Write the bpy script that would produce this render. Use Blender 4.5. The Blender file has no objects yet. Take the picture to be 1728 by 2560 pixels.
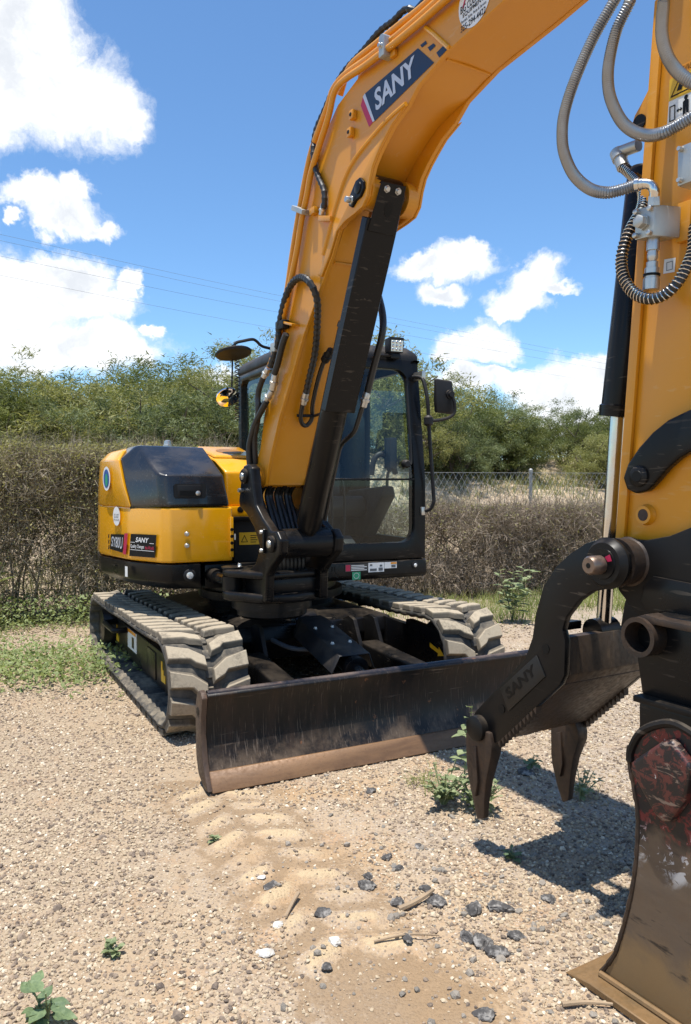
import bpy, bmesh, math, random
import numpy as np
from mathutils import Matrix, Vector
random.seed(7); RNG = np.random.default_rng(11)
R = math.radians
scene = bpy.context.scene
COL = scene.collection

# ---------------------------------------------------------------- camera
cam_data = bpy.data.cameras.new('camera')
cam_data.sensor_fit = 'VERTICAL'; cam_data.sensor_height = 36.0
cam_data.lens = 36.0 * 1946.18 / 2560.0
cam_data.clip_start = 0.05; cam_data.clip_end = 3000
camera = bpy.data.objects.new('camera', cam_data); COL.objects.link(camera)
camera.location = (0, 0, 1.4581)
camera.rotation_euler = (R(90 - 2.2786), 0, 0)
scene.camera = camera

# ---------------------------------------------------------------- light
SUN = Vector((-0.09, -0.135, 1.0)).normalized()        # direction towards the sun
SUN_EL = math.asin(SUN.z); SUN_AZ = math.atan2(SUN.x, SUN.y)   # azimuth from +Y, clockwise
sun_data = bpy.data.lights.new('sun', 'SUN')
sun_data.energy = 4.8; sun_data.angle = R(0.53); sun_data.color = (1.0, 0.965, 0.90)
sun = bpy.data.objects.new('sun', sun_data); COL.objects.link(sun)
sun.rotation_euler = SUN.to_track_quat('Z', 'Y').to_euler(); sun.location = (0, 0, 30)
scene.view_settings.view_transform = 'Standard'; scene.view_settings.look = 'None'
scene.view_settings.gamma = 1.0; scene.view_settings.exposure = 0.55
scene.view_settings.use_curve_mapping = False
scene.render.engine = 'CYCLES'
scene.cycles.max_bounces = 7; scene.cycles.transparent_max_bounces = 12
scene.cycles.diffuse_bounces = 3; scene.cycles.glossy_bounces = 3
scene.cycles.use_denoising = True
scene.cycles.caustics_reflective = False; scene.cycles.caustics_refractive = False
SKY_STRENGTH = 0.125

class NT:                                                   # small node-tree helper
    def __init__(s, tree): s.t = tree
    def n(s, kind, ins=None, **kw):
        nd = s.t.nodes.new(kind)
        for k, v in kw.items(): setattr(nd, k, v)
        for k, v in (ins or {}).items():
            if isinstance(v, bpy.types.NodeSocket): s.t.links.new(v, nd.inputs[k])
            else: nd.inputs[k].default_value = v
        return nd
    def math(s, op, a, b=0.0, c=None, clamp=False):
        ins = {0: a, 1: b}
        if c is not None: ins[2] = c
        return s.n('ShaderNodeMath', ins, operation=op, use_clamp=clamp).outputs[0]
    def mix(s, f, a, b, blend='MIX'):
        nd = s.n('ShaderNodeMix', {0: f}, data_type='RGBA', blend_type=blend)
        for i, v in ((6, a), (7, b)):
            if isinstance(v, bpy.types.NodeSocket): s.t.links.new(v, nd.inputs[i])
            else: nd.inputs[i].default_value = (*v, 1) if len(v) == 3 else v
        return nd.outputs[2]
    def step(s, v, a, b, lo=0.0, hi=1.0):
        return s.n('ShaderNodeMapRange', {0: v, 1: a, 2: b, 3: lo, 4: hi}, interpolation_type='SMOOTHSTEP').outputs[0]
    def noise(s, vec, scale, detail=4.0, rough=0.55, dist=0.0, col=False):
        nd = s.n('ShaderNodeTexNoise', {'Scale': scale, 'Detail': detail, 'Roughness': rough, 'Distortion': dist})
        if vec is not None: s.t.links.new(vec, nd.inputs['Vector'])
        return nd.outputs[1 if col else 0]
    def vec(s, op, a, b=None, scale=None):
        ins = {0: a}
        if b is not None: ins[1] = b
        if scale is not None: ins['Scale'] = scale
        nd = s.n('ShaderNodeVectorMath', ins, operation=op)
        return nd.outputs[1] if op in ('LENGTH', 'DOT_PRODUCT', 'DISTANCE') else nd.outputs[0]

# ---------------------------------------------------------------- sky: clear blue with fair-weather cumulus
world = bpy.data.worlds.new('World'); scene.world = world; world.use_nodes = True
W = NT(world.node_tree); world.node_tree.nodes.clear()
sky = W.n('ShaderNodeTexSky', sky_type='NISHITA', sun_disc=False, sun_elevation=SUN_EL,
          sun_rotation=SUN_AZ, altitude=500.0, air_density=1.0, dust_density=0.3, ozone_density=2.4)
gen = W.n('ShaderNodeTexCoord').outputs['Generated']
nrm = W.vec('NORMALIZE', gen)
sep = W.n('ShaderNodeSeparateXYZ', {0: nrm})
az = W.math('ARCTAN2', sep.outputs[0], sep.outputs[1]); el = W.math('ARCSINE', sep.outputs[2])
ae = W.n('ShaderNodeCombineXYZ', {0: az, 1: el, 2: 0.0}).outputs[0]
n1 = W.noise(ae, 9.0, 6.0, 0.6, 0.3, col=True); n2 = W.noise(ae, 34.0, 5.0, 0.62, 0.2, col=True)
wob = W.vec('ADD', W.vec('SCALE', W.vec('SUBTRACT', n1, (0.5, 0.5, 0.5)), scale=0.085),
            W.vec('SCALE', W.vec('SUBTRACT', n2, (0.5, 0.5, 0.5)), scale=0.03))
aew = W.vec('ADD', ae, wob)
# fair-weather clouds: bearing, elevation, half width, half height in degrees
CLOUDS = [(-22.98, 26.37, 5.33, 4.08), (-20.78, 24.8, 5.96, 3.45), (-17.19, 24.16, 3.45, 2.35), (-21.97, 27.98, 3.45, 2.51), (-24.96, 23.49, 5.65, 2.82), (-15.34, 23.56, 1.41, 1.25), (-22.14, 18.46, 1.94, 1.0), (-19.88, 17.87, 2.98, 1.32), (-18.7, 19.09, 1.25, 1.07), (-17.55, 17.36, 1.57, 0.69), (-20.66, 16.93, 1.41, 0.88), (-23.15, 17.02, 0.63, 0.44), (-22.74, 12.23, 6.59, 2.2), (-18.64, 13.85, 2.98, 1.72), (-16.82, 12.15, 2.67, 1.57), (-20.7, 14.44, 2.2, 1.1), (-15.18, 13.84, 0.78, 1.25), (-23.21, 13.7, 2.82, 1.57), (-21.54, 9.22, 8.78, 1.94), (-16.04, 9.79, 2.82, 1.51), (-14.42, 8.77, 1.57, 0.94), (-13.17, 10.19, 0.69, 0.5), (-26.61, 10.38, 5.33, 3.76), (5.68, 15.32, 2.35, 1.07), (8.54, 15.76, 2.67, 1.41), (9.53, 16.45, 1.07, 0.88), (7.13, 13.54, 1.94, 0.94), (4.82, 15.21, 1.25, 0.69), (12.5, 12.79, 2.51, 1.13), (13.46, 14.2, 2.07, 1.44), (11.25, 12.17, 1.0, 0.56), (15.24, 13.52, 1.32, 0.5), (7.73, 9.39, 2.07, 1.19), (10.14, 10.02, 2.51, 1.63), (11.42, 9.43, 1.57, 0.94), (6.58, 9.28, 1.1, 0.75), (8.31, 7.27, 2.82, 1.38), (12.28, 6.9, 2.2, 1.07), (15.32, 6.12, 4.08, 2.2), (17.46, 7.15, 1.88, 1.25), (19.59, 5.84, 4.7, 2.51), (16.43, 4.0, 5.02, 1.88), (-9.68, 7.24, 1.88, 0.82), (10.87, 7.78, 1.88, 0.56)]
CLOUDS = [tuple(R(q) for q in c) for c in CLOUDS]
rc = random.Random(3)
for k in range(34):   # the same scattered fair-weather clouds all round the rest of the sky
    a0 = rc.uniform(0.62, 2 * math.pi - 0.62); e0 = 0.10 + 0.75 * rc.random() ** 1.6; s0 = rc.uniform(0.05, 0.14)
    for j in range(2):
        CLOUDS.append(((a0 + rc.uniform(-.1, .1) + math.pi) % (2 * math.pi) - math.pi, e0 + rc.uniform(-.03, .03), s0 * rc.uniform(.7, 1.4), s0 * rc.uniform(.35, .6)))
dens = None; low = None
for (a0, e0, rx, ry) in CLOUDS:
    d = W.vec('LENGTH', W.vec('MULTIPLY', W.vec('SUBTRACT', aew, (a0, e0, 0)), (1 / rx, 1 / ry, 0)))
    dens = d if dens is None else W.n('ShaderNodeMath', {0: dens, 1: d, 2: 0.22}, operation='SMOOTH_MIN').outputs[0]
fine = W.noise(aew, 60.0, 5.0, 0.65)
edge = W.math('ADD', dens, W.math('MULTIPLY', W.math('SUBTRACT', fine, 0.5), 0.55))
cover = W.step(edge, 1.18, 0.58)
shade = W.noise(aew, 13.0, 5.0, 0.6)
core = W.step(edge, 0.85, 0.25)
tone = W.math('MULTIPLY', core, W.step(shade, 0.42, 0.66))
cloud_col = W.mix(tone, (6.4, 6.5, 6.6), (4.7, 4.9, 5.2))
skyb = W.vec('MULTIPLY', sky.outputs[0], (0.74, 0.96, 1.10))
col = W.mix(W.math('MULTIPLY', cover, 0.97), skyb, cloud_col)
bg = W.n('ShaderNodeBackground', {0: col, 1: SKY_STRENGTH})
wo = W.n('ShaderNodeOutputWorld', {0: bg.outputs[0]})
world.cycles.sampling_method = 'MANUAL'; world.cycles.sample_map_resolution = 512
# ---------------------------------------------------------------- materials
def base_mat(name):
    m = bpy.data.materials.new(name); m.use_nodes = True; t = NT(m.node_tree); m.node_tree.nodes.clear()
    b = t.n('ShaderNodeBsdfPrincipled'); o = t.n('ShaderNodeOutputMaterial', {0: b.outputs[0]})
    return m, t, b
def setin(t, b, **kw):
    for k, v in kw.items():
        k = k.replace('_', ' ')
        if isinstance(v, bpy.types.NodeSocket): t.t.links.new(v, b.inputs[k])
        else: b.inputs[k].default_value = (*v, 1) if isinstance(v, tuple) and len(v) == 3 else v
def bump(t, h, strength=0.2, dist=0.01):
    return t.n('ShaderNodeBump', {'Height': h, 'Strength': strength, 'Distance': dist}).outputs[0]
def plain(name, c, rough=0.5, metal=0.0, spec=0.5, var=0.12, scale=14.0, bmp=0.0, coat=0.0):
    m, t, b = base_mat(name); co = t.n('ShaderNodeTexCoord').outputs['Object']
    nz = t.noise(co, scale, 5.0)
    dk = tuple(x * (1 - var * 2) for x in c); lt = tuple(min(1, x * (1 + var * 2)) for x in c)
    setin(t, b, Base_Color=t.mix(nz, dk, lt), Metallic=metal, Specular_IOR_Level=spec, Coat_Weight=coat, Coat_Roughness=0.08)
    setin(t, b, Roughness=t.step(nz, 0.25, 0.75, max(0.02, rough - 0.08), min(1, rough + 0.1)))
    if bmp: setin(t, b, Normal=bump(t, t.noise(co, scale * 6, 4.0), bmp, 0.004))
    return m
def dusty(name, c, rough, dust=(0.34, 0.25, 0.16), amount=0.35, up=0.6, scratch=0.0, sc_col=(0.3, 0.24, 0.18), coat=0.0, sc_scale=(9, 9, 70), bmp=0.04, spec=0.5, vert=0.04):
    """painted steel with settled dust on upward faces, thin scratches and a faint orange-peel"""
    m, t, b = base_mat(name); co = t.n('ShaderNodeTexCoord').outputs['Object']
    nrm = t.n('ShaderNodeSeparateXYZ', {0: t.n('ShaderNodeNewGeometry').outputs['Normal']}).outputs[2]
    n1 = t.noise(co, 5.0, 6.0, 0.6); n2 = t.noise(co, 38.0, 4.0, 0.6)
    d = t.math('MULTIPLY', t.step(nrm, 0.1, 0.95, vert, up), t.step(t.math('ADD', n1, t.math('MULTIPLY', n2, 0.3)), 0.5, 0.85))
    d = t.math('MULTIPLY', d, amount, clamp=True)
    col = t.mix(n1, tuple(x * 0.88 for x in c), tuple(min(1, x * 1.1) for x in c))
    col = t.mix(d, col, dust)
    if scratch:
        f = None
        for rot, seed in ((0.3, 0.0), (-0.5, 7.3), (1.2, 3.1)):
            mp = t.n('ShaderNodeMapping', {0: co, 1: (seed, seed, seed), 2: (rot, rot * .7, rot), 3: sc_scale}).outputs[0]
            s_ = t.step(t.noise(mp, 1.0, 3.0, 0.5, 0.4), 0.66, 0.70)
            f = s_ if f is None else t.math('MAXIMUM', f, s_)
        patch = t.step(t.noise(co, 3.0, 3.0), 0.42, 0.62)
        col = t.mix(t.math('MULTIPLY', t.math('MULTIPLY', f, patch), scratch), col, sc_col)
    setin(t, b, Base_Color=col, Coat_Weight=coat, Coat_Roughness=0.06, Specular_IOR_Level=spec)
    setin(t, b, Roughness=t.math('ADD', t.step(n1, 0.3, 0.7, rough - 0.05, rough + 0.08), t.math('MULTIPLY', d, 0.5), clamp=True))
    if bmp: setin(t, b, Normal=bump(t, n2, bmp, 0.004))
    return m
def lug_mat():
    m, t, b = base_mat('dusty_lug_rubber'); co = t.n('ShaderNodeTexCoord').outputs['Object']; ge = t.n('ShaderNodeNewGeometry')
    n1 = t.noise(ge.outputs['Position'], 7.0, 5.0, .6); n2 = t.noise(ge.outputs['Position'], 60.0, 4.0, .6)
    hgt = t.n('ShaderNodeSeparateXYZ', {0: co}).outputs[2]              # mud dries on the worn top of each lug
    d = t.math('MULTIPLY', t.step(hgt, .018, .033, .30, 1.0), t.step(t.math('ADD', n1, t.math('MULTIPLY', n2, .45)), .48, .74, .50, 1.0), clamp=True)
    col = t.mix(d, (.045, .041, .037), t.mix(n2, (.30, .245, .175), (.43, .36, .26)))
    setin(t, b, Base_Color=col, Roughness=.9, Specular_IOR_Level=.2, Normal=bump(t, n2, .3, .004)); return m
YEL = (0.64, 0.262, 0.008)
M_YEL = dusty('yellow_paint', YEL, 0.34, dust=(.42, .27, .12), amount=0.36, up=0.55, coat=0.12, scratch=0.22, sc_col=(.62, .42, .20), sc_scale=(8, 40, 40), vert=.22)
M_HOODY = dusty('yellow_hood_paint', (0.74, 0.335, 0.003), 0.22, dust=(.5, .33, .15), amount=0.15, up=0.5, coat=0.35, scratch=0.14, sc_col=(.75, .5, .2), sc_scale=(5, 70, 70), vert=.15)
M_BLK = dusty('black_paint', (0.0055, 0.0055, 0.006), 0.30, amount=0.11, up=0.8, scratch=0.16, coat=0.03, spec=0.2)
M_BLKDUST = dusty('black_paint_dusty', (0.0075, 0.007, 0.0068), 0.42, amount=0.18, up=0.95, scratch=0.28, spec=0.2)
M_HOODB = dusty('black_hood_plastic', (0.010, 0.0105, 0.012), 0.23, amount=0.10, up=0.7, scratch=0.20, sc_col=(.22, .22, .22), coat=0.3, sc_scale=(6, 60, 60))
M_SATIN = dusty('black_plastic', (0.010, 0.010, 0.011), 0.5, amount=0.18, up=0.9, spec=0.3)
M_CHROME = plain('chrome_rod', (0.62, 0.6, 0.57), 0.16, 1.0, var=0.06)
M_ZINC = plain('zinc_steel', (0.52, 0.51, 0.48), 0.36, 0.9, var=0.14)
M_CAST = plain('cast_aluminium', (0.46, 0.46, 0.43), 0.45, 0.75, var=0.12, bmp=0.1)
M_CORR = plain('corrugated_steel', (0.31, 0.325, 0.345), 0.36, 0.75, var=0.15)
M_HOSE = plain('black_hose', (0.014, 0.014, 0.014), 0.42, var=0.2, scale=30)
M_RUB = dusty('track_rubber', (0.050, 0.048, 0.045), 0.8, dust=(0.27, 0.225, 0.165), amount=0.95, up=1.0, vert=.45, spec=.2)
M_LUG = lug_mat()
M_WHITE = plain('white_print', (0.75, 0.75, 0.73), 0.45, var=0.04)
M_SILVER = plain('silver_print', (0.56, 0.58, 0.62), 0.35, 0.2, var=0.06)
M_NAVY = plain('navy_print', (0.012, 0.02, 0.045), 0.35, var=0.1)
M_RED = plain('red_print', (0.45, 0.012, 0.06), 0.4, var=0.06)
M_INK = plain('black_print_and_hole_shade', (0.004, 0.004, 0.004), 0.45, var=0.05, spec=0.2)  # black for print and plugs; also paints shade in holes and recesses
M_GREENP = plain('green_print', (0.02, 0.28, 0.14), 0.45, var=0.06)
M_BLUEP = plain('blue_print', (0.02, 0.08, 0.30), 0.45, var=0.06)
M_LABELY = plain('yellow_label', (0.72, 0.42, 0.015), 0.4, var=0.05)
M_ORANGEP = plain('orange_print', (0.75, 0.28, 0.01), 0.4, var=0.05)
M_INT = plain('cab_interior', (0.022, 0.022, 0.023), 0.6, var=0.1)
M_SEAT = plain('seat_vinyl', (0.035, 0.027, 0.022), 0.55, var=0.2, bmp=0.1)
M_PAPER = plain('paper', (0.55, 0.6, 0.62), 0.7, var=0.05)
M_LENS = plain('lamp_lens', (0.75, 0.76, 0.74), 0.12, 0.35, var=0.15, scale=60)
M_WIRE = plain('galvanised_wire', (0.30, 0.30, 0.285), 0.5, 0.4, var=0.1)
M_CABLE = plain('cable_grey', (0.10, 0.11, 0.12), 0.6, var=0.1)

def glass_mat(name, tint, refl=0.10):
    m = bpy.data.materials.new(name); m.use_nodes = True; t = NT(m.node_tree); m.node_tree.nodes.clear()
    tr = t.n('ShaderNodeBsdfTransparent', {0: (*tint, 1)}); gl = t.n('ShaderNodeBsdfGlossy', {0: (0.9, 0.95, 0.95, 1), 'Roughness': 0.015})
    ge = t.n('ShaderNodeNewGeometry'); cs_ = t.math('ABSOLUTE', t.vec('DOT_PRODUCT', ge.outputs['Normal'], ge.outputs['Incoming']))
    fr = t.math('ADD', .045, t.math('MULTIPLY', t.math('POWER', t.math('SUBTRACT', 1.0, cs_, clamp=True), 5.0), .95))
    mx = t.n('ShaderNodeMixShader', {0: t.math('ADD', t.math('MULTIPLY', fr, 0.85), 0.0, clamp=True), 1: tr.outputs[0], 2: gl.outputs[0]})
    t.n('ShaderNodeOutputMaterial', {0: mx.outputs[0]})
    return m
M_GLASS = glass_mat('tinted_cab_glass', (0.84, 0.92, 0.90), 0.14)
m, t, b = base_mat('mirror_glass'); setin(t, b, Base_Color=(0.85, 0.86, 0.86), Metallic=1.0, Roughness=0.03); M_MIRROR = m

def blade_mat():
    m, t, b = base_mat('worn_black_blade'); co = t.n('ShaderNodeTexCoord').outputs['Object']
    mp = t.n('ShaderNodeMapping', {0: co, 2: (0, 0.12, 0), 3: (130, 30, 6)}).outputs[0]
    mp2 = t.n('ShaderNodeMapping', {0: co, 1: (4, 0, 2), 2: (0, -0.5, 0), 3: (90, 30, 8)}).outputs[0]
    z = t.n('ShaderNodeSeparateXYZ', {0: co}).outputs[2]
    lowz = t.step(z, 0.40, 0.10, 0.45, 1.0)
    s1 = t.step(t.noise(mp, 1.0, 4.0, 0.6), 0.57, 0.66); s2 = t.step(t.noise(mp2, 1.0, 4.0, 0.5), 0.66, 0.72)
    patch = t.step(t.noise(co, 4.0, 4.0), 0.30, 0.55)
    sc = t.math('MULTIPLY', t.math('MAXIMUM', s1, s2), t.math('MULTIPLY', lowz, patch))
    film = t.math('MULTIPLY', t.step(t.noise(t.n('ShaderNodeMapping', {0: co, 3: (9, 9, 2.2)}).outputs[0], 1.0, 5.0), 0.44, 0.75), 0.62)
    rust = t.step(t.noise(co, 11.0, 5.0, 0.65), 0.66, 0.70)
    col = t.mix(film, (0.0065, 0.0065, 0.007), (0.052, 0.030, 0.018))
    mph = t.n('ShaderNodeMapping', {0: co, 1: (2, 0, 5), 2: (0, 0.10, 0), 3: (3.5, 20, 75)}).outputs[0]
    sc = t.math('MAXIMUM', t.math('MULTIPLY', sc, .8), t.math('MULTIPLY', t.step(t.noise(mph, 1.0, 4.0, .55, .5), .64, .69), t.step(t.noise(co, 2.3, 3.0), .46, .6)))
    dirt = t.math('MULTIPLY', t.step(z, .24, .07), t.step(t.noise(co, 7.0, 6.0, .7), .40, .66))
    col = t.mix(t.math('MULTIPLY', dirt, .55), col, (.19, .135, .09))
    col = t.mix(t.math('MULTIPLY', sc, 0.45), col, (0.24, 0.185, 0.14))
    col = t.mix(t.math('MULTIPLY', rust, 0.65), col, (0.19, 0.085, 0.04))
    setin(t, b, Specular_IOR_Level=0.3, Base_Color=col, Roughness=t.math('ADD', 0.38, t.math('MULTIPLY', film, 0.4)), Normal=bump(t, t.math('ADD', sc, rust), 0.15, 0.003))
    return m
M_BLADE = blade_mat()
def rust_mat(name, a, c, d, rough=0.6, metal=0.3, stretch=(6, 6, 6)):
    m, t, b = base_mat(name); co = t.n('ShaderNodeTexCoord').outputs['Object']
    mp = t.n('ShaderNodeMapping', {0: co, 3: stretch}).outputs[0]
    n1 = t.noise(mp, 1.0, 6.0, 0.65, 0.5); n2 = t.noise(co, 60.0, 4.0, 0.6)
    col = t.mix(t.step(n1, 0.3, 0.6), a, c); col = t.mix(t.step(n1, 0.58, 0.72), col, d)
    col = t.mix(t.math('MULTIPLY', t.step(n2, 0.6, 0.75), 0.5), col, tuple(x * 0.45 for x in a))
    setin(t, b, Base_Color=col, Metallic=metal, Roughness=t.step(n2, 0.3, 0.7, rough - 0.12, rough + 0.12), Normal=bump(t, n2, 0.18, 0.003))
    return m
M_CUT = rust_mat('rusty_cutting_edge', (0.12, 0.063, 0.030), (0.19, 0.103, 0.048), (0.27, 0.12, 0.038), 0.55, 0.2, (2.5, 6, 14))
M_ENDP = rust_mat('rusty_end_plate', (0.045, 0.030, 0.022), (0.085, 0.052, 0.034), (0.15, 0.07, 0.035), 0.55, 0.2, (5, 5, 3))
M_TINE = rust_mat('brown_worn_steel', (0.028, 0.021, 0.017), (0.055, 0.036, 0.025), (0.085, 0.048, 0.028), 0.5, 0.35)
M_THUMBP = rust_mat('brown_scuffed_plate', (0.030, 0.022, 0.017), (0.065, 0.043, 0.028), (0.12, 0.078, 0.045), 0.5, 0.3, (6, 14, 6))
M_LIP = rust_mat('rusty_lip', (0.16, 0.10, 0.045), (0.24, 0.14, 0.06), (0.34, 0.13, 0.04), 0.55, 0.3)
def bucket_mat():
    m, t, b = base_mat('worn_bucket_side'); co = t.n('ShaderNodeTexCoord').outputs['Object']
    z = t.n('ShaderNodeSeparateXYZ', {0: co}).outputs[2]
    mp = t.n('ShaderNodeMapping', {0: co, 2: (0, 0.5, 0), 3: (5, 5, 22)}).outputs[0]
    n1 = t.noise(co, 9.0, 6.0, 0.65, 0.6); n2 = t.noise(co, 28.0, 6.0, 0.7, 1.2); n3 = t.noise(mp, 1.0, 5.0, 0.65)
    zz = t.math('ADD', z, t.math('MULTIPLY', t.math('SUBTRACT', n1, 0.5), 0.20))
    steel = t.mix(n3, (0.085, 0.062, 0.045), (0.17, 0.125, 0.085))
    steel = t.mix(t.step(zz, 0.24, 0.12), steel, (0.22, 0.145, 0.07))
    sx = t.step(n3, 0.52, 0.60); steel = t.mix(t.math('MULTIPLY', sx, t.math('MULTIPLY', t.step(zz, 0.12, 0.2), t.step(zz, 0.34, 0.24))), steel, (0.03, 0.024, 0.02))
    paint = t.mix(t.step(n2, 0.50, 0.58), (0.016, 0.013, 0.013), (0.15, 0.020, 0.018))
    paint = t.mix(t.step(n2, 0.68, 0.70), paint, (0.45, 0.45, 0.45))
    col = t.mix(t.step(zz, 0.45, 0.52), steel, paint)
    wf = t.math('MULTIPLY', t.step(t.math('ADD', t.math('MULTIPLY', n2, .6), t.math('MULTIPLY', n1, .4)), 0.535, 0.55), t.math('MULTIPLY', t.step(zz, 0.40, 0.45), t.step(zz, 0.55, 0.49)))
    col = t.mix(t.math('MULTIPLY', wf, 0.8), col, (0.5, 0.5, 0.5))
    setin(t, b, Base_Color=col, Metallic=0.25, Roughness=t.step(n1, 0.3, 0.7, 0.35, 0.6), Normal=bump(t, n2, 0.12, 0.003))
    return m
M_BUCKET = bucket_mat()
def pad_mat():
    m, t, b = base_mat('scuffed_red_pad'); co = t.n('ShaderNodeTexCoord').outputs['Object']
    mp = t.n('ShaderNodeMapping', {0: co, 2: (0, 0.8, 0), 3: (14, 14, 46)}).outputs[0]
    n2 = t.noise(co, 20.0, 6.0, 0.7, 1.5); n3 = t.noise(mp, 1.0, 5.0, 0.7, 0.8)
    col = t.mix(t.step(n2, 0.49, 0.56), (0.014, 0.010, 0.010), (0.10, 0.026, 0.020))
    col = t.mix(t.step(n3, 0.58, 0.64), col, (0.20, 0.14, 0.105)); col = t.mix(t.step(n3, 0.40, 0.36), col, (0.014, 0.012, 0.012))
    col = t.mix(t.step(n2, 0.68, 0.71), col, (0.55, 0.53, 0.5))
    setin(t, b, Base_Color=col, Metallic=0.15, Roughness=0.45, Normal=bump(t, n2, 0.2, 0.003))
    return m
M_PAD = pad_mat()
def leaf_mat(name, c0, c1, scale=2.0, trans=0.35, rough=0.55, c2=None):
    m = bpy.data.materials.new(name); m.use_nodes = True; t = NT(m.node_tree); m.node_tree.nodes.clear()
    co = t.n('ShaderNodeTexCoord').outputs['Object']; n1 = t.noise(co, scale, 3.0, 0.6); n2 = t.noise(co, scale * 14, 2.0)
    col = t.mix(t.step(t.math('ADD', t.math('MULTIPLY', n1, 0.65), t.math('MULTIPLY', n2, 0.35)), 0.36, 0.64), c0, c1)
    if c2: col = t.mix(t.step(t.noise(co, scale * 22, 2.0), 0.60, 0.68), col, c2)
    p = t.n('ShaderNodeBsdfPrincipled', {'Base Color': col, 'Roughness': rough, 'Specular IOR Level': 0.3})
    tl = t.n('ShaderNodeBsdfTranslucent', {0: t.mix(0.5, col, (c1[0] * 1.2, c1[1] * 1.3, c1[2] * .6))})
    mx = t.n('ShaderNodeMixShader', {0: trans, 1: p.outputs[0], 2: tl.outputs[0]})
    t.n('ShaderNodeOutputMaterial', {0: mx.outputs[0]})
    return m
M_LEAF = [leaf_mat('mesquite_leaf', (0.070, 0.092, 0.027), (0.190, 0.205, 0.060), 2.2, 0.35),
          leaf_mat('mesquite_leaf_pale', (0.140, 0.150, 0.050), (0.315, 0.305, 0.110), 1.6, 0.35, c2=(0.28, 0.22, 0.10)),
          leaf_mat('shrub_leaf', (0.085, 0.112, 0.050), (0.200, 0.225, 0.095), 1.8, 0.3)]
M_BARK = plain('mesquite_bark', (0.12, 0.095, 0.075), 0.85, var=0.3, bmp=0.4)
M_TWIG = leaf_mat('dry_vine', (0.15, 0.112, 0.082), (0.36, 0.285, 0.215), 3.0, 0.15, 0.8, c2=(0.52, 0.46, 0.37))
M_TWIGL = leaf_mat('pale_dry_vine', (0.165, 0.13, 0.092), (0.37, 0.305, 0.215), 3.0, 0.2, 0.8, c2=(0.50, 0.44, 0.33))
M_VLEAF = leaf_mat('vine_leaf', (0.17, 0.165, 0.065), (0.36, 0.32, 0.14), 3.0, 0.35, c2=(0.42, 0.35, 0.19))
M_GRASS = leaf_mat('grass_blade', (0.095, 0.135, 0.035), (0.25, 0.27, 0.085), 1.6, 0.35, c2=(0.40, 0.34, 0.17))
M_DRYG = leaf_mat('dry_grass', (0.26, 0.20, 0.10), (0.45, 0.36, 0.20), 2.0, 0.25)
M_COVER = leaf_mat('cover_leaf', (0.17, 0.22, 0.08), (0.34, 0.39, 0.17), 2.5, 0.35, c2=(0.42, 0.42, 0.22))
M_WEED = leaf_mat('weed_leaf', (0.17, 0.21, 0.10), (0.33, 0.37, 0.20), 9.0, 0.3)
M_WEEDB = leaf_mat('blue_weed_leaf', (0.11, 0.16, 0.085), (0.22, 0.29, 0.14), 9.0, 0.3)
# ---------------------------------------------------------------- mesh helpers
def frame(o, xdeg):
    a = R(xdeg); m = Matrix(((math.cos(a), -math.sin(a), 0, o[0]), (math.sin(a), math.cos(a), 0, o[1]), (0, 0, 1, 0), (0, 0, 0, 1)))
    return m
CX, CY = -0.576, 5.969                       # slewing centre of the excavator on the ground
FU = frame((CX, CY), 27.34)                  # undercarriage: x across, y rearwards, z up
FM = frame((CX, CY), 24.4)                   # slewed upper body, same axes
FB = frame((-0.421, 4.997), -59.0)           # boom: x forwards along the boom, y across, z up
FW = Matrix.Identity(4)
WORLD = {}
def place(o, parent, fr):
    COL.objects.link(o); WORLD[o.name] = fr.copy()
    if parent is not None:
        o.parent = parent; o.matrix_parent_inverse = Matrix.Identity(4)
        o.matrix_basis = WORLD[parent.name].inverted() @ fr
    else: o.matrix_basis = fr
def smooth(pts, k=6):
    P = [Vector(p) for p in pts]; out = []
    for i in range(len(P) - 1):
        p0 = P[max(0, i - 1)]; p1 = P[i]; p2 = P[i + 1]; p3 = P[min(len(P) - 1, i + 2)]
        for j in range(k):
            t = j / k
            out.append(0.5 * ((2 * p1) + (p2 - p0) * t + (2 * p0 - 5 * p1 + 4 * p2 - p3) * t * t + (3 * p1 - p0 - 3 * p2 + p3) * t ** 3))
    out.append(P[-1]); return out
def resample(P, step):
    L = [0.0]
    for a, b in zip(P, P[1:]): L.append(L[-1] + (b - a).length)
    n = max(2, int(L[-1] / step)); out = []; i = 0
    for k in range(n + 1):
        d = L[-1] * k / n
        while i < len(P) - 2 and L[i + 1] < d: i += 1
        s = (d - L[i]) / max(1e-9, L[i + 1] - L[i]); out.append(P[i].lerp(P[i + 1], min(1, s)))
    return out
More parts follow.
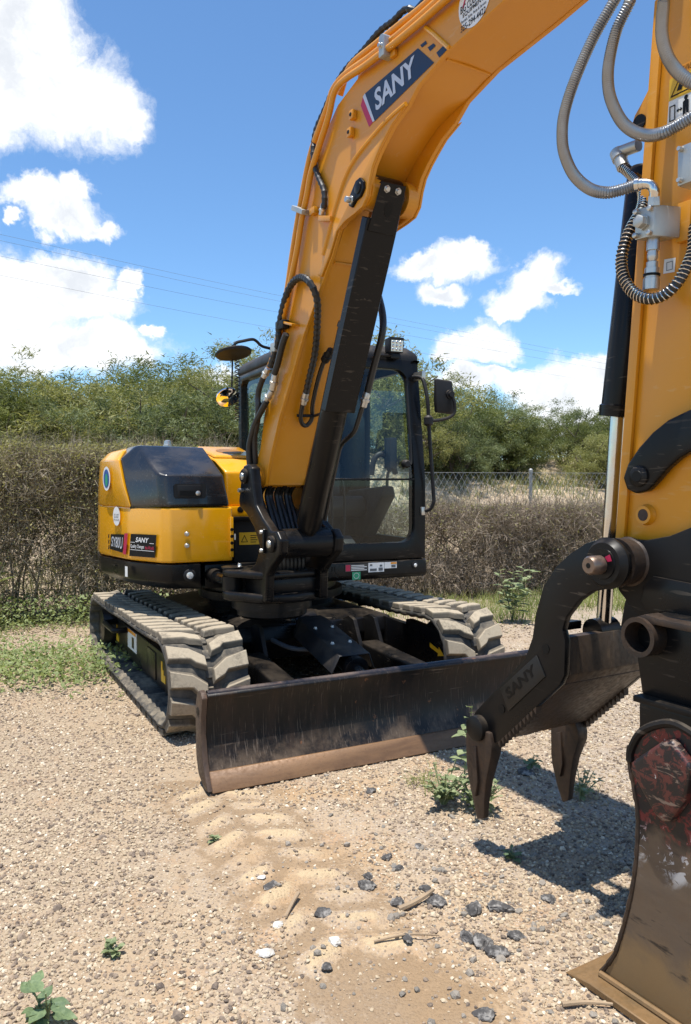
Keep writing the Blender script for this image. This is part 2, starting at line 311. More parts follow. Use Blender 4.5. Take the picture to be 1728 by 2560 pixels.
class MB:
    def __init__(s): s.v = []; s.f = []
    def add(s, vs, fs):
        o = len(s.v); s.v += [tuple(x) for x in vs]; s.f += [tuple(i + o for i in f) for f in fs]; return s
    def box(s, x0, x1, y0, y1, z0, z1):
        return s.add([(x0, y0, z0), (x1, y0, z0), (x1, y1, z0), (x0, y1, z0), (x0, y0, z1), (x1, y0, z1), (x1, y1, z1), (x0, y1, z1)],
                     [(3, 2, 1, 0), (4, 5, 6, 7), (0, 1, 5, 4), (1, 2, 6, 5), (2, 3, 7, 6), (3, 0, 4, 7)])
    def prism(s, poly, a, b, plane='xz'):
        n = len(poly)
        f = {'xz': lambda p, t: (p[0], t, p[1]), 'xy': lambda p, t: (p[0], p[1], t), 'yz': lambda p, t: (t, p[0], p[1])}[plane]
        vs = [f(p, a) for p in poly] + [f(p, b) for p in poly]
        return s.add(vs, [tuple(range(n)), tuple(range(2 * n - 1, n - 1, -1))] + [(i, i + n, (i + 1) % n + n, (i + 1) % n) for i in range(n)])
    def loft(s, loops, cap=True):
        n = len(loops[0]); vs = [p for l in loops for p in l]; fs = []
        for k in range(len(loops) - 1):
            for i in range(n): fs.append((k * n + i, k * n + (i + 1) % n, (k + 1) * n + (i + 1) % n, (k + 1) * n + i))
        if cap: fs += [tuple(range(n - 1, -1, -1)), tuple(range((len(loops) - 1) * n, len(loops) * n))]
        return s.add(vs, fs)
    def tube(s, pts, r, n=10, k=0, cap=True, rad=None):
        P = smooth(pts, k) if k else [Vector(p) for p in pts]
        m = len(P); loops = []; up = None
        for i in range(m):
            d = (P[min(m - 1, i + 1)] - P[max(0, i - 1)]).normalized()
            if up is None: up = Vector((0, 0, 1)) if abs(d.z) < 0.9 else Vector((1, 0, 0))
            a = (up - d * up.dot(d)).normalized(); up = a; c = d.cross(a); rr = rad(i / (m - 1)) if rad else r
            loops.append([P[i] + (a * math.cos(2 * math.pi * j / n) + c * math.sin(2 * math.pi * j / n)) * rr for j in range(n)])
        return s.loft(loops, cap)
    def cyl(s, p0, p1, r0, r1=None, n=20): 
        r1 = r0 if r1 is None else r1
        return s.tube([p0, p1], r0, n, rad=lambda t: r0 + (r1 - r0) * t)
    def lathe(s, p0, p1, prof, n=24):
        """prof: list of (fraction along p0-p1, radius)"""
        p0, p1 = Vector(p0), Vector(p1); d = (p1 - p0); u = d.normalized()
        a = (Vector((0, 0, 1)) if abs(u.z) < .9 else Vector((1, 0, 0))); a = (a - u * a.dot(u)).normalized(); c = u.cross(a)
        return s.loft([[p0 + d * t + (a * math.cos(2 * math.pi * j / n) + c * math.sin(2 * math.pi * j / n)) * r for j in range(n)] for t, r in prof])
    def build(s, name, mat, parent=None, fr=FW, bevel=0.0, seg=2, ang=38, flat=False, label=None, recalc=True):
        me = bpy.data.meshes.new(name); me.from_pydata(s.v, [], s.f)
        bm = bmesh.new(); bm.from_mesh(me)
        if recalc: bmesh.ops.recalc_face_normals(bm, faces=bm.faces)
        if bevel:
            es = [e for e in bm.edges if len(e.link_faces) == 2 and e.calc_face_angle(0) > R(28)]
            bmesh.ops.bevel(bm, geom=es, offset=bevel, segments=seg, profile=0.6, affect='EDGES', clamp_overlap=True)
        bm.to_mesh(me); bm.free()
        if not flat:
            for p in me.polygons: p.use_smooth = True
            me.set_sharp_from_angle(angle=R(ang))
        me.materials.append(mat)
        o = bpy.data.objects.new(name, me); place(o, parent, fr)
        if label: o['label'] = label
        return o
def fast_mesh(name, V, F, mat, parent=None, fr=FW, smooth_=False):
    V = np.asarray(V, np.float32); F = np.asarray(F, np.int32); k = F.shape[1]
    me = bpy.data.meshes.new(name); me.vertices.add(len(V)); me.vertices.foreach_set('co', V.ravel())
    me.loops.add(F.size); me.loops.foreach_set('vertex_index', F.ravel())
    me.polygons.add(len(F)); me.polygons.foreach_set('loop_start', np.arange(0, F.size, k, dtype=np.int32))
    if smooth_: me.polygons.foreach_set('use_smooth', np.ones(len(F), bool))
    me.update(calc_edges=True); me.materials.append(mat)
    o = bpy.data.objects.new(name, me); place(o, parent, fr); return o
def tag(o, label=None, cat=None, group=None, kind=None):
    for k, v in (('label', label), ('category', cat), ('group', group), ('kind', kind)):
        if v: o[k] = v
    return o
def empty(name, fr):
    o = bpy.data.objects.new(name, None); o.empty_display_size = 0.2; place(o, None, fr); return o
def copy_part(o, parent, fr, name=None):
    c = o.copy(); 
    if name: c.name = name
    place(c, parent, fr); return c
def text_unit(txt, shear=0.0, bold=0.0, space=1.0):
    """flat lettering: 2D points scaled to the unit square, and faces"""
    cu = bpy.data.curves.new('lettering_curve', 'FONT'); cu.body = txt; cu.shear = shear; cu.offset = bold; cu.space_character = space
    cu.resolution_u = 3
    ob = bpy.data.objects.new('lettering_curve', cu); me = bpy.data.meshes.new_from_object(ob)
    co = np.array([v.co[:2] for v in me.vertices]); fs = [tuple(p.vertices) for p in me.polygons]
    bpy.data.objects.remove(ob); bpy.data.meshes.remove(me)
    mn, mx = co.min(0), co.max(0); return (co - mn) / (mx - mn), fs, (mx - mn)
def text_quad(mb, txt, q, **kw):
    """lay lettering into the quad q = lower-left, lower-right, upper-right, upper-left (3D points)"""
    co, fs, _ = text_unit(txt, **kw); a, b, c, d = (Vector(p) for p in q)
    mb.add([(a.lerp(b, u)).lerp(d.lerp(c, u), v) for u, v in co], fs); return mb
def sheet(mb, pts): return mb.add(pts, [tuple(range(len(pts)))])
def bolt(parent, fr, p, d, r=0.011, h=0.009, mat=None, name='bolt'):
    p = Vector(p); d = Vector(d).normalized()
    m = MB().lathe(p, p + d * h * 1.6, [(0, r * 1.35), (0.22, r * 1.35), (0.23, r), (1.0, r * 0.92)], 6)
    return m.build(name, mat or M_ZINC, parent, fr, 0.0012, 1)
HOSE_ARM1 = [(2.773, -0.16, 3.012), (2.752, -0.17, 2.977), (2.699, -0.2, 2.882), (2.662, -0.24, 2.756), (2.65, -0.27, 2.652), (2.662, -0.29, 2.568), (2.684, -0.3, 2.502), (2.732, -0.31, 2.423), (2.794, -0.31, 2.361), (2.849, -0.3, 2.333), (2.889, -0.28, 2.332), (2.925, -0.26, 2.339)]
ELBOW1 = [(2.922, -0.26, 2.339), (2.946, -0.25, 2.338), (2.965, -0.24, 2.33), (2.974, -0.235, 2.312), (2.971, -0.23, 2.298)]
HOSE_ARM2 = [(2.826, -0.16, 2.984), (2.817, -0.17, 2.944), (2.781, -0.18, 2.882), (2.772, -0.2, 2.791), (2.784, -0.22, 2.717), (2.805, -0.23, 2.647), (2.852, -0.24, 2.563), (2.898, -0.24, 2.512), (2.953, -0.24, 2.478), (3.005, -0.24, 2.466), (3.043, -0.23, 2.474), (3.082, -0.22, 2.486)]
HOSE_ARM3 = [(2.972, -0.2, 2.895), (2.968, -0.2, 2.854), (2.979, -0.22, 2.771), (3.0, -0.23, 2.703), (3.026, -0.23, 2.649), (3.062, -0.23, 2.602), (3.095, -0.22, 2.571)]
HOSE_SPRING = [(2.711, -0.02, 2.524), (2.755, -0.04, 2.478), (2.817, -0.08, 2.414), (2.853, -0.12, 2.352), (2.869, -0.16, 2.298), (2.866, -0.2, 2.241), (2.857, -0.22, 2.19), (2.854, -0.23, 2.135), (2.873, -0.24, 2.079), (2.909, -0.24, 2.028), (2.962, -0.24, 1.999), (3.006, -0.23, 2.001), (3.044, -0.22, 2.028), (3.06, -0.2, 2.074), (3.065, -0.18, 2.123)]
SPRING_FIT = [(2.685, -0.01, 2.579), (2.713, -0.02, 2.521)]
VALVE = [(2.904, 2.275), (2.97, 2.272), (2.967, 2.182), (2.9, 2.186), (3.024, 2.254), (3.019, 2.175)]
VALVE_FIT = [(2.962, 2.304), (2.963, 2.28), (2.95, 2.174), (2.95, 2.13), (2.944, 2.09), (2.944, 2.033)]
LABELW = [(2.918, 2.134), (2.958, 2.13), (2.955, 2.088), (2.915, 2.091)]
LABEL_WARN = [(2.932, 2.697), (3.014, 2.695), (3.001, 2.535), (2.92, 2.536), (2.927, 2.671), (3.005, 2.669), (2.925, 2.606), (3.004, 2.604)]
EAR_ARM = [(2.861, 2.702), (2.826, 2.644), (2.805, 2.622), (2.798, 2.599), (2.801, 2.572), (2.851, 2.543), (2.866, 2.699)]
EAR_HOLE = [(2.84, 2.594)]
ARM_LINK = [(3.054, 1.667), (2.983, 1.642), (2.93, 1.608), (2.88, 1.563), (2.838, 1.511), (2.821, 1.468), (2.836, 1.431), (2.871, 1.418), (2.911, 1.427), (2.938, 1.451), (2.981, 1.495), (3.022, 1.526), (3.057, 1.543)]
ARM_LINK_PIN = [(2.88, 1.473)]
ARM_BOSS = [(2.853, 1.351)]
TIPPLATE = [(2.774, 1.267), (2.876, 1.272), (2.959, 1.289), (3.047, 1.317), (3.053, 1.015), (2.856, 1.047), (2.789, 1.103), (2.777, 1.127)]
FLANGE = [(2.937, 0.805), (3.128, 0.802), (3.128, 0.785), (2.937, 0.787)]
BOX = [(2.915, 0.916), (2.938, 0.806), (2.945, 0.783), (2.948, 0.652)]
TUBE = [(2.968, 0.991), (2.967, 1.052), (2.91, 0.981)]
TUBEPLATE = [(2.906, 1.04), (3.003, 1.054), (3.095, 1.045), (3.095, 1.023), (2.965, 1.03)]
THUMB = [(2.801, 1.275), (2.739, 1.256), (2.675, 1.219), (2.608, 1.166), (2.552, 1.092), (2.517, 0.991), (2.502, 0.906), (2.466, 0.823), (2.389, 0.751), (2.2, 0.565), (2.179, 0.524), (2.189, 0.471), (2.281, 0.462), (2.332, 0.483), (2.632, 0.766), (2.653, 0.804), (2.655, 0.923), (2.642, 0.957), (2.657, 1.001), (2.71, 1.064), (2.766, 1.102), (2.839, 1.121), (2.88, 1.151), (2.902, 1.19), (2.897, 1.233), (2.856, 1.267)]
THUMB_PANEL = [(2.344, 0.689), (2.527, 0.849), (2.571, 0.782), (2.389, 0.614)]
THUMB_HOLES = [(2.568, 0.878), (2.349, 0.613)]
THUMB_BOSS = [(2.229, 0.485)]
TINE1 = [(2.15, 0.413), (2.327, 0.462), (2.321, 0.426), (2.279, 0.311), (2.263, 0.228), (2.257, 0.161), (2.209, 0.143), (2.178, 0.231), (2.153, 0.308), (2.146, 0.359)]
TINE2 = [(2.182, 0.382), (2.356, 0.448), (2.358, 0.419), (2.319, 0.333), (2.296, 0.237), (2.285, 0.151), (2.244, 0.129), (2.207, 0.2), (2.183, 0.269), (2.175, 0.316)]
BACKNOTCH = [(2.504, 0.928), (2.63, 0.954), (2.644, 0.918), (2.66, 0.91), (2.683, 0.935), (2.702, 0.976)]
BKT_EDGE = [(3.076, 0.692), (3.081, 0.717), (3.107, 0.766), (3.16, 0.803), (3.22, 0.82), (3.076, 0.673), (3.088, 0.626), (3.104, 0.58), (3.108, 0.493), (3.103, 0.398), (3.088, 0.298), (3.062, 0.19), (3.035, 0.104), (2.99, -0.01)]
BKT_DIAMOND = [(3.191, 0.769), (3.223, 0.783), (3.281, 0.731), (3.264, 0.639), (3.222, 0.569), (3.202, 0.559), (3.177, 0.572), (3.098, 0.664), (3.1, 0.688)]
BOOM_LOW = [(2.231, 3.269), (1.878, 3.241), (1.682, 3.185), (1.598, 3.128), (1.465, 3.071)]
PIPE1 = [(0.578, 2.717), (0.643, 2.888), (0.706, 3.002), (0.758, 3.116), (0.851, 3.227), (0.949, 3.339), (1.011, 3.437), (1.117, 3.452), (1.287, 3.436), (1.444, 3.428), (1.543, 3.423), (1.814, 3.422), (1.926, 3.426)]
PIPE0 = [(0.473, 2.504), (0.503, 2.735), (0.589, 2.946), (0.715, 3.203), (0.818, 3.311), (0.917, 3.399), (0.973, 3.461), (1.087, 3.48), (1.287, 3.465), (1.457, 3.457), (1.567, 3.452), (1.814, 3.453)]
PIPEC = [(1.001, 3.559), (1.076, 3.579), (1.232, 3.574), (1.491, 3.564), (1.677, 3.557)]
CLAMP = [(1.444, 3.398), (1.503, 3.371), (1.503, 3.487), (1.472, 3.505), (1.444, 3.494), (0.608, 2.988), (0.733, 2.927), (0.759, 2.919), (0.81, 2.88), (0.868, 2.839), (0.973, 2.801)]
HOSE_TOP = [(1.456, -0.05, 3.679), (1.358, -0.06, 3.669), (1.254, -0.07, 3.667), (1.116, -0.08, 3.634), (0.969, -0.09, 3.607), (0.86, -0.1, 3.55), (0.796, -0.12, 3.46), (0.757, -0.15, 3.363), (0.764, -0.17, 3.251), (0.776, -0.17, 3.174), (0.826, -0.17, 3.085), (0.876, -0.17, 3.013), (0.887, -0.17, 2.962), (0.875, -0.17, 2.91)]
HOSE_TOPFIT = [(0.875, -0.17, 2.918), (0.847, -0.17, 2.863)]
HOSE_LOOP = [(0.363, -0.17, 2.261), (0.385, -0.17, 2.362), (0.458, -0.17, 2.497), (0.543, -0.17, 2.565), (0.64, -0.17, 2.578), (0.7, -0.15, 2.543), (0.728, -0.13, 2.46), (0.718, -0.12, 2.343), (0.672, -0.11, 2.176), (0.592, -0.1, 2.053), (0.544, -0.1, 1.956)]
HOSE_LOOPFIT = [(0.549, -0.1, 1.978), (0.509, -0.1, 1.902)]
PIPE_U = [(0.509, -0.1, 1.906), (0.479, -0.1, 1.835), (0.499, -0.1, 1.788), (0.558, -0.1, 1.777), (0.597, -0.09, 1.816), (0.588, -0.08, 1.896), (0.613, -0.06, 2.03), (0.647, -0.04, 2.129), (0.649, -0.02, 2.153)]
HOSE_R = [(0.867, 0.1, 2.73), (0.917, 0.12, 2.57), (0.961, 0.13, 2.444), (0.985, 0.13, 2.344), (0.973, 0.12, 2.217), (0.914, 0.11, 2.084), (0.881, 0.1, 1.946)]
HOSE_RFIT = [(0.877, 0.1, 1.957), (0.84, 0.1, 1.873)]
PIPE_R = [(0.836, 0.1, 1.878), (0.798, 0.1, 1.81), (0.743, 0.1, 1.735), (0.61, 0.1, 1.673), (0.565, 0.1, 1.604), (0.504, 0.1, 1.464), (0.446, 0.1, 1.32), (0.407, 0.1, 1.223)]
HOSE_F1 = [(0.495, -0.19, 2.294), (0.444, -0.19, 2.239), (0.382, -0.19, 2.138), (0.339, -0.19, 2.088)]
FIT_F1 = [(0.339, -0.19, 2.093), (0.285, -0.19, 1.996), (0.207, -0.2, 1.932)]
HOSE_F1B = [(0.229, -0.2, 1.935), (0.138, -0.2, 1.871), (0.068, -0.2, 1.818), (0.008, -0.2, 1.743), (-0.03, -0.2, 1.665), (-0.041, -0.19, 1.546)]
HOSE_F2 = [(0.186, -0.2, 2.086), (0.128, -0.2, 2.026), (0.105, -0.2, 1.97), (0.111, -0.2, 1.912), (0.074, -0.19, 1.818), (0.011, -0.18, 1.724), (-0.023, -0.16, 1.566)]
FIT_F2 = [(0.232, -0.19, 2.134), (0.186, -0.2, 2.082)]
SQ = [(1.164, 3.263), (1.143, 3.186)]
DECAL = [(1.255, 3.332), (1.684, 3.346), (1.8, 3.232), (1.337, 3.166)]
DECAL_RED = [(1.214, 3.291), (1.235, 3.323), (1.324, 3.168), (1.29, 3.159)]
DECAL_GREY = [(1.235, 3.323), (1.255, 3.332), (1.34, 3.169), (1.324, 3.168)]
CHECKS = [(1.701, 3.351), (1.74, 3.351), (1.751, 3.334), (1.712, 3.335), (1.754, 3.316), (1.794, 3.315), (1.81, 3.297), (1.772, 3.292), (1.815, 3.266), (1.867, 3.274), (1.887, 3.245), (1.836, 3.236)]
TEXTLINE = [(1.344, 3.207), (1.679, 3.227), (1.343, 3.303), (1.679, 3.329)]
OVAL = [(2.056, 3.318), (1.971, 3.288), (1.956, 3.338), (2.0, 3.268), (2.146, 3.278)]
BANDS = [(1.734, 3.416), (1.903, 3.241)]
CYL = [(0.248, 1.107), (0.434, 1.155), (-0.019, 1.207), (0.677, 1.749), (0.885, 1.737), (1.246, 2.854), (1.043, 2.916), (0.9, 3.023)]
DOUB = [(1.611, 3.13), (1.466, 3.113), (1.337, 3.084), (1.172, 3.034), (1.084, 2.973), (1.023, 2.9), (0.977, 2.837), (0.921, 2.75), (0.864, 2.65)]
DOUBIN = [(1.6, 3.128), (1.491, 3.089), (1.429, 3.043), (1.377, 3.006), (1.344, 2.946), (1.364, 2.889), (1.384, 2.826), (1.311, 2.791), (1.229, 2.782), (1.128, 2.785), (1.008, 2.75), (0.929, 2.634)]
EARPIN = [(1.232, 2.877), (1.164, 2.846), (1.246, 2.916), (1.281, 2.869), (1.204, 2.812), (1.161, 2.814), (1.143, 2.852)]
# ================================================================ GROUND, HILL
def vnoise(x, y, seed=0):
    xi = np.floor(x).astype(int); yi = np.floor(y).astype(int); xf = x - xi; yf = y - yi
    def hsh(a, b): 
        h = np.sin(a * 127.1 + b * 311.7 + seed * 74.7) * 43758.5453; return h - np.floor(h)
    u = xf * xf * (3 - 2 * xf); v = yf * yf * (3 - 2 * yf)
    return (hsh(xi, yi) * (1 - u) + hsh(xi + 1, yi) * u) * (1 - v) + (hsh(xi, yi + 1) * (1 - u) + hsh(xi + 1, yi + 1) * u) * v
def fbm(x, y, sc, seed=0, o=4):
    r = 0; a = .5
    for k in range(o): r = r + a * vnoise(x * sc * 2 ** k, y * sc * 2 ** k, seed + k); a *= .5
    return r
SDIR = np.array([.4593, -.8883]); SLAT = np.array([.8883, .4593])      # machine forward / across
def tread_prints(x, y):
    """sandy pads pressed up where the track rolled over"""
    h = np.zeros_like(x); p0 = np.array([-.62, 3.62])
    for k in range(9):
        for side in (-1, 1):
            c = p0 + SDIR * (k * .17 + (.08 if side > 0 else 0) + .02 * math.sin(k * 5.1 + side)) + SLAT * (side * .105 + .015 * math.sin(k * 3.3))
            dx, dy = x - c[0], y - c[1]; a = dx * SLAT[0] + dy * SLAT[1]; b = dx * SDIR[0] + dy * SDIR[1] - side * a * .5
            h += .026 * np.exp(-(a / .085) ** 4 - (b / .045) ** 2) * (0.55 + .45 * ((k * 7 + side * 3) % 5) / 4)
    return h
def ground_h(x, y):
    near = np.clip((14 - np.hypot(x, y)) / 6, 0, 1)
    h = (fbm(x, y, 1.3, 3) - .47) * .035 + (fbm(x, y, 9.0, 9) - .47) * .012 * near + tread_prints(x, y)
    wob = (fbm(x, y, 26.0, 5, 3) - .44) * .010 * near
    # rim keeps level under the machine
    fl = np.exp(-(((x + .58) / 1.6) ** 4 + ((y - 5.6) / 1.9) ** 4))
    fb = np.exp(-(((x - 1.05) / .5) ** 4 + ((y - 2.4) / .5) ** 4))
    return (h + wob) * (1 - .85 * np.maximum(fl, fb)) - .004
def axis(lo, hi, fine0, fine1, step, grow=1.16):
    a = list(np.arange(fine0, fine1, step)); s = step
    while a[-1] < hi: s *= grow; a.append(a[-1] + s)
    s = step
    while a[0] > lo: s *= grow; a.insert(0, a[0] - s)
    return np.array(a)
gx = axis(-400, 400, -3.6, 3.4, .028); gy = axis(-120, 700, 1.75, 5.6, .028)
GX, GY = np.meshgrid(gx, gy); GZ = ground_h(GX, GY)
GZ[np.hypot(GX, GY) > 30] = -.02
V = np.stack([GX.ravel(), GY.ravel(), GZ.ravel()], 1); nx_, ny_ = len(gx), len(gy)
ii = (np.arange(ny_ - 1)[:, None] * nx_ + np.arange(nx_ - 1)[None]).ravel()
F = np.stack([ii, ii + 1, ii + nx_ + 1, ii + nx_], 1)
def ground_mat():
    m, t, b = base_mat('sandy_gravel'); co = t.n('ShaderNodeNewGeometry').outputs['Position']
    n1 = t.noise(co, 0.9, 6.0, 0.6); n2 = t.noise(co, 5.0, 5.0, 0.6); n3 = t.noise(co, 60.0, 4.0, 0.6)
    col = t.mix(t.step(n1, .38, .62), (0.406, 0.296, 0.188), (0.359, 0.281, 0.200))
    col = t.mix(t.math('MULTIPLY', t.step(n2, .52, .66), .75), col, (0.390, 0.250, 0.144))
    col = t.mix(t.math('MULTIPLY', t.step(t.noise(co, 2.1, 3.0), .58, .68), .6), col, (0.445, 0.343, 0.228))
    v1 = t.n('ShaderNodeTexVoronoi', {'Vector': co, 'Scale': 90.0, 'Randomness': 1.0}); v2 = t.n('ShaderNodeTexVoronoi', {'Vector': co, 'Scale': 170.0})
    rnd = t.n('ShaderNodeSeparateColor', {0: v1.outputs['Color']}).outputs[0]
    peb = t.n('ShaderNodeValToRGB', {0: rnd}); e = peb.color_ramp.elements
    e[0].position = 0; e[0].color = (.11, .088, .08, 1); e[1].position = 1; e[1].color = (.58, .52, .44, 1)
    for p_, c_ in ((.25, (.25, .195, .16, 1)), (.5, (.34, .265, .195, 1)), (.75, (.41, .335, .255, 1))): x = e.new(p_); x.color = c_
    mask = t.math('MULTIPLY', t.step(v1.outputs['Distance'], .55, .25), t.step(n1, .30, .52, .25, .85))
    col = t.mix(mask, col, peb.outputs[0])
    sx_ = t.n('ShaderNodeSeparateXYZ', {0: co}); gm = t.step(t.math('ADD', sx_.outputs[0], t.math('MULTIPLY', t.math('SUBTRACT', n1, .5), 1.6)), .35, 1.1)
    col = t.mix(t.math('MULTIPLY', gm, .40), col, (.32, .28, .235))
    gl_ = t.step(t.math('ADD', sx_.outputs[0], t.math('MULTIPLY', t.math('SUBTRACT', n1, .5), 1.4)), -.25, -.8)
    col = t.mix(t.math('MULTIPLY', gl_, .5), col, (.335, .255, .17))
    pk = t.math('MULTIPLY', t.step(t.noise(co, 1.3, 4.0, .6), .47, .60), t.step(t.math('ABSOLUTE', t.math('SUBTRACT', sx_.outputs[0], .02)), .85, .25))
    col = t.mix(t.math('MULTIPLY', pk, .8), col, t.mix(n3, (.33, .215, .115), (.43, .29, .165)))
    sd = t.n('ShaderNodeAttribute', attribute_name='sand').outputs['Fac']; sdn = t.math('ADD', sd, t.math('ADD', t.math('MULTIPLY', t.math('SUBTRACT', n3, .5), .9), t.math('MULTIPLY', t.math('SUBTRACT', t.noise(co, 14.0, 5.0, .65), .5), 1.3)))
    col = t.mix(t.step(sdn, .2, .6, 0, .8), col, (.47, .355, .215)); col = t.mix(t.step(sdn, -.10, -.42, 0, .8), col, (.25, .17, .10))
    col = t.mix(t.math('MULTIPLY', t.step(n3, .5, .75), .35), col, (0.23, 0.165, 0.11))
    hgt = t.math('ADD', t.math('MULTIPLY', t.step(v1.outputs['Distance'], .6, .1), 1.0), t.math('ADD', t.math('MULTIPLY', t.step(v2.outputs['Distance'], .6, .1), .45), t.math('MULTIPLY', n3, .6)))
    setin(t, b, Base_Color=col, Roughness=0.95, Specular_IOR_Level=0.15, Normal=bump(t, hgt, 0.55, 0.006))
    return m
M_GROUND = ground_mat()
GR = fast_mesh('ground', V, F, M_GROUND, smooth_=True)
sa = GR.data.attributes.new('sand', 'FLOAT', 'POINT')           # loose pale sand heaped in the tread prints, raked dark soil between
_tx, _ty = GX.ravel(), GY.ravel(); _tp = tread_prints(_tx, _ty) / .026
_lane = np.exp(-(((_tx + .62) - (3.62 - _ty) * .517) / .30) ** 4) * (_ty < 3.75) * (_ty > 1.0)
sa.data.foreach_set('value', (np.clip(_tp, 0, 1) - .55 * _lane * np.clip(1 - _tp * 1.6, 0, 1)).astype(np.float32)); tag(GR, kind='structure')

# the bank that rises behind the fence
FO = np.array([-3.26, 8.35]); FD = np.array([.946, .324]); FN = np.array([-.324, .946])      # fence line: origin, along, behind
def hill_h(t, n):
    up = np.clip((n - .9) / np.where(t > 2.5, 3.4, 5.5), 0, 1); up = up * up * (3 - 2 * up)
    top = 1.15 + .12 * np.sin(t * .35 + .6) + .85 * np.clip((t - 2.5) / 2.0, 0, 1) - .45 * np.clip((t - 5.2) / 2.6, 0, 1) * np.exp(-((n - 3.6) / 2.0) ** 4)
    h = up * top + .012 * np.clip(n - 7, 0, 200) + (fbm(t, n, .45, 21) - .47) * .8 * up + (fbm(t, n, 2.2, 31) - .47) * .16 * up
    return h - .06
ts = axis(-300, 300, -8, 18, .16, 1.2); ns = np.concatenate([np.arange(.9, 14, .16), 14 + np.cumsum(.2 * 1.25 ** np.arange(22))])
TT, NN = np.meshgrid(ts, ns); HZ = hill_h(TT, NN)
V = np.stack([(FO[0] + TT * FD[0] + NN * FN[0]).ravel(), (FO[1] + TT * FD[1] + NN * FN[1]).ravel(), HZ.ravel()], 1); nx_, ny_ = len(ts), len(ns)
ii = (np.arange(ny_ - 1)[:, None] * nx_ + np.arange(nx_ - 1)[None]).ravel(); F = np.stack([ii, ii + 1, ii + nx_ + 1, ii + nx_], 1)
def hill_mat():
    m, t, b = base_mat('sandy_bank'); co = t.n('ShaderNodeNewGeometry').outputs['Position']
    n1 = t.noise(co, .8, 6.0, .65); n2 = t.noise(co, 9.0, 5.0, .65)
    col = t.mix(t.step(n2, .35, .65), (.36, .265, .175), (.56, .445, .315)); col = t.mix(t.math('MULTIPLY', t.step(n1, .48, .66), .8), col, (.20, .18, .085))
    setin(t, b, Base_Color=col, Roughness=.95, Specular_IOR_Level=.1, Normal=bump(t, n2, .6, .05)); return m
HL = fast_mesh('hill', V, F, hill_mat(), smooth_=True); tag(HL, kind='structure')
def hill_pt(x, y):
    d = np.array([x, y]) - FO; return float(hill_h(np.array([d @ FD]), np.array([d @ FN]))[0]) if d @ FN > 1.0 else 0.0
# ================================================================ EXCAVATOR
EXC = empty('excavator', FU)
tag(EXC, 'yellow and black tracked excavator with raised boom, thumb and front dozer blade', 'excavator')

# ---------------------------------------------------------------- undercarriage (frame FU)
HW, SHOE, RB, YF, YR = 1.148, 0.465, 0.262, -1.40, 1.28
def track_path():
    r = RB; zc = r + 0.03; yf = YF + r + 0.03; P = []
    q = 0.238; zq = q + 0.03; yr = YR - q - 0.03
    n = 60
    for i in range(n):                      # top run, rear to front, a little slack
        t = i / n; y = yr + (yf - yr) * t
        P.append((y, zq + q + (zc + r - zq - q) * t - 0.010 * math.sin(math.pi * t) * (1 + 0.6 * math.sin(3 * math.pi * t))))
    for i in range(36):
        a = math.pi / 2 + math.pi * i / 36; P.append((yf + r * math.cos(a), zc + r * math.sin(a)))
    for i in range(n): t = i / n; P.append((yf + (yr - yf) * t, zc - r))
    for i in range(36):
        a = -math.pi / 2 + math.pi * i / 36; P.append((yr + q * math.cos(a), zq + q * math.sin(a)))
    return P
TP = [Vector((0, y, z)) for y, z in track_path()]
TPc = resample(TP + [TP[0]], 0.0262); TPc = TPc[:-1]; NP_ = len(TPc)
def track_at(d):
    L = NP_; i = int(d * L) % L; f = d * L - int(d * L); a, b = TPc[i], TPc[(i + 1) % L]
    p = a.lerp(b, f); t = (TPc[(i + 2) % L] - TPc[(i - 1) % L]).normalized(); n = Vector((0, -t.z, t.y))
    if n.dot(p - Vector((0, 0, .292)) * 1) < 0 and abs(p.y) > 1.1: n = -n
    return p, t, n
def outward(i):
    t = (TPc[(i + 1) % NP_] - TPc[i - 1]).normalized(); return Vector((0, t.z, -t.y)), t
o0, t0 = outward(20)
OSIGN = 1.0 if o0.z > 0 else -1.0
LUGH = 0.034
lug_meshes = {}
def lug_mesh(side):
    mb = MB(); s = side
    base = [(0.002, -.066), (0.135, -.036), (0.222, .026), (0.222, .118), (0.150, .086), (0.125, .058), (0.002, .044)]
    top = [(0.006, -.054), (0.130, -.020), (0.210, .038), (0.210, .100), (0.155, .072), (0.130, .044), (0.006, .032)]
    lo = [(s * u, v, -.004) for u, v in base]; hi = [(s * u, v, LUGH) for u, v in top]
    mb.loft([lo, hi]); return mb
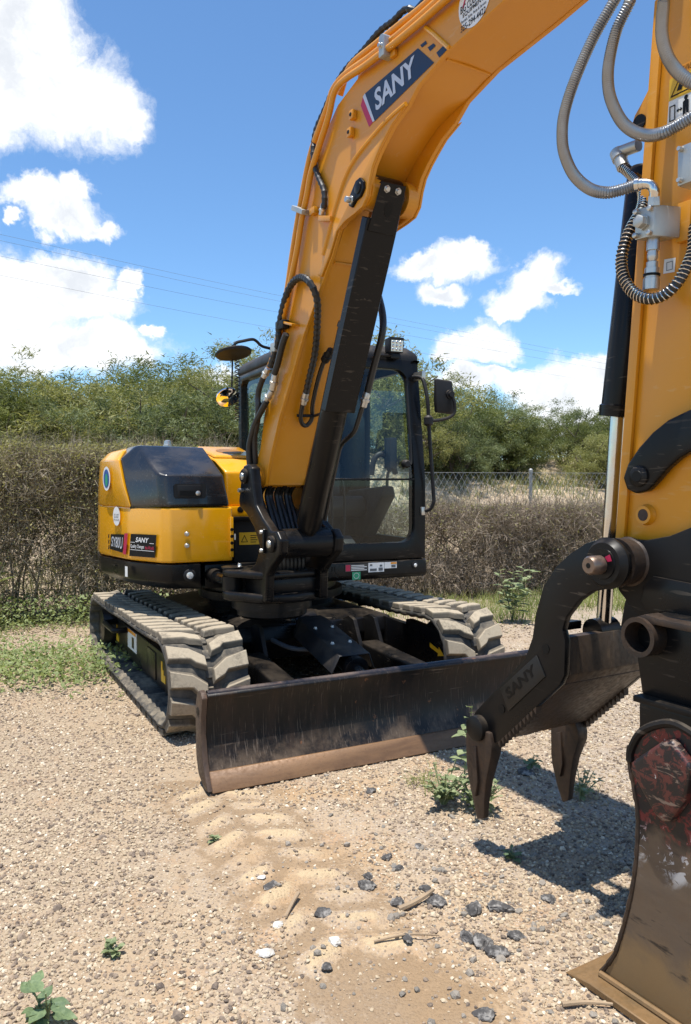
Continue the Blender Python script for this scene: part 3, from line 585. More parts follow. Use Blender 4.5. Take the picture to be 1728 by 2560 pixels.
def make_track(x_in, x_out):
    sgn = 1 if x_out > x_in else -1; xm = (x_in + x_out) / 2
    x0, x1 = min(x_in, x_out), max(x_in, x_out)
    mb = MB(); vs = []; fs = []
    for i in range(NP_):
        n, t = outward(i); n = n * OSIGN; p = TPc[i]; inn = 0.030 if (i // 2) % 2 else 0.052
        for x, d in ((x0 + .012, 0), (x0, -.012), (x0, -.026), (x0 + .03, -inn), (x1 - .03, -inn), (x1, -.026), (x1, -.012), (x1 - .012, 0)):
            q = p + n * d; vs.append((x, q.y, q.z))
    for i in range(NP_):
        j = (i + 1) % NP_
        for k in range(8): fs.append((i * 8 + k, i * 8 + (k + 1) % 8, j * 8 + (k + 1) % 8, j * 8 + k))
    mb.add(vs, fs); tr = mb.build('track', M_RUB, EXC, FU, ang=50)
    NL = 40
    for col in (0, 1):
        x_edge = x0 if col == 0 else x1; side = 1 if col == 0 else -1
        first = None
        for k in range(NL):
            d = ((k + 0.5 * col) / NL) * NP_; i = int(d) % NP_; f = d - int(d)
            n, t = outward(i); n2, t2 = outward((i + 1) % NP_); n = (n.lerp(n2, f) * OSIGN).normalized(); t = t.lerp(t2, f).normalized()
            p = TPc[i].lerp(TPc[(i + 1) % NP_], f)
            m = Matrix(((1, 0, 0, x_edge), (0, t.y, n.y, p.y), (0, t.z, n.z, p.z), (0, 0, 0, 1)))
            key = side
            if key not in lug_meshes:
                o = lug_mesh(side).build('tread_lug', M_LUG, tr, FU @ m, 0.003, 1, flat=True); lug_meshes[key] = o
            else: copy_part(lug_meshes[key], tr, FU @ m)
    NC = 52
    for k in range(NC):                      # steel-core bridges showing between the lug rows
        d = (k / NC) * NP_; i = int(d) % NP_; n, t = outward(i); n = n * OSIGN; p = TPc[i]
        m = Matrix(((1, 0, 0, xm), (0, t.y, n.y, p.y), (0, t.z, n.z, p.z), (0, 0, 0, 1)))
        if 'c' not in lug_meshes:
            lug_meshes['c'] = MB().prism([(-.022, -.030), (.022, -.030), (.022, .030), (-.022, .030)], -.004, .012, 'xy').build('tread_bridge', M_RUB, tr, FU @ m, 0.004, 1)
        else: copy_part(lug_meshes['c'], tr, FU @ m)
    return tr
make_track(-HW + SHOE, -HW); make_track(HW - SHOE, HW)

def track_frame(s):
    xo = s * (HW - 0.15); xi = s * (HW - SHOE + 0.06); x0, x1 = min(xo, xi), max(xo, xi)
    prof = [(-.80, .14), (-.80, .33), (-.74, .355), (.84, .355), (.90, .33), (.90, .14), (.84, .115), (-.74, .115)]
    tf = MB().prism(prof, x0, x1, 'yz').build('track_frame', M_BLK, EXC, FU, 0.012)
    xs = s * (HW - 0.035)
    MB().prism([(-1.14, .20), (-1.14, .32), (-1.02, .36), (-.80, .35), (-.80, .13), (-1.0, .13)], x0 - .004, x1 - .03, 'yz').build('idler_yoke', M_BLK, tf, FU, 0.01)
    idl = MB().lathe((x0 + .02, -1.11, .292), (x1 - .02, -1.11, .292), [(0, .05), (.02, .19), (.2, .215), (.25, .2), (.45, .2), (.5, .205), (.55, .2), (.75, .2), (.8, .215), (.98, .19), (1, .05)], 32)
    idl.build('idler_wheel', M_BLKDUST, tf, FU)
    teeth = []
    n = 18
    for k in range(n * 2):
        r_ = .218 if k % 2 == 0 else .185
        teeth.append((1.01 + r_ * .92 * math.cos(math.pi * k / n), .268 + r_ * .92 * math.sin(math.pi * k / n)))
    MB().prism(teeth, s * (HW - SHOE / 2) - .02, s * (HW - SHOE / 2) + .02, 'yz').build('sprocket', M_BLKDUST, tf, FU, 0.004, 1)
    mot = MB().lathe((s * (HW - SHOE + .02), 1.01, .268), (s * (HW - .05), 1.01, .268), [(0, .14), (.5, .15), (.52, .17), (.8, .17), (.85, .155), (.98, .13), (1, .02)], 32)
    mot.build('final_drive', M_BLK, tf, FU)
    for k in range(6):
        y = -.70 + k * .29
        MB().lathe((x0 + .05, y, .098), (x1 - .02, y, .098), [(0, .03), (.05, .062), (.3, .062), (.32, .05), (.68, .05), (.7, .062), (.95, .062), (1, .03)], 20).build('track_roller', M_BLKDUST, tf, FU)
    MB().lathe((x0 + .08, .1, .47), (x1 - .06, .1, .47), [(0, .03), (.05, .05), (.95, .05), (1, .03)], 20).build('carrier_roller', M_BLKDUST, tf, FU)
    return tf, xo
tfL, xo = track_frame(-1)
tfR, _ = track_frame(1)
# outer side of the near track frame: step loop, access plate, warning labels
MB().tube([(xo + .02, .42, .325), (xo - .09, .44, .325), (xo - .10, .50, .325), (xo - .10, .76, .325), (xo - .09, .82, .325), (xo + .02, .84, .325)], .022, 8, 4).build('step_loop', M_BLK, tfL, FU)
MB().box(xo - .008, xo + .004, -.46, -.22, .14, .325).build('access_plate', M_BLK, tfL, FU, 0.006)
MB().box(xo - .003, xo, .12, .42, .20, .345).build('warning_label', M_WHITE, tfL, FU)
mb = MB(); sheet(mb, [(xo - .0045, .42, .345), (xo - .0045, .14, .345), (xo - .0045, .14, .320), (xo - .0045, .42, .320)]); mb.build('warning_header', M_ORANGEP, tfL, FU)
mb = MB(); sheet(mb, [(xo - .0045, .27, .300), (xo - .0045, .20, .300), (xo - .0045, .20, .22), (xo - .0045, .27, .22)]); mb.build('warning_pictogram', M_INK, tfL, FU)
for (ya, yb) in ((.76, .86), (-.70, -.60)):
    MB().prism([(ya, .17), (yb, .17), (yb, .30), (yb - .03, .30), (yb - .03, .25), (ya + .04, .25), (ya + .04, .22), (ya, .22)], xo - .003, xo, 'yz').build('yellow_marker', M_LABELY, tfL, FU)
for k in range(3):
    bolt(tfL, FU, (xo - .003, -1.02 + k * .05, .21), (-1, 0, 0), 0.016, 0.012, M_ZINC)
# yellow travel arrow on the inner side of the far track frame
xa = HW - SHOE + .055
mb = MB(); mb.prism([(-1.10, .345), (-1.10, .315), (-1.20, .29), (-1.195, .270), (-1.27, .285), (-1.21, .335), (-1.205, .315)], xa - .004, xa - .002, 'yz'); mb.build('travel_arrow', M_LABELY, tfR, FU)
MB().prism([(-1.30, .20), (-1.30, .36), (-1.2, .44), (-.78, .46), (-.78, .12), (-1.2, .12)], xa - .002, xa + .06, 'yz').build('idler_guard', M_BLK, tfR, FU, .008)

# centre frame
ch = MB().loft([[(-.62, -.72, .26), (.62, -.72, .26), (.62, .80, .26), (-.62, .80, .26)], [(-.64, -.80, .40), (.64, -.80, .40), (.64, .86, .40), (-.64, .86, .40)],
                [(-.60, -.78, .50), (.60, -.78, .50), (.60, .84, .50), (-.60, .84, .50)], [(-.42, -.62, .555), (.42, -.62, .555), (.42, .66, .555), (-.42, .66, .555)]]).build('centre_frame', M_BLK, EXC, FU, 0.012)
for s in (-1, 1):
    for y in (-.62, .58):
        MB().loft([[(s * .55, y - .20, .22), (s * .55, y + .20, .22), (s * .55, y + .20, .50), (s * .55, y - .20, .50)], [(s * .84, y - .17, .18), (s * .84, y + .17, .18), (s * .84, y + .17, .38), (s * .84, y - .17, .38)]]).build('axle_leg', M_BLK, ch, FU, 0.01)
    for x in ((-.60, -.44) if s < 0 else (.24, .40)):            # hinge plates for the blade arms
        MB().prism([(-.76, .24), (-.76, .50), (-.86, .535), (-.93, .52), (-1.02, .36), (-1.04, .28), (-.98, .22)], x - .014, x + .014, 'yz').build('hinge_plate', M_BLKDUST, ch, FU, 0.005)
    MB().lathe((-.64 if s < 0 else .20, -.97, .30), (-.40 if s < 0 else .44, -.97, .30), [(0, .028), (.04, .034), (.96, .034), (1, .028)], 20).build('hinge_pin', M_ZINC, ch, FU)
MB().tube([(-.38, -.72, .46), (-.30, -.80, .40), (-.20, -.92, .36), (-.05, -1.0, .37), (.02, -1.02, .42)], .016, 10, 6).build('blade_hose', M_CABLE, ch, FU)

# dozer blade
DB = empty('dozer_blade', FU); WORLD.pop(DB.name); COL.objects.unlink(DB); bpy.data.objects.remove(DB)
prof = [(-2.058, .075), (-2.022, .14), (-2.004, .21), (-1.998, .28), (-2.004, .36), (-2.022, .425), (-2.030, .437), (-2.012, .452), (-1.985, .445), (-1.970, .40), (-1.962, .30), (-1.966, .20), (-1.985, .13), (-2.02, .072)]
DB = MB().prism(prof, -1.135, 1.135, 'yz').build('dozer_blade', M_BLADE, EXC, FU, 0.004, 1)
MB().prism([(-2.118, .004), (-2.066, .088), (-2.048, .086), (-2.096, .002)], -1.14, 1.14, 'yz').build('cutting_edge', M_CUT, DB, FU, 0.003, 1)
ep = [(-2.012, .455), (-2.032, .43), (-2.012, .34), (-2.008, .25), (-2.035, .13), (-2.072, .07), (-2.112, .012), (-2.06, .006), (-1.96, .05), (-1.925, .13), (-1.915, .36), (-1.945, .435), (-1.98, .46)]
for s in (-1, 1):
    o = MB().prism(ep, s * 1.135, s * 1.163, 'yz').build('end_plate', M_ENDP, DB, FU, 0.006)
    MB().lathe((s * 1.1635, -1.965, .355), (s * 1.1655, -1.965, .355), [(0, .022), (1, .022)], 6).build('lifting_hole_shade', M_INK, o, FU)  # black disc on the plate paints the dark of the hole
MB().tube([(-1.13, -2.0, .440), (1.13, -2.0, .440)], .021, 12).build('top_rail', dusty('blade_rail_paint', (0.012, 0.012, 0.016), 0.3, dust=(.2, .13, .09), amount=.5, up=1.0, scratch=.6, sc_col=(.32, .13, .06), sc_scale=(5, 40, 40)), DB, FU)
for s in (-1, 1):
    A = Vector((-.52 if s < 0 else .32, -.97, .31)); Bq = Vector((-.56 if s < 0 else .36, -1.97, .24)); d = (Bq - A).normalized(); sx = Vector((1, 0, 0)); uz = d.cross(sx) * -1
    lo = []
    for p in (A, Bq):
        lo.append([p + sx * a + uz * c for a, c in ((-.07, -.07), (.07, -.07), (.07, .07), (-.07, .07))])
    MB().loft(lo).build('blade_arm', M_BLK, EXC, FU, 0.02, 3)
A = Vector((-.05, -.70, .50)); Bq = Vector((-.12, -1.96, .30)); d = (Bq - A).normalized()
bc = MB().lathe(A + d * .06, A + d * .92, [(0, .05), (.02, .062), (.90, .062), (.91, .072), (.99, .072), (1, .045)], 24).build('blade_cylinder', M_BLK, EXC, FU)
MB().cyl(A + d * .90, Bq, .030).build('cylinder_rod', M_CHROME, bc, FU)
MB().lathe(A - Vector((.10, 0, 0)), A + Vector((.10, 0, 0)), [(0, .045), (.1, .075), (.9, .075), (1, .045)], 24).build('cylinder_eye', M_BLK, bc, FU, .004)
u = Vector((1, 0, 0)); w = u.cross(d); w = w if w.z > 0 else -w
sec = [(-.145, -.03), (-.10, .075), (.10, .075), (.145, -.03), (.135, -.03), (.094, .067), (-.094, .067), (-.135, -.03)]
gd = MB().loft([[A + d * t + u * a * k + w * b for a, b in sec] for t, k in ((.13, .8), (.22, 1.0), (.82, 1.0), (.86, 1.0))]).build('cylinder_guard', M_SATIN, bc, FU, .003, 1)
for t in (.38, .66):
    for a in (-.06, .06): bolt(gd, FU, A + d * t + u * a + w * .075, w, .011, .008)

# slewing ring
SR = MB().lathe((0, 0, .54), (0, 0, .74), [(0, .48), (.3, .50), (.32, .55), (.6, .55), (.62, .50), (1, .50)], 48).build('slewing_ring', M_BLK, EXC, FU)
# ---------------------------------------------------------------- slewed upper body (frame FM)
PLAN = [(-.475, -.637), (-.90, -.637), (-.955, -.60), (-1.105, -.32), (-1.136, -.20), (-1.235, .22), (-1.22, .50), (-1.08, .86), (-.78, 1.12), (-.40, 1.26), (0, 1.30), (.40, 1.26), (.78, 1.12), (1.0, .92), (1.02, .60)]
def plan_prism(pts, z0, z1, inset0=0.0, inset1=0.0):
    c = Vector((-.2, .2, 0)); loops = []
    for z, k in ((z0, inset0), (z1, inset1)):
        l = []
        for x, y in pts:
            v = Vector((x, y, 0)); dd = (c - v).normalized() * k; l.append((x + dd.x, y + dd.y, z))
        loops.append(l)
    return MB().loft(loops)
skirt_pts = PLAN[1:] + [(1.02, .0), (-.70, 0.0), (-.70, -.637)]
SK = MB(); c = Vector((-.2, .2, 0)); loops = []
for z, k in ((.745, .10), (.80, .012), (.915, .0)):
    l = []
    for x, y in skirt_pts:
        v = Vector((x, y, 0)); dd = (c - v).normalized() * (k if y > -0.5 or x < -.8 else k * .25); l.append((x + dd.x, y + dd.y, z))
    loops.append(l)
SK.loft(loops); SK = SK.build('counterweight_skirt', M_BLK, EXC, FM, 0.012)
MB().lathe((-.776, -.634, .842), (-.776, -.650, .842), [(0, .040), (.5, .042), (1, .030)], 24).build('marker_bezel', M_SATIN, SK, FM)
MB().lathe((-.776, -.648, .842), (-.776, -.655, .842), [(0, .023), (.8, .022), (1, .012)], 20).build('marker_lamp', M_LENS, SK, FM)
mb = MB(); sheet(mb, [(-1.129, -.295, .815), (-1.118, -.330, .815), (-1.118, -.330, .885), (-1.129, -.295, .885)]); 
for i, v in enumerate(mb.v): mb.v[i] = (v[0] - .006, v[1] - .003, v[2])
mb.build('lift_label', M_WHITE, SK, FM)
# main deck under cab and engine
MB().box(-.66, 1.0, -.58, .95, .74, .90).build('deck_frame', M_BLK, EXC, FM, .01)

# yellow lower side panels
yp = [(-.485, -.637), (-.90, -.637), (-.955, -.60), (-1.105, -.32), (-1.136, -.20), (-1.235, .22), (-1.22, .50), (-1.08, .86), (-.78, 1.12), (-.40, 1.26), (0, 1.30), (.0, .30), (-.485, .30)]
SP = plan_prism(yp, .925, 1.285, .004, .012).build('side_panel', M_HOODY, EXC, FM, 0.016, 3)
# rear/side shell that rises behind the black hood
rest = [(-1.232, .22), (-1.215, .50), (-1.075, .86), (-.78, 1.11), (-.40, 1.25), (0, 1.29), (0, .44), (-.95, .44)]
def ins(p, k): v = Vector((p[0], p[1], 0)); d_ = (Vector((-.2, .35, 0)) - v).normalized() * k; return (p[0] + d_.x, p[1] + d_.y)
RSM = MB().loft([[(*p, 1.283) for p in [(-1.04, -.24), (-1.099, -.322), (-1.131, -.20)] + [ins(q_, .006) for q_ in rest]],
                 [(*p, 1.44) for p in [(-1.06, -.17), (-1.133, -.245), (-1.165, -.15)] + [ins(q_, .012) for q_ in rest]],
                 [(*p, 1.605) for p in [(-1.08, -.10), (-1.150, -.168), (-1.172, -.10)] + [ins(q_, .025) for q_ in rest]],
                 [(*p, 1.668) for p in [(-1.04, -.03), (-1.105, -.09), (-1.12, -.05)] + [ins(q_, .085) for q_ in rest]],
                 [(*p, 1.692) for p in [(-.98, .03), (-1.04, -.02), (-1.05, .02)] + [ins(q_, .17) for q_ in rest]]])
RS = RSM.build('rear_shell', M_HOODY, EXC, FM, 0.02, 3)
c = Vector((-.2, .2, 0))
# black engine hood : faceted shell
def H(x, y, z): return Vector((x, y, z))
hv = [H(-.50, -.630, 1.290), H(-.90, -.630, 1.288), H(-.955, -.590, 1.290), H(-1.092, -.318, 1.288), H(-1.122, -.245, 1.43), H(-1.138, -.165, 1.605),     # 0-5 lower rim
      H(-.535, -.600, 1.500), H(-.915, -.600, 1.500), H(-.965, -.565, 1.505),                                                                          # 6-8 knee line
      H(-.575, -.230, 1.695), H(-1.030, -.215, 1.705), H(-1.075, -.05, 1.69),                                                                          # 9-11 top front
      H(-.575, .42, 1.70), H(-1.0, .42, 1.695), H(-1.05, .40, 1.62),
      H(-.50, .42, 1.29), H(-1.05, .42, 1.40)]
hf = [(0, 1, 7, 6), (1, 2, 8, 7), (2, 3, 8), (3, 4, 8), (4, 5, 10, 8), (5, 11, 10), (11, 5, 14), (6, 7, 8, 10, 9), (10, 11, 13, 12, 9), (11, 14, 13), (0, 6, 9, 12, 15), (15, 12, 13, 14, 16), (14, 5, 16), (5, 4, 3, 2, 1, 0, 15, 16)]
mb = MB(); mb.add(hv, hf); HD = mb.build('engine_hood', M_HOODB, EXC, FM, 0.020, 3, ang=50)
# latch handle; a flat black plate paints the shade of its recess
MB().prism([(-.86, 1.345), (-.67, 1.345), (-.66, 1.36), (-.66, 1.43), (-.67, 1.44), (-.86, 1.44), (-.87, 1.43), (-.87, 1.36)], -.630, -.626, 'xz').build('latch_plate', M_SATIN, HD, FM)
LY = -.622
MB().prism([(-.85, 1.352), (-.69, 1.352), (-.69, 1.432), (-.85, 1.432)], -.634, -.618, 'xz').build('latch_bezel', M_SATIN, HD, FM, .006)
MB().prism([(-.835, 1.362), (-.735, 1.362), (-.735, 1.395), (-.835, 1.395)], -.6355, -.6345, 'xz').build('latch_recess_shade', M_INK, HD, FM)
MB().lathe((-.715, -.632, 1.378), (-.715, -.642, 1.378), [(0, .016), (.7, .016), (1, .010)], 18).build('latch_lock', M_ZINC, HD, FM)
MB().lathe((-.74, .20, 1.69), (-.74, .20, 1.765), [(0, .034), (.5, .034), (.52, .028), (.9, .024), (1, .010)], 20).build('exhaust_cap', M_ZINC, HD, FM)
# yellow cover between hood and boom
cv = [[(-.49, -.50, 1.285), (-.20, -.50, 1.285), (-.20, .60, 1.285), (-.49, .60, 1.285)], [(-.495, -.49, 1.52), (-.20, -.49, 1.52), (-.20, .60, 1.52), (-.51, .60, 1.52)],
      [(-.535, -.38, 1.600), (-.20, -.38, 1.600), (-.20, .60, 1.600), (-.54, .60, 1.60)], [(-.562, .05, 1.690), (-.20, .05, 1.690), (-.20, .60, 1.690), (-.562, .60, 1.69)]]
CVR = MB().loft(cv).build('tank_cover', M_HOODY, EXC, FM, 0.018, 3)
MB().box(-.485, -.20, -.52, -.30, 1.20, 1.2845).build('cover_apron', M_HOODY, CVR, FM, .01)
fl = MB().loft([[(-.52, -.30, 1.622), (-.22, -.30, 1.622), (-.22, .10, 1.703), (-.545, .10, 1.703)], [(-.51, -.29, 1.640), (-.22, -.29, 1.640), (-.22, .09, 1.717), (-.535, .09, 1.717)]]).build('filler_lid', M_HOODY, CVR, FM, .006)
th = [R(10 * k) for k in range(36)]
mb = MB(); mb.add([(-.36 + .095 * math.cos(a), -.12 + .10 * math.sin(a), 1.660 + (.03 + .10 * math.sin(a)) * .2 + .010) for a in th], [tuple(range(36))]); mb.build('filler_recess_shade', plain('lid_recess_shade', (.30, .13, .012), .4), fl, FM)  # flat disc in darker yellow paints the shade of a recess
MB().lathe((-.395, -.505, 1.262), (-.395, -.53, 1.262), [(0, .022), (.9, .022), (1, .016)], 20).build('rubber_stop', M_INK, CVR, FM)
# valve bay between panel and boom
MB().box(-.478, .0, -.30, .3, .91, 1.27).build('valve_bay', M_INT, EXC, FM, .008)
VB = MB().box(-.475, -.10, -.56, -.30, 1.185, 1.215).build('bay_ledge', M_BLK, EXC, FM, .006)
MB().box(-.44, -.20, -.52, -.49, .90, 1.185).build('bay_door', M_SATIN, EXC, FM, .008)
WL = MB().box(-.405, -.262, -.524, -.521, 1.02, 1.105).build('warning_plate', M_LABELY, EXC, FM)
mb = MB(); tri = [(-.393, 1.038), (-.343, 1.038), (-.368, 1.088)]; ti = [(-.386, 1.042), (-.350, 1.042), (-.368, 1.079)]
mb.add([(x, -.5255, z) for x, z in tri + ti], [(0, 1, 4, 3), (1, 2, 5, 4), (2, 0, 3, 5)]); mb.build('warning_triangle', M_INK, WL, FM)
for k in range(4):
    mb = MB(); z = 1.085 - k * .015; sheet(mb, [(-.325, -.5255, z), (-.275 - .01 * (k % 2), -.5255, z), (-.275 - .01 * (k % 2), -.5255, z - .005), (-.325, -.5255, z - .005)]); mb.build('warning_line', M_INK, WL, FM)
MB().box(-.455, -.445, -.575, -.573, 1.06, 1.10).build('white_tag', M_WHITE, EXC, FM)
# reflector strip on the end of the side panel
RSP = MB().box(-.505, -.480, -.648, -.634, .95, 1.22).build('panel_edge_strip', M_HOODY, SP, FM, .006)
for k in range(4): MB().lathe((-.492, -.647, 1.00 + k * .045), (-.492, -.652, 1.00 + k * .045), [(0, .012), (1, .010)], 16).build('strip_plug', M_INK, SP, FM)
for z in (1.113, 1.037): bolt(SP, FM, (-.792, -.636, z), (0, -1, 0), .013, .016)
# decals on the chamfered side panel: faces B (chamfer) and A (side)
def onface(p0, p1, lift=.004):
    p0, p1 = Vector((*p0, 0)), Vector((*p1, 0)); u = (p1 - p0); n = Vector((u.y, -u.x, 0)).normalized()
    if n.dot(Vector((-1, -1, 0))) < 0: n = -n
    return lambda t, z, e=0.0: p0 + u * t + n * (lift + e) + Vector((0, 0, z))
PB = onface((-.955, -.60), (-1.105, -.32), .006)       # t=0 near the front corner
PA = onface((-1.105, -.32), (-1.235, .22), .007)
def quadB(t0, t1, z0, z1, e=0.0, sl=0.0): return [PB(t1, z0 + sl, e), PB(t0, z0, e), PB(t0, z1, e), PB(t1, z1 + sl * .4, e)]
mb = MB(); sheet(mb, [PB(1.00, .955), PB(.16, .958), PB(.10, 1.108), PB(.94, 1.105)]); DC = mb.build('brand_decal', M_INK, SP, FM)
mb = MB(); text_quad(mb, 'SANY', [PB(.78, 1.052, .0015), PB(.36, 1.052, .0015), PB(.34, 1.085, .0015), PB(.76, 1.085, .0015)], bold=.02, shear=.1); mb.build('brand_lettering', M_WHITE, DC, FM)
mb = MB(); text_quad(mb, 'Quality Changes', [PB(.95, 1.006, .0015), PB(.50, 1.006, .0015), PB(.50, 1.036, .0015), PB(.95, 1.036, .0015)], bold=.008); mb.build('slogan_lettering', M_WHITE, DC, FM)
mb = MB(); text_quad(mb, 'the World', [PB(.47, 1.008, .0015), PB(.19, 1.008, .0015), PB(.19, 1.032, .0015), PB(.47, 1.032, .0015)], bold=.008); mb.build('slogan_lettering', M_RED, DC, FM)
for (a, b_, z) in ((.95, .80, 1.048), (.32, .18, 1.048), (.95, .18, .998)):
    mb = MB(); sheet(mb, [PB(a, z, .0015), PB(b_, z, .0015), PB(b_, z + .003, .0015), PB(a, z + .003, .0015)]); mb.build('decal_rule', M_WHITE, DC, FM)
mb = MB(); sheet(mb, [PA(.19, .962), PA(.10, .958), PA(.03, 1.106), PA(.13, 1.104)]); mb.build('red_stripe', M_RED, SP, FM)
mb = MB(); sheet(mb, [PA(.61, .978), PA(.20, .968), PA(.14, 1.095), PA(.57, 1.085)]); MD = mb.build('model_decal', M_INK, SP, FM)
mb = MB(); text_quad(mb, 'SY80U', [PA(.56, 1.0, .0015), PA(.21, .992, .0015), PA(.18, 1.075, .0015), PA(.54, 1.070, .0015)], bold=.015); mb.build('model_lettering', M_SILVER, MD, FM)
for k in range(3):
    mb = MB(); z = .975 + k * .04; sheet(mb, [PA(.67, z), PA(.635, z - .001), PA(.625, z + .028), PA(.66, z + .028)]); mb.build('model_check', M_INK, MD, FM)
def disc_on(P, t, z, rt, rz, e=0.0, n=32): 
    mb = MB(); mb.add([P(t + rt * math.cos(2 * math.pi * k / n), z + rz * math.sin(2 * math.pi * k / n), e) for k in range(n)], [tuple(range(n))]); return mb
s1 = disc_on(PA, .38, 1.215, .115, .066).build('dealer_sticker', M_WHITE, SP, FM)
for k, (w_, tx) in enumerate(((.16, 'BIG COUNTRY'), (.15, 'EQUIPMENT'), (.19, '325-294-4422'))):
    z = 1.225 - k * .018; mb = MB(); text_quad(mb, tx, [PA(.38 + w_ / 2, z - .006, .0015), PA(.38 - w_ / 2, z - .006, .0015), PA(.38 - w_ / 2, z + .006, .0015), PA(.38 + w_ / 2, z + .006, .0015)]); mb.build('sticker_lettering', M_INK, s1, FM)
PA2 = onface((-1.140, -.24), (-1.232, .22), .014)
s2 = disc_on(PA2, .58, 1.475, .165, .085).build('round_badge', M_WHITE, RS, FM)
b2 = disc_on(PA2, .58, 1.475, .125, .066, .0012).build('badge_field', M_BLUEP, s2, FM)
disc_on(PA2, .57, 1.465, .06, .045, .0024).build('badge_leaf', M_GREENP, b2, FM)

# ---------------------------------------------------------------- cab
def prof_y(z):      # front face: upright below, leaning back above
    return -.637 if z < 1.47 else -.637 + (z - 1.47) * .145
def ring_frame(outer, inner, mapf, thick):
    """outer/inner: same-length 2D loops; mapf(u, v, depth) -> 3D"""
    n = len(outer); mb = MB(); vs = []
    for d in (0, thick):
        vs += [mapf(u, v, d) for u, v in outer] + [mapf(u, v, d) for u, v in inner]
    fs = []
    for i in range(n):
        j = (i + 1) % n
        fs += [(i, j, n + j, n + i), (2 * n + i, 3 * n + i, 3 * n + j, 2 * n + j), (i, 2 * n + i, 2 * n + j, j), (n + i, n + j, 3 * n + j, 3 * n + i)]
    return mb.add(vs, fs)
def rrect(x0, x1, z0, z1, r, n=9, zs=()):
    pts = []
    for cx, cz, a0 in ((x1 - r, z0 + r, -90), (x1 - r, z1 - r, 0), (x0 + r, z1 - r, 90), (x0 + r, z0 + r, 180)):
        for k in range(n + 1): a = R(a0 + 90 * k / n); pts.append((cx + r * math.cos(a), cz + r * math.sin(a)))
        # extra points on the straight run so that it can follow a bent plane
    out = []
    for i in range(len(pts)):
        a, b_ = pts[i], pts[(i + 1) % len(pts)]; out.append(a)
        if math.hypot(a[0] - b_[0], a[1] - b_[1]) > .3:
            for k in range(1, 12): out.append((a[0] + (b_[0] - a[0]) * k / 12, a[1] + (b_[1] - a[1]) * k / 12))
    return out
CABX0, CABX1, CABZ0, CABZ1, CABYR = 0.0, 1.0, .885, 2.40, .84
def front_map(u, v, d): return (u, prof_y(v) + d, v)
inn = rrect(.075, .905, 1.008, 2.29, .11)
outl = []
for (u, v) in inn:
    uu = (u - .49) / .415; vv = (v - 1.649) / .641; m_ = max(abs(uu), abs(vv)); uu /= m_; vv /= m_
    outl.append((.5 + uu * .5, 1.6425 + vv * .7575))
CAB = ring_frame(outl, inn, front_map, .07).build('cab', M_BLK, EXC, FM, 0.010, 2, ang=45)
def pane(name, pts, parent=CAB): mb = MB(); mb.add(pts, [tuple(range(len(pts)))]); return mb.build(name, M_GLASS, parent, FM, flat=True)
wn = [(x, prof_y(z) + .022, z) for x, z in ((.07, 1.0), (.91, 1.0), (.91, 1.464), (.07, 1.464))]; pane('lower_windscreen', wn)
wn = [(x, prof_y(z) + .022, z) for x, z in ((.07, 1.474), (.91, 1.474), (.91, 2.295), (.07, 2.295))]; pane('upper_windscreen', wn)
MB().box(.07, .91, -.632, -.612, 1.462, 1.478).build('windscreen_bar', M_BLK, CAB, FM, .003, 1)
# roof with rounded edges
rf = MB().loft([[(-.005, -.512, 2.35), (1.005, -.512, 2.35), (1.005, CABYR, 2.35), (-.005, CABYR, 2.35)], [(-.01, -.50, 2.415), (1.01, -.50, 2.415), (1.01, CABYR + .01, 2.415), (-.01, CABYR + .01, 2.415)],
                [(.05, -.43, 2.472), (.95, -.43, 2.472), (.95, CABYR - .06, 2.472), (.05, CABYR - .06, 2.472)]]).build('cab_roof', M_SATIN, CAB, FM, .025, 3)
# left side frame and window
def side_frame(x, ys, name, inn, th):
    cu = (ys[0] + ys[1]) / 2; o = []
    for (u, v) in inn:
        uu = (u - cu) / ((ys[1] - ys[0]) / 2 - .07); vv = (v - 1.66) / .66; m_ = max(abs(uu), abs(vv)); uu /= m_; vv /= m_
        yy = cu + uu * (ys[1] - ys[0]) / 2; zz = 1.62 + vv * .74
        if yy < ys[0] + .02: yy = prof_y(zz) + .05
        o.append((yy, zz))
    return ring_frame(o, inn, lambda u, v, d: (x + d, u, v), th).build(name, M_BLK, CAB, FM, 0.006, 1, ang=45)
side_frame(0.002, (-.58, CABYR - .002), 'left_side_frame', rrect(-.46, .76, 1.30, 2.30, .06), .05)
pane('left_window', [(.03, y, z) for y, z in ((-.47, 1.29), (.77, 1.29), (.77, 2.31), (-.38, 2.31), (-.47, 1.6))])
side_frame(.948, (-.58, CABYR - .002), 'door_frame', rrect(-.47, .30, 1.02, 2.30, .08), .05)
pane('door_window', [(.975, y, z) for y, z in ((-.48, 1.01), (.31, 1.01), (.31, 2.31), (-.38, 2.31), (-.48, 1.6))])
innr = rrect(.08, .92, 1.28, 2.30, .07); outr = []
for (u, v) in innr:
    uu = (u - .5) / .42; vv = (v - 1.79) / .51; m_ = max(abs(uu), abs(vv)); outr.append((.5 + uu / m_ * .5, 1.62 + vv / m_ * .74))
ring_frame(outr, innr, lambda u, v, d: (u, CABYR - .05 + d, v), .05).build('rear_frame', M_BLK, CAB, FM, .005, 1, ang=45)
pane('rear_window', [(x, CABYR - .02, z) for x, z in ((.07, 1.27), (.93, 1.27), (.93, 2.31), (.07, 2.31))])
MB().box(.03, .97, -.55, CABYR - .06, .886, .925).build('cab_floor', M_INT, CAB, FM, .005)
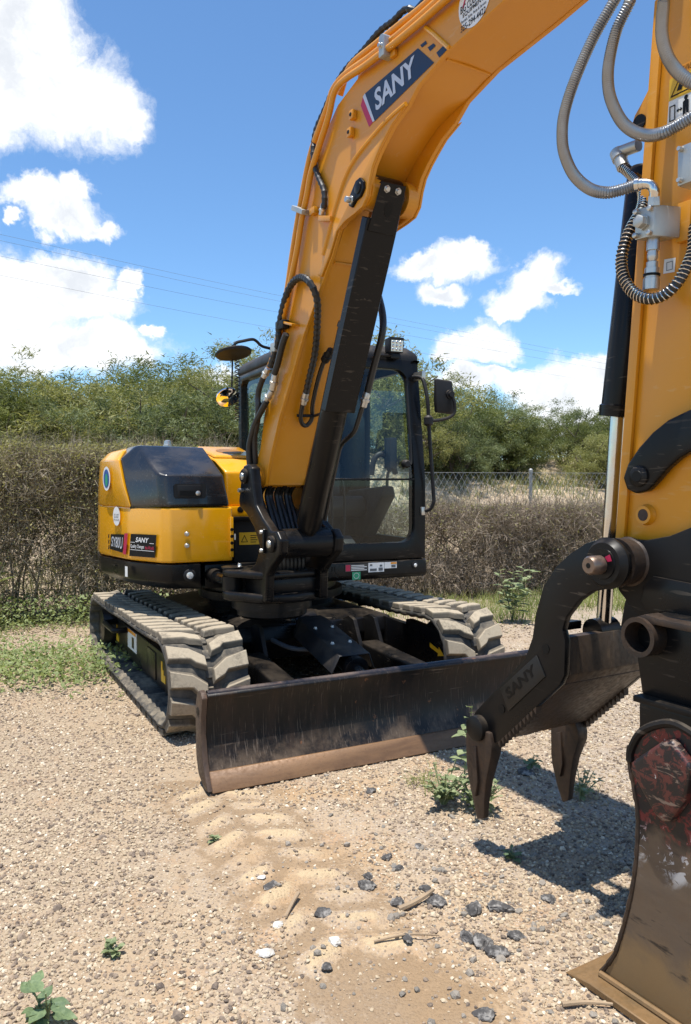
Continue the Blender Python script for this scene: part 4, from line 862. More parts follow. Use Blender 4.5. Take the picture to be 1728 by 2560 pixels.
# front nose plate below the cab, with its stickers
NP2 = MB().prism([(-.632, .752), (-.648, .775), (-.645, .872), (-.630, .880), (-.50, .880), (-.50, .752)], .10, 1.003, 'yz').build('nose_plate', M_BLK, EXC, FM, .008)
def front_sheet(x0, x1, z0, z1, name, mat, parent, y=-.651): mb = MB(); sheet(mb, [(x0, y, z0), (x1, y, z0), (x1, y, z1), (x0, y, z1)]); return mb.build(name, mat, parent, FM)
PLT = front_sheet(.335, .515, .812, .864, 'maker_plate', plain('plate_grey', (.05, .05, .05), .4), NP2)
front_sheet(.339, .375, .816, .860, 'plate_red', M_RED, PLT, -.6518)
for k in range(4): front_sheet(.382, .505 - .02 * (k % 2), .818 + k * .011, .823 + k * .011, 'plate_line', M_WHITE, PLT, -.6518)
L2 = front_sheet(.518, .645, .800, .868, 'pictogram_label', M_WHITE, NP2)
for (x0, x1, z0, z1) in ((.53, .55, .846, .858), (.53, .585, .808, .826), (.60, .635, .808, .83), (.61, .63, .838, .852)): front_sheet(x0, x1, z0, z1, 'pictogram', M_CABLE, L2, -.6518)
L3 = front_sheet(.648, .75, .822, .868, 'notice_label', M_WHITE, NP2); front_sheet(.70, .748, .852, .866, 'notice_header', M_ORANGEP, L3, -.6518); front_sheet(.705, .74, .828, .846, 'notice_pictogram', M_CABLE, L3, -.6518)
LG = front_sheet(.39, .455, .752, .808, 'round_green_sticker', M_GREENP, NP2)
mb = MB(); n_ = 24; mb.add([(.4225 + r_ * math.cos(2 * math.pi * k / n_), -.6518, .780 + r_ * .95 * math.sin(2 * math.pi * k / n_)) for r_ in (.022, .019) for k in range(n_)], [(k, (k + 1) % n_, n_ + (k + 1) % n_, n_ + k) for k in range(n_)]); mb.build('green_ring', M_SILVER, LG, FM)
# three-armed emblem pressed into the plate
for a_, off in ((90, .010), (90, -.010), (210, .010), (210, -.010), (330, .010), (330, -.010)):
    a = R(a_); d = Vector((math.cos(a), 0, math.sin(a))); p_ = Vector((-d.z, 0, d.x)); c_ = Vector((.245, -.6505, .805)) + p_ * off
    mb = MB(); q = [c_ + d * .012 + p_ * .004, c_ + d * .048 + p_ * .004, c_ + d * .048 - p_ * .004, c_ + d * .012 - p_ * .004]; sheet(mb, q); mb.build('emblem_bar', M_INK, NP2, FM)
MB().lathe((.905, -.645, .835), (.905, -.655, .835), [(0, .028), (.6, .028), (1, .018)], 20).build('nose_bezel', M_SATIN, NP2, FM)
MB().lathe((.905, -.654, .835), (.905, -.660, .835), [(0, .015), (1, .009)], 16).build('nose_lamp', M_LENS, NP2, FM)
# interior
ST = MB().loft([[(x, y, z) for x, y, z in l] for l in (((.30, -.02, 1.16), (.78, -.02, 1.16), (.78, .48, 1.16), (.30, .48, 1.16)), ((.27, -.06, 1.24), (.81, -.06, 1.24), (.81, .50, 1.24), (.27, .50, 1.24)), ((.30, -.04, 1.34), (.78, -.04, 1.34), (.78, .48, 1.32), (.30, .48, 1.32)))]).build('driver_seat', M_SEAT, CAB, FM, .03, 3)
MB().loft([((.30, .40, 1.32), (.78, .40, 1.32), (.78, .54, 1.32), (.30, .54, 1.32)), ((.29, .44, 1.6), (.79, .44, 1.6), (.79, .58, 1.6), (.29, .58, 1.6)), ((.36, .54, 1.92), (.72, .54, 1.92), (.72, .64, 1.92), (.36, .64, 1.92))]).build('seat_back', M_SEAT, ST, FM, .03, 3)
MB().loft([((.42, .58, 1.90), (.66, .58, 1.90), (.66, .66, 1.90), (.42, .66, 1.90)), ((.43, .60, 2.08), (.65, .60, 2.08), (.65, .67, 2.08), (.43, .67, 2.08))]).build('headrest', M_SEAT, ST, FM, .025, 3)
for x0 in (.10, .80):
    cs = MB().loft([((x0, .05, 1.0), (x0 + .13, .05, 1.0), (x0 + .13, .40, 1.0), (x0, .40, 1.0)), ((x0, -.30, 1.34), (x0 + .13, -.30, 1.34), (x0 + .13, .40, 1.30), (x0, .40, 1.30)), ((x0 + .02, -.30, 1.42), (x0 + .11, -.30, 1.42), (x0 + .11, .36, 1.38), (x0 + .02, .36, 1.38))]).build('control_console', M_INT, CAB, FM, .02, 3)
    MB().tube([(x0 + .06, -.28, 1.40), (x0 + .06, -.29, 1.50), (x0 + .07, -.31, 1.56), (x0 + .07, -.31, 1.66)], .02, 10, 4, rad=lambda t: .012 + .014 * (t > .5)).build('joystick', M_INT, cs, FM)
MB().tube([(.86, -.42, 1.52), (.80, -.46, 1.60), (.72, -.47, 1.66), (.66, -.46, 1.62), (.64, -.45, 1.50)], .022, 10, 6).build('grab_handle', M_SEAT, CAB, FM)
for x0 in (.36, .46):
    MB().tube([(x0, -.30, .93), (x0, -.36, 1.15), (x0 - .03, -.42, 1.38), (x0 - .05, -.43, 1.47)], .010, 8, 5).build('travel_lever', M_INT, CAB, FM)
    MB().loft([((x0 - .04, -.48, .97), (x0 + .05, -.48, .97), (x0 + .05, -.36, 1.03), (x0 - .04, -.36, 1.03)), ((x0 - .04, -.48, .99), (x0 + .05, -.48, .99), (x0 + .05, -.36, 1.05), (x0 - .04, -.36, 1.05))]).build('foot_pedal', M_INT, CAB, FM, .006)
MB().box(.10, .90, .30, .72, .93, 1.20).build('seat_box', M_INT, CAB, FM, .01)
MB().loft([((.12, -.50, .935), (.34, -.50, .935), (.34, -.30, .935), (.12, -.30, .935)), ((.12, -.42, 1.10), (.30, -.42, 1.10), (.30, -.38, 1.10), (.12, -.38, 1.10))]).build('document_packet', M_PAPER, CAB, FM, .004)
mb = MB(); sheet(mb, [(.15, -.505, .95), (.26, -.505, .95), (.17, -.452, 1.04), (.15, -.452, 1.05)]); mb.build('blue_bag', M_BLUEP, CAB, FM)
mb = MB(); sheet(mb, [(.26, -.28, 1.15), (.36, -.28, 1.15), (.36, -.28, 1.24), (.26, -.28, 1.24)]); mb.build('instruction_card', M_PAPER, CAB, FM)
MB().box(.74, .80, -.56, -.46, 1.55, 1.78).build('monitor', M_INT, CAB, FM, .01)
MB().tube([(.885, -.54, 2.22), (.885, -.585, 1.9), (.885, -.62, 1.62), (.87, -.63, 1.58)], .010, 8, 4).build('wiper_arm', M_SATIN, CAB, FM)
MB().lathe((.84, -.60, 1.585), (.84, -.65, 1.585), [(0, .03), (.8, .03), (1, .02)], 16).build('wiper_motor', M_SATIN, CAB, FM)
# pale patches on the left window
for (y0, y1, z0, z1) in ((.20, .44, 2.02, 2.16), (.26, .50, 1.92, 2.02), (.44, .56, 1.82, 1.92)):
    mb = MB(); sheet(mb, [(.034, y0, z0), (.034, y1, z0), (.034, y1, z1), (.034, y0, z1)]); mb.build('window_patch', plain('pale_patch', (.5, .62, .58), .4), CAB, FM)

# work lamp on the cab roof
WLp = MB().loft([((.725, -.575, 2.400), (.840, -.575, 2.400), (.840, -.50, 2.41), (.725, -.50, 2.41)), ((.722, -.586, 2.515), (.843, -.586, 2.515), (.843, -.50, 2.505), (.722, -.50, 2.505))]).build('work_lamp', M_SATIN, EXC, FM, .008)
mb = MB(); sheet(mb, [(.735, -.5815, 2.410), (.830, -.5815, 2.410), (.832, -.5888, 2.490), (.733, -.5888, 2.490)]); LN = mb.build('lamp_glass', M_LENS, WLp, FM)
for i in range(3):
    for j in range(3):
        c_ = Vector((.752 + i * .030, -.5845 - j * .0022, 2.424 + j * .026)); MB().lathe(c_, c_ + Vector((0, -.004, 0)), [(0, .010), (.6, .008), (1, .003)], 10).build('led', M_CHROME, LN, FM)
MB().box(.745, .82, -.56, -.50, 2.36, 2.402).build('lamp_bracket', M_BLK, WLp, FM, .005)
MB().tube([(.62, -.545, 2.375), (.72, -.55, 2.380), (.76, -.55, 2.385)], .012, 8).build('lamp_rail', M_BLK, WLp, FM)

# right-hand mirror on its rail
RM = MB().loft([((1.052, -.70, 1.965), (1.215, -.685, 1.955), (1.215, -.65, 1.955), (1.052, -.665, 1.965)), ((1.040, -.715, 2.06), (1.215, -.70, 2.06), (1.215, -.655, 2.06), (1.04, -.67, 2.06)), ((1.045, -.70, 2.215), (1.195, -.685, 2.205), (1.195, -.655, 2.205), (1.045, -.67, 2.215))]).build('side_mirror', M_SATIN, EXC, FM, .018, 3)
mb = MB(); sheet(mb, [(1.06, -.660, 1.975), (1.205, -.645, 1.965), (1.19, -.650, 2.195), (1.05, -.665, 2.205)]); mb.build('mirror_pane', M_MIRROR, RM, FM)
MB().tube([(.93, -.56, 2.235), (.955, -.62, 2.225), (.965, -.66, 2.19), (.975, -.70, 2.05), (.985, -.70, 1.90), (1.0, -.70, 1.70), (1.03, -.70, 1.36), (1.03, -.70, 1.30), (1.015, -.68, 1.25), (.985, -.64, 1.235)], .014, 10, 4).build('mirror_rail', M_SATIN, RM, FM)
MB().lathe((.985, -.70, 1.86), (.983, -.70, 1.94), [(0, .018), (.2, .034), (.8, .034), (1, .018)], 16).build('mirror_clamp', M_SATIN, RM, FM)
MB().tube([(.985, -.70, 1.90), (1.06, -.715, 1.905), (1.15, -.725, 1.93), (1.19, -.73, 1.97), (1.185, -.73, 2.05), (1.165, -.715, 2.10)], .012, 8, 4).build('mirror_arm', M_SATIN, RM, FM)
MB().lathe((1.165, -.695, 2.10), (1.165, -.735, 2.10), [(0, .036), (.5, .034), (.55, .024), (1, .022)], 18).build('mirror_knuckle', M_SATIN, RM, FM)
for z in (2.24, 1.235): MB().box(.955, .985, -.655, -.60 if z < 2 else -.52, z - .03, z + .03).build('rail_bracket', M_ZINC, RM, FM, .004)
# left mirrors: flat round mirror on a bent rod, convex mirror below it
LM = MB().lathe((-.372, -.304, 2.350), (-.374, -.299, 2.372), [(0, .125), (.6, .130), (.95, .122), (1, .02)], 36).build('overhead_mirror', M_SATIN, EXC, FM)
MB().tube([(-.372, -.30, 2.37), (-.36, -.30, 2.43), (-.30, -.30, 2.452), (-.235, -.30, 2.468), (-.20, -.29, 2.46), (-.15, -.27, 2.43), (-.05, -.22, 2.425), (.03, -.2, 2.42)], .011, 8, 4).build('mirror_rod', M_SATIN, LM, FM)
MB().cyl((-.372, -.30, 2.36), (-.372, -.30, 2.42), .014, n=10).build('mirror_stud', M_SATIN, LM, FM)
CM = MB().lathe((-.400, -.215, 2.070), (-.396, -.245, 2.040), [(0, .05), (.2, .082), (.55, .085), (.56, .080), (.75, .062), (.88, .040), (.97, .018), (1, .003)], 30).build('convex_mirror', M_MIRROR, EXC, FM)
MB().tube([(-.385, -.20, 2.06), (-.36, -.20, 2.06), (-.35, -.20, 2.36)], .006, 6).build('mirror_stem', M_SATIN, CM, FM)
AP = resample([Vector((-.31, -.18, z)) for z in np.linspace(1.9, 2.34, 12)], .004)
MB().tube([(p.x + .018 * math.cos(i * .9), p.y + .018 * math.sin(i * .9), p.z) for i, p in enumerate(AP)], .004, 5).build('coiled_cable', M_HOSE, CM, FM)
# ---------------------------------------------------------------- swing bracket (frame FB: x forward, y across, z up)
SB = MB().prism([(-.18, -.20), (-.14, -.32), (-.06, -.375), (.03, -.365), (.13, -.31), (.26, -.25), (.31, -.05), (.27, .12), (.10, .17), (-.15, .17)], .715, .775, 'xy').build('swing_bracket', M_BLK, EXC, FB, 0.02, 3)
MB().prism([(-.18, -.20), (-.14, -.32), (-.06, -.375), (.03, -.365), (.13, -.31), (.26, -.25), (.29, -.20), (.27, .12), (.10, .17), (-.15, .17)], .862, .908, 'xy').build('bracket_top_plate', M_BLK, SB, FB, 0.018, 3)
MB().lathe((-.06, -.305, .77), (-.06, -.305, .86), [(0, .065), (1, .065)], 24).build('swing_lug', M_BLK, SB, FB)
MB().lathe((-.06, -.305, .908), (-.06, -.305, .922), [(0, .07), (.8, .07), (1, .06)], 24).build('lug_cap', M_BLK, SB, FB)
bolt(SB, FB, (-.03, -.27, .920), (0, 0, 1), .012, .012)
MB().box(-.12, .26, -.20, .13, .77, .865).build('bracket_core', M_BLK, SB, FB, .02)
ear = [(-.065, 1.44), (-.055, 1.51), (-.015, 1.555), (.05, 1.565), (.11, 1.54), (.128, 1.43), (.165, 1.31), (.26, 1.235), (.38, 1.165), (.45, 1.17), (.50, 1.12), (.49, 1.04), (.42, .99), (.36, .95), (.31, .90), (.30, .73), (.0, .73), (.0, .88), (.16, .96), (.22, 1.06), (.14, 1.17), (.02, 1.255), (-.08, 1.29), (-.095, 1.33)]
for s in (-1, 1):
    y0 = -.245 if s < 0 else .125
    e = MB().prism(ear, y0, y0 + .06, 'xz').build('bracket_ear', M_BLK, SB, FB, 0.014, 3)
    yo = y0 if s < 0 else y0 + .06
    for (px, pz, r) in ((.01, 1.488, .048), (.395, 1.090, .050)):
        MB().lathe((px, yo - s * .0, pz), (px, yo + s * .022, pz), [(0, r), (.6, r), (1, r * .8)], 24).build('pin_cap', M_BLKDUST, e, FB)
        MB().lathe((px, yo + s * .020, pz), (px, yo + s * .032, pz), [(0, r * .5), (.7, r * .45), (1, r * .15)], 18).build('grease_nipple', M_ZINC, e, FB)
MB().lathe((.395, -.185, 1.09), (.395, .125, 1.09), [(0, .085), (.05, .088), (.95, .088), (1, .085)], 28).build('cylinder_lug', M_BLK, SB, FB)
for z in (1.155, 1.045): bolt(SB, FB, (.29, -.245, z), (0, -1, 0), .014, .02)
MB().box(.27, .31, -.262, -.243, 1.03, 1.17).build('pin_keeper', M_BLK, SB, FB, .004)
MB().cyl((-.03, -.245, 1.40), (-.03, -.275, 1.40), .013, n=10).build('grease_elbow', M_ZINC, SB, FB)
MB().lathe((.0, -.06, .60), (.0, -.06, .714), [(0, .20), (.15, .225), (.5, .225), (.52, .255), (.98, .255), (1, .245)], 48).build('swing_post_base', M_BLK, SB, FB)
# hoses through the bracket
for k in range(8):
    y = -.160 + k * .034
    MB().tube([(.03 + .01 * (k % 3), y, 1.43), (.0 - .02 * (k % 2), y, 1.36), (.07, y * .95, 1.22), (.14, y * .9, 1.10), (.20, y * .8, .95), (.14, y * .8, .80)], .017, 8, 5).build('bracket_hose', M_HOSE, EXC, FB)
# swing cylinder
a_ = FM @ Vector((-.62, -.50, .835)); b_ = FB @ Vector((-.06, -.305, .815))
c_ = a_.lerp(b_, .42)
SC = MB().cyl(a_ + (a_ - b_) * .5, c_, .05, n=24).build('swing_cylinder', M_BLK, EXC, FW)
MB().cyl(c_, b_, .034, n=24).build('cylinder_rod', M_CHROME, SC, FW)

# ---------------------------------------------------------------- boom
BW = .15
back = [(-.055, 1.50), (-.03, 1.58), (.03, 1.66), (.09, 1.86), (.20, 2.12), (.36, 2.42), (.53, 2.74), (.66, 3.03), (.80, 3.25), (.99, 3.385), (1.22, 3.445), (1.54, 3.46), (1.84, 3.468), (2.4, 3.50), (2.86, 3.56), (2.95, 3.52)]
low = [(2.96, 3.36), (2.70, 3.33), (2.23, 3.269), (1.88, 3.238), (1.68, 3.185), (1.60, 3.128), (1.49, 3.085), (1.43, 3.043), (1.377, 3.003), (1.331, 2.957), (1.304, 2.901), (1.284, 2.835), (1.243, 2.797), (1.172, 2.784), (1.084, 2.775), (1.01, 2.75), (.93, 2.635), (.78, 2.47), (.60, 2.265), (.44, 2.03), (.30, 1.84), (.165, 1.59), (.10, 1.43), (.02, 1.415), (-.04, 1.44)]
BM = empty('boom_frame', FB); BMn = BM
bpy.data.objects.remove(BM)
BM = MB().prism(back + low, -BW, -BW + .022, 'xz').build('boom', M_YEL, EXC, FB, 0.003, 1, label='yellow gooseneck boom with steel pipes along its edge')
MB().prism(back + low, BW - .022, BW, 'xz').build('far_side_plate', M_YEL, BM, FB, 0.003, 1)
def strip(path, t, y0, y1):
    P = [Vector((p[0], 0, p[1])) for p in path]; lo = []
    for i in range(len(P)):
        d = (P[min(len(P) - 1, i + 1)] - P[max(0, i - 1)]).normalized(); n = Vector((d.z, 0, -d.x)) * t
        lo.append([(P[i].x, y0, P[i].z), (P[i].x, y1, P[i].z), (P[i].x + n.x, y1, P[i].z + n.z), (P[i].x + n.x, y0, P[i].z + n.z)])
    return MB().loft(lo)
under = [(.095, 1.432), (.16, 1.592), (.295, 1.842), (.435, 2.032), (.595, 2.267), (.775, 2.472), (.925, 2.64), (1.05, 2.80), (1.20, 2.985), (1.36, 3.095), (1.50, 3.160), (1.67, 3.192), (1.88, 3.242), (2.23, 3.274), (2.70, 3.334), (2.95, 3.365)]
sm = [tuple(v)[::2] for v in smooth([(p[0], 0, p[1]) for p in under], 3)]
strip(sm, -.018, -BW + .0235, BW - .0235).build('underside_plate', M_YEL, BM, FB, ang=30)
for (wx, wz) in ((.905, 2.612), (1.845, 3.234)): MB().tube([(wx, -BW + .03, wz), (wx + .004, 0, wz - .002), (wx, BW - .03, wz)], .006, 6, 5).build('weld_bead', M_YEL, BM, FB)
sm2 = [tuple(v)[::2] for v in smooth([(p[0], 0, p[1]) for p in back], 3)]
strip(sm2, .018, -BW + .0235, BW - .0235).build('top_plate', M_YEL, BM, FB, ang=30)
MB().prism([(.10, 1.437), (.02, 1.421), (-.035, 1.445), (-.03, 1.47), (.02, 1.45), (.09, 1.46)], -BW + .024, BW - .024, 'xz').build('foot_plate', M_YEL, BM, FB, .004)
MB().lathe((.01, -.19, 1.488), (.01, .155, 1.488), [(0, .075), (1, .075)], 28).build('foot_boss', M_YEL, BM, FB)
# cylinder ear doublers : curved thickening plates
doub = [(1.611, 3.132), (1.466, 3.116), (1.337, 3.086), (1.172, 3.034), (1.084, 2.973), (1.023, 2.9), (.977, 2.837), (.921, 2.75), (.864, 2.655), (.80, 2.56), (.835, 2.545), (.925, 2.637), (1.0, 2.742), (1.08, 2.771), (1.172, 2.780), (1.246, 2.793), (1.288, 2.833), (1.308, 2.901), (1.335, 2.957), (1.381, 3.004), (1.434, 3.045), (1.495, 3.088)]
for s in (-1, 1): MB().prism(doub, s * BW, s * (BW + .014), 'xz').build('ear_doubler', M_YEL, BM, FB, 0.006, 2)
rib = [(1.61, 3.135), (1.466, 3.121), (1.337, 3.092), (1.172, 3.041), (1.08, 2.979), (1.018, 2.905), (.971, 2.84), (.915, 2.752), (.858, 2.655)]
MB().tube([(a, -BW - .012, b) for a, b in rib], .011, 8, 3).build('doubler_weld', M_YEL, BM, FB)
for s in (-1, 1): MB().lathe((1.215, s * .135, 2.88), (1.215, s * .080, 2.88), [(0, .088), (1, .085)], 28).build('cylinder_boss', M_YEL, BM, FB)
kp = [(1.205, 2.83), (1.170, 2.808), (1.145, 2.822), (1.143, 2.858), (1.165, 2.882), (1.21, 2.925), (1.25, 2.93), (1.28, 2.90), (1.282, 2.868), (1.25, 2.838)]
KP = MB().prism(kp, -BW - .030, -BW - .012, 'xz').build('pin_keeper', M_BLK, BM, FB, .006)
MB().lathe((1.236, -BW - .028, 2.882), (1.236, -BW - .040, 2.882), [(0, .030), (.7, .028), (1, .018)], 20).build('pin_head', M_BLK, KP, FB)
bolt(KP, FB, (1.172, -BW - .028, 2.843), (0, -1, 0), .017, .022)
MB().cyl((1.215, -.14, 2.882), (1.215, .14, 2.882), .045).build('cylinder_pin', M_ZINC, BM, FB)
# decals
def onside(pts, e=.002): return [(p[0], -BW - e, p[1]) for p in pts]
mb = MB(); sheet(mb, onside(DECAL)); BD = mb.build('brand_decal', M_NAVY, BM, FB)
mb = MB(); sheet(mb, onside(DECAL_RED)); mb.build('red_stripe', M_RED, BD, FB)
mb = MB(); sheet(mb, onside(DECAL_GREY, .003)); mb.build('silver_stripe', M_SILVER, BD, FB)
q = [(1.352, 3.205), (1.672, 3.242), (1.660, 3.330), (1.335, 3.312)]
mb = MB(); text_quad(mb, 'SANY', onside(q, .0035), bold=.03, shear=.0); mb.build('brand_lettering', M_SILVER, BD, FB)
for k in range(3): mb = MB(); sheet(mb, onside(CHECKS[k * 4:k * 4 + 4])); mb.build('decal_check', M_NAVY, BD, FB)
ov = [(2.060 + .098 * math.cos(R(10 * k)), -BW - .002, 3.362 + .104 * math.sin(R(10 * k))) for k in range(36)]
mb = MB(); mb.add(ov, [tuple(range(36))]); OV = mb.build('dealer_sticker', M_WHITE, BM, FB)
for (tx, z0, z1, w_, xc) in (('BIG COUNTRY', 3.345, 3.375, .150, 2.050), ('EQUIPMENT', 3.322, 3.342, .125, 2.052), ('Rentals, Sales, Parts & Service', 3.303, 3.317, .150, 2.055), ('325-294-4422', 3.272, 3.297, .150, 2.052)):
    mb = MB(); text_quad(mb, tx, [(xc - w_ / 2, -BW - .0035, z0 - .004), (xc + w_ / 2, -BW - .0035, z0 + .004), (xc + w_ / 2, -BW - .0035, z1 + .004), (xc - w_ / 2, -BW - .0035, z1 - .004)], bold=.006); mb.build('sticker_lettering', M_INK, OV, FB)
mb = MB(); text_quad(mb, '/', [(1.985, -BW - .0035, 3.36), (2.02, -BW - .0035, 3.36), (2.02, -BW - .0035, 3.41), (1.985, -BW - .0035, 3.41)]); mb.build('sticker_logo', M_RED, OV, FB)
MB().tube([(1.742, -BW - .004, 3.405), (1.80, -BW - .004, 3.35), (1.90, -BW - .004, 3.247)], .010, 8).build('weld_bead', M_HOODY, BM, FB)
for (x, z) in SQ: MB().box(x - .02, x + .015, -BW - .028, -BW - .001, z - .022, z + .022).build('pipe_stud', M_YEL, BM, FB, .005)
for (x, z) in SQ: MB().lathe((x - .003, -BW - .027, z), (x - .003, -BW - .031, z), [(0, .010), (1, .009)], 12).build('stud_hole_shade', M_INK, BM, FB)  # stud is solid; its hole is only a disc painted dark
# pipes along the boom
def pipe(name, pts, off, r, mat, parent): return MB().tube([(a, off, b) for a, b in pts], r, 10, 4).build(name, mat, parent, FB)
p1 = [(.30, 2.20), (.42, 2.42)] + PIPE1[:-2] + [(1.814, 3.422), (2.3, 3.44), (2.7, 3.47)]
pipe('steel_pipe', p1, -BW - .030, .0165, M_YEL, BM)
p0 = [(.24, 2.16), (.36, 2.42), (.44, 2.58)] + [(a - .005, b + .012) for a, b in PIPE0[1:]] + [(2.3, 3.485), (2.7, 3.51)]
pipe('steel_pipe', p0, -BW - .012, .0165, M_YEL, BM)
pipe('steel_pipe', [(.93, 3.47)] + PIPEC + [(2.2, 3.57), (2.7, 3.60)], -.10, .0165, M_YEL, BM)
pipe('steel_pipe', [(.95, 3.48), (1.02, 3.55), (1.3, 3.545), (2.2, 3.545), (2.7, 3.58)], .02, .0165, M_YEL, BM)
MB().prism([(1.452, 3.392), (1.495, 3.392), (1.495, 3.482), (1.485, 3.492), (1.462, 3.492), (1.452, 3.482)], -BW - .056, -BW + .004, 'xz').build('pipe_clamp', M_CAST, BM, FB, .006)
bolt(BM, FB, (1.473, -BW - .055, 3.44), (0, -1, 0), .011, .010)
MB().box(1.49, 1.53, -BW - .02, -BW - .001, 3.385, 3.415).build('clamp_lug', M_YEL, BM, FB, .004)
MB().loft([[(.575, -BW - .06, 2.965), (.70, -BW - .06, 2.905), (.70, -BW - .0, 2.905), (.575, -BW - .0, 2.965)], [(.585, -BW - .06, 2.99), (.71, -BW - .06, 2.93), (.71, -BW, 2.93), (.585, -BW, 2.99)]]).build('pipe_clamp', M_CAST, BM, FB, .005)
MB().box(.735, .79, -BW - .03, -BW - .001, 2.895, 2.93).build('clamp_lug', M_YEL, BM, FB, .004)
MB().loft([[(.84, -BW - .035, 2.835), (.965, -BW - .035, 2.80), (.965, -BW - .001, 2.80), (.84, -BW - .001, 2.835)], [(.845, -BW - .035, 2.862), (.97, -BW - .035, 2.825), (.97, -BW - .001, 2.825), (.845, -BW - .001, 2.862)]]).build('hose_bracket', M_YEL, BM, FB, .003)
MB().loft([[(.455, -BW - .05, 2.36), (.56, -BW - .05, 2.33), (.56, -BW - .001, 2.33), (.455, -BW - .001, 2.36)], [(.46, -BW - .05, 2.372), (.565, -BW - .05, 2.342), (.565, -BW - .001, 2.342), (.46, -BW - .001, 2.372)]]).build('hose_bracket', M_YEL, BM, FB, .002)
MB().box(.36, .46, -BW - .055, -BW - .01, 2.335, 2.385).build('hose_clamp', M_SATIN, BM, FB, .006)
MB().box(.30, .36, -BW - .06, -BW - .0, 2.215, 2.27).build('pipe_clamp', M_CAST, BM, FB, .006)
MB().lathe((1.17, -.07, 3.56), (1.17, .07, 3.56), [(0, .06), (1, .06)], 24).build('arm_cylinder_eye', M_YEL, BM, FB)
MB().prism([(1.06, 3.40), (1.10, 3.55), (1.15, 3.60), (1.21, 3.60), (1.26, 3.55), (1.40, 3.42)], -.09, -.065, 'xz').build('cylinder_lug_plate', M_YEL, BM, FB, .006)
MB().prism([(1.06, 3.40), (1.10, 3.55), (1.15, 3.60), (1.21, 3.60), (1.26, 3.55), (1.40, 3.42)], .065, .09, 'xz').build('cylinder_lug_plate', M_YEL, BM, FB, .006)
AC = MB().cyl((1.17, 0, 3.56), (2.10, 0, 3.70), .055, n=24).build('arm_cylinder', M_BLK, EXC, FB)
MB().cyl((2.08, 0, 3.697), (2.78, 0, 3.80), .030, n=20).build('cylinder_rod', M_CHROME, AC, FB)

# boom cylinder with rod guard
A = Vector((.395, -.03, 1.09)); Bq = Vector((1.215, -.03, 2.882)); d = (Bq - A).normalized(); LN_ = (Bq - A).length
yv = Vector((0, 1, 0)); fw = d.cross(yv); fw = fw if fw.x > 0 else -fw       # fw: away from the boom, towards the viewer
BCY = MB().lathe(A + d * .05, A + d * 1.32, [(0, .05), (.03, .055), (.06, .076), (.975, .076), (.98, .082), (1, .080)], 30).build('boom_cylinder', M_BLK, EXC, FB)
MB().lathe(A - yv * .07, A + yv * .07, [(0, .075), (1, .075)], 24).build('cylinder_eye', M_BLK, BCY, FB)
MB().cyl(A + d * 1.28, Bq, .042).build('cylinder_rod', M_CHROME, BCY, FB)
MB().lathe(Bq - yv * .082, Bq + yv * .082, [(0, .085), (1, .085)], 24).build('rod_eye', M_BLK, BCY, FB)
g0, g1 = .86, LN_ - .01
sec = [(-.115, .035), (-.115, .090), (.072, .090), (.072, .035), (.064, .035), (.064, .082), (-.107, .082), (-.107, .035)]
GD = MB().loft([[A + d * t + yv * a + fw * (b + .015) for a, b in sec] for t in (g0, g1 - .10)]).build('rod_guard', M_BLK, BCY, FB, .004, 1)
hd = [(-.105, .09), (-.10, .112), (.10, .112), (.105, .09)]
GH = MB().loft([[A + d * (g1 - .16) + yv * -.100 + fw * .104, A + d * (g1 - .16) + yv * .066 + fw * .104, A + d * (g1 + .075) + yv * .062 + fw * .104, A + d * (g1 + .075) + yv * -.082 + fw * .104],
                [A + d * (g1 - .16) + yv * -.100 + fw * .112, A + d * (g1 - .16) + yv * .066 + fw * .112, A + d * (g1 + .075) + yv * .062 + fw * .112, A + d * (g1 + .075) + yv * -.082 + fw * .112]]).build('guard_head', M_BLK, BCY, FB, .003, 1)
for a in (-.045, .02): bolt(GH, FB, A + d * (g1 + .045) + yv * a + fw * .112, fw, .014, .008, M_ZINC)
mb = MB(); mb.add([A + d * (g1 - .045 + .036 * math.sin(R(12 * k)) * (1.0)) + yv * (.022 * math.cos(R(12 * k)) - .012) + fw * .1135 for k in range(30)], [tuple(range(30))]); mb.build('guard_slot_shade', M_INK, GH, FB)  # slot darkness painted as a black oval sheet over the uncut head
# hydraulic lines of the boom cylinder
def hose(name, pts, r, mat=M_HOSE, parent=EXC, n=10, k=5, fr=FB, ribs=0.0): 
    if not ribs: return MB().tube(pts, r, n, k).build(name, mat, parent, fr)
    P = resample(smooth(pts, 8), ribs / 2); m_ = len(P)
    cnt = [0]
    def rad(t): cnt[0] += 1; return r if cnt[0] % 2 else r * .80
    return MB().tube(P, r, n, rad=rad).build(name, mat, parent, fr, ang=20)
def wrapped(name, pts, r): return hose(name, pts, r, ribs=.034)
def fitting(p, parent=EXC, r=.020, mat=M_ZINC, name='hose_fitting'):
    p0, p1 = Vector(p[0]), Vector(p[-1])
    return MB().lathe(p0, p1, [(0, r * .8), (.08, r), (.45, r), (.47, r * 1.25), (.62, r * 1.25), (.64, r * .95), (.95, r * .95), (1, r * .7)], 12).build(name, mat, parent, FB, ang=30)
def shift(pts, dx=0, dy=0): return [(p[0] + dx, p[1] + dy, p[2]) for p in pts]
hl = wrapped('wrapped_hose', [(HOSE_LOOP[0][0] - .10, -.19, 2.14)] + shift(HOSE_LOOP[:4], 0, -.02) + [(.66, -.195, 2.578), (.785, -.205, 2.522), (.793, -.166, 2.442), (.709, -.115, 2.345), (.589, -.064, 2.191), (.503, -.052, 2.066), (.434, -.041, 1.97)], .021)
fitting([(.44, -.042, 1.98), (.392, -.038, 1.912)], hl)
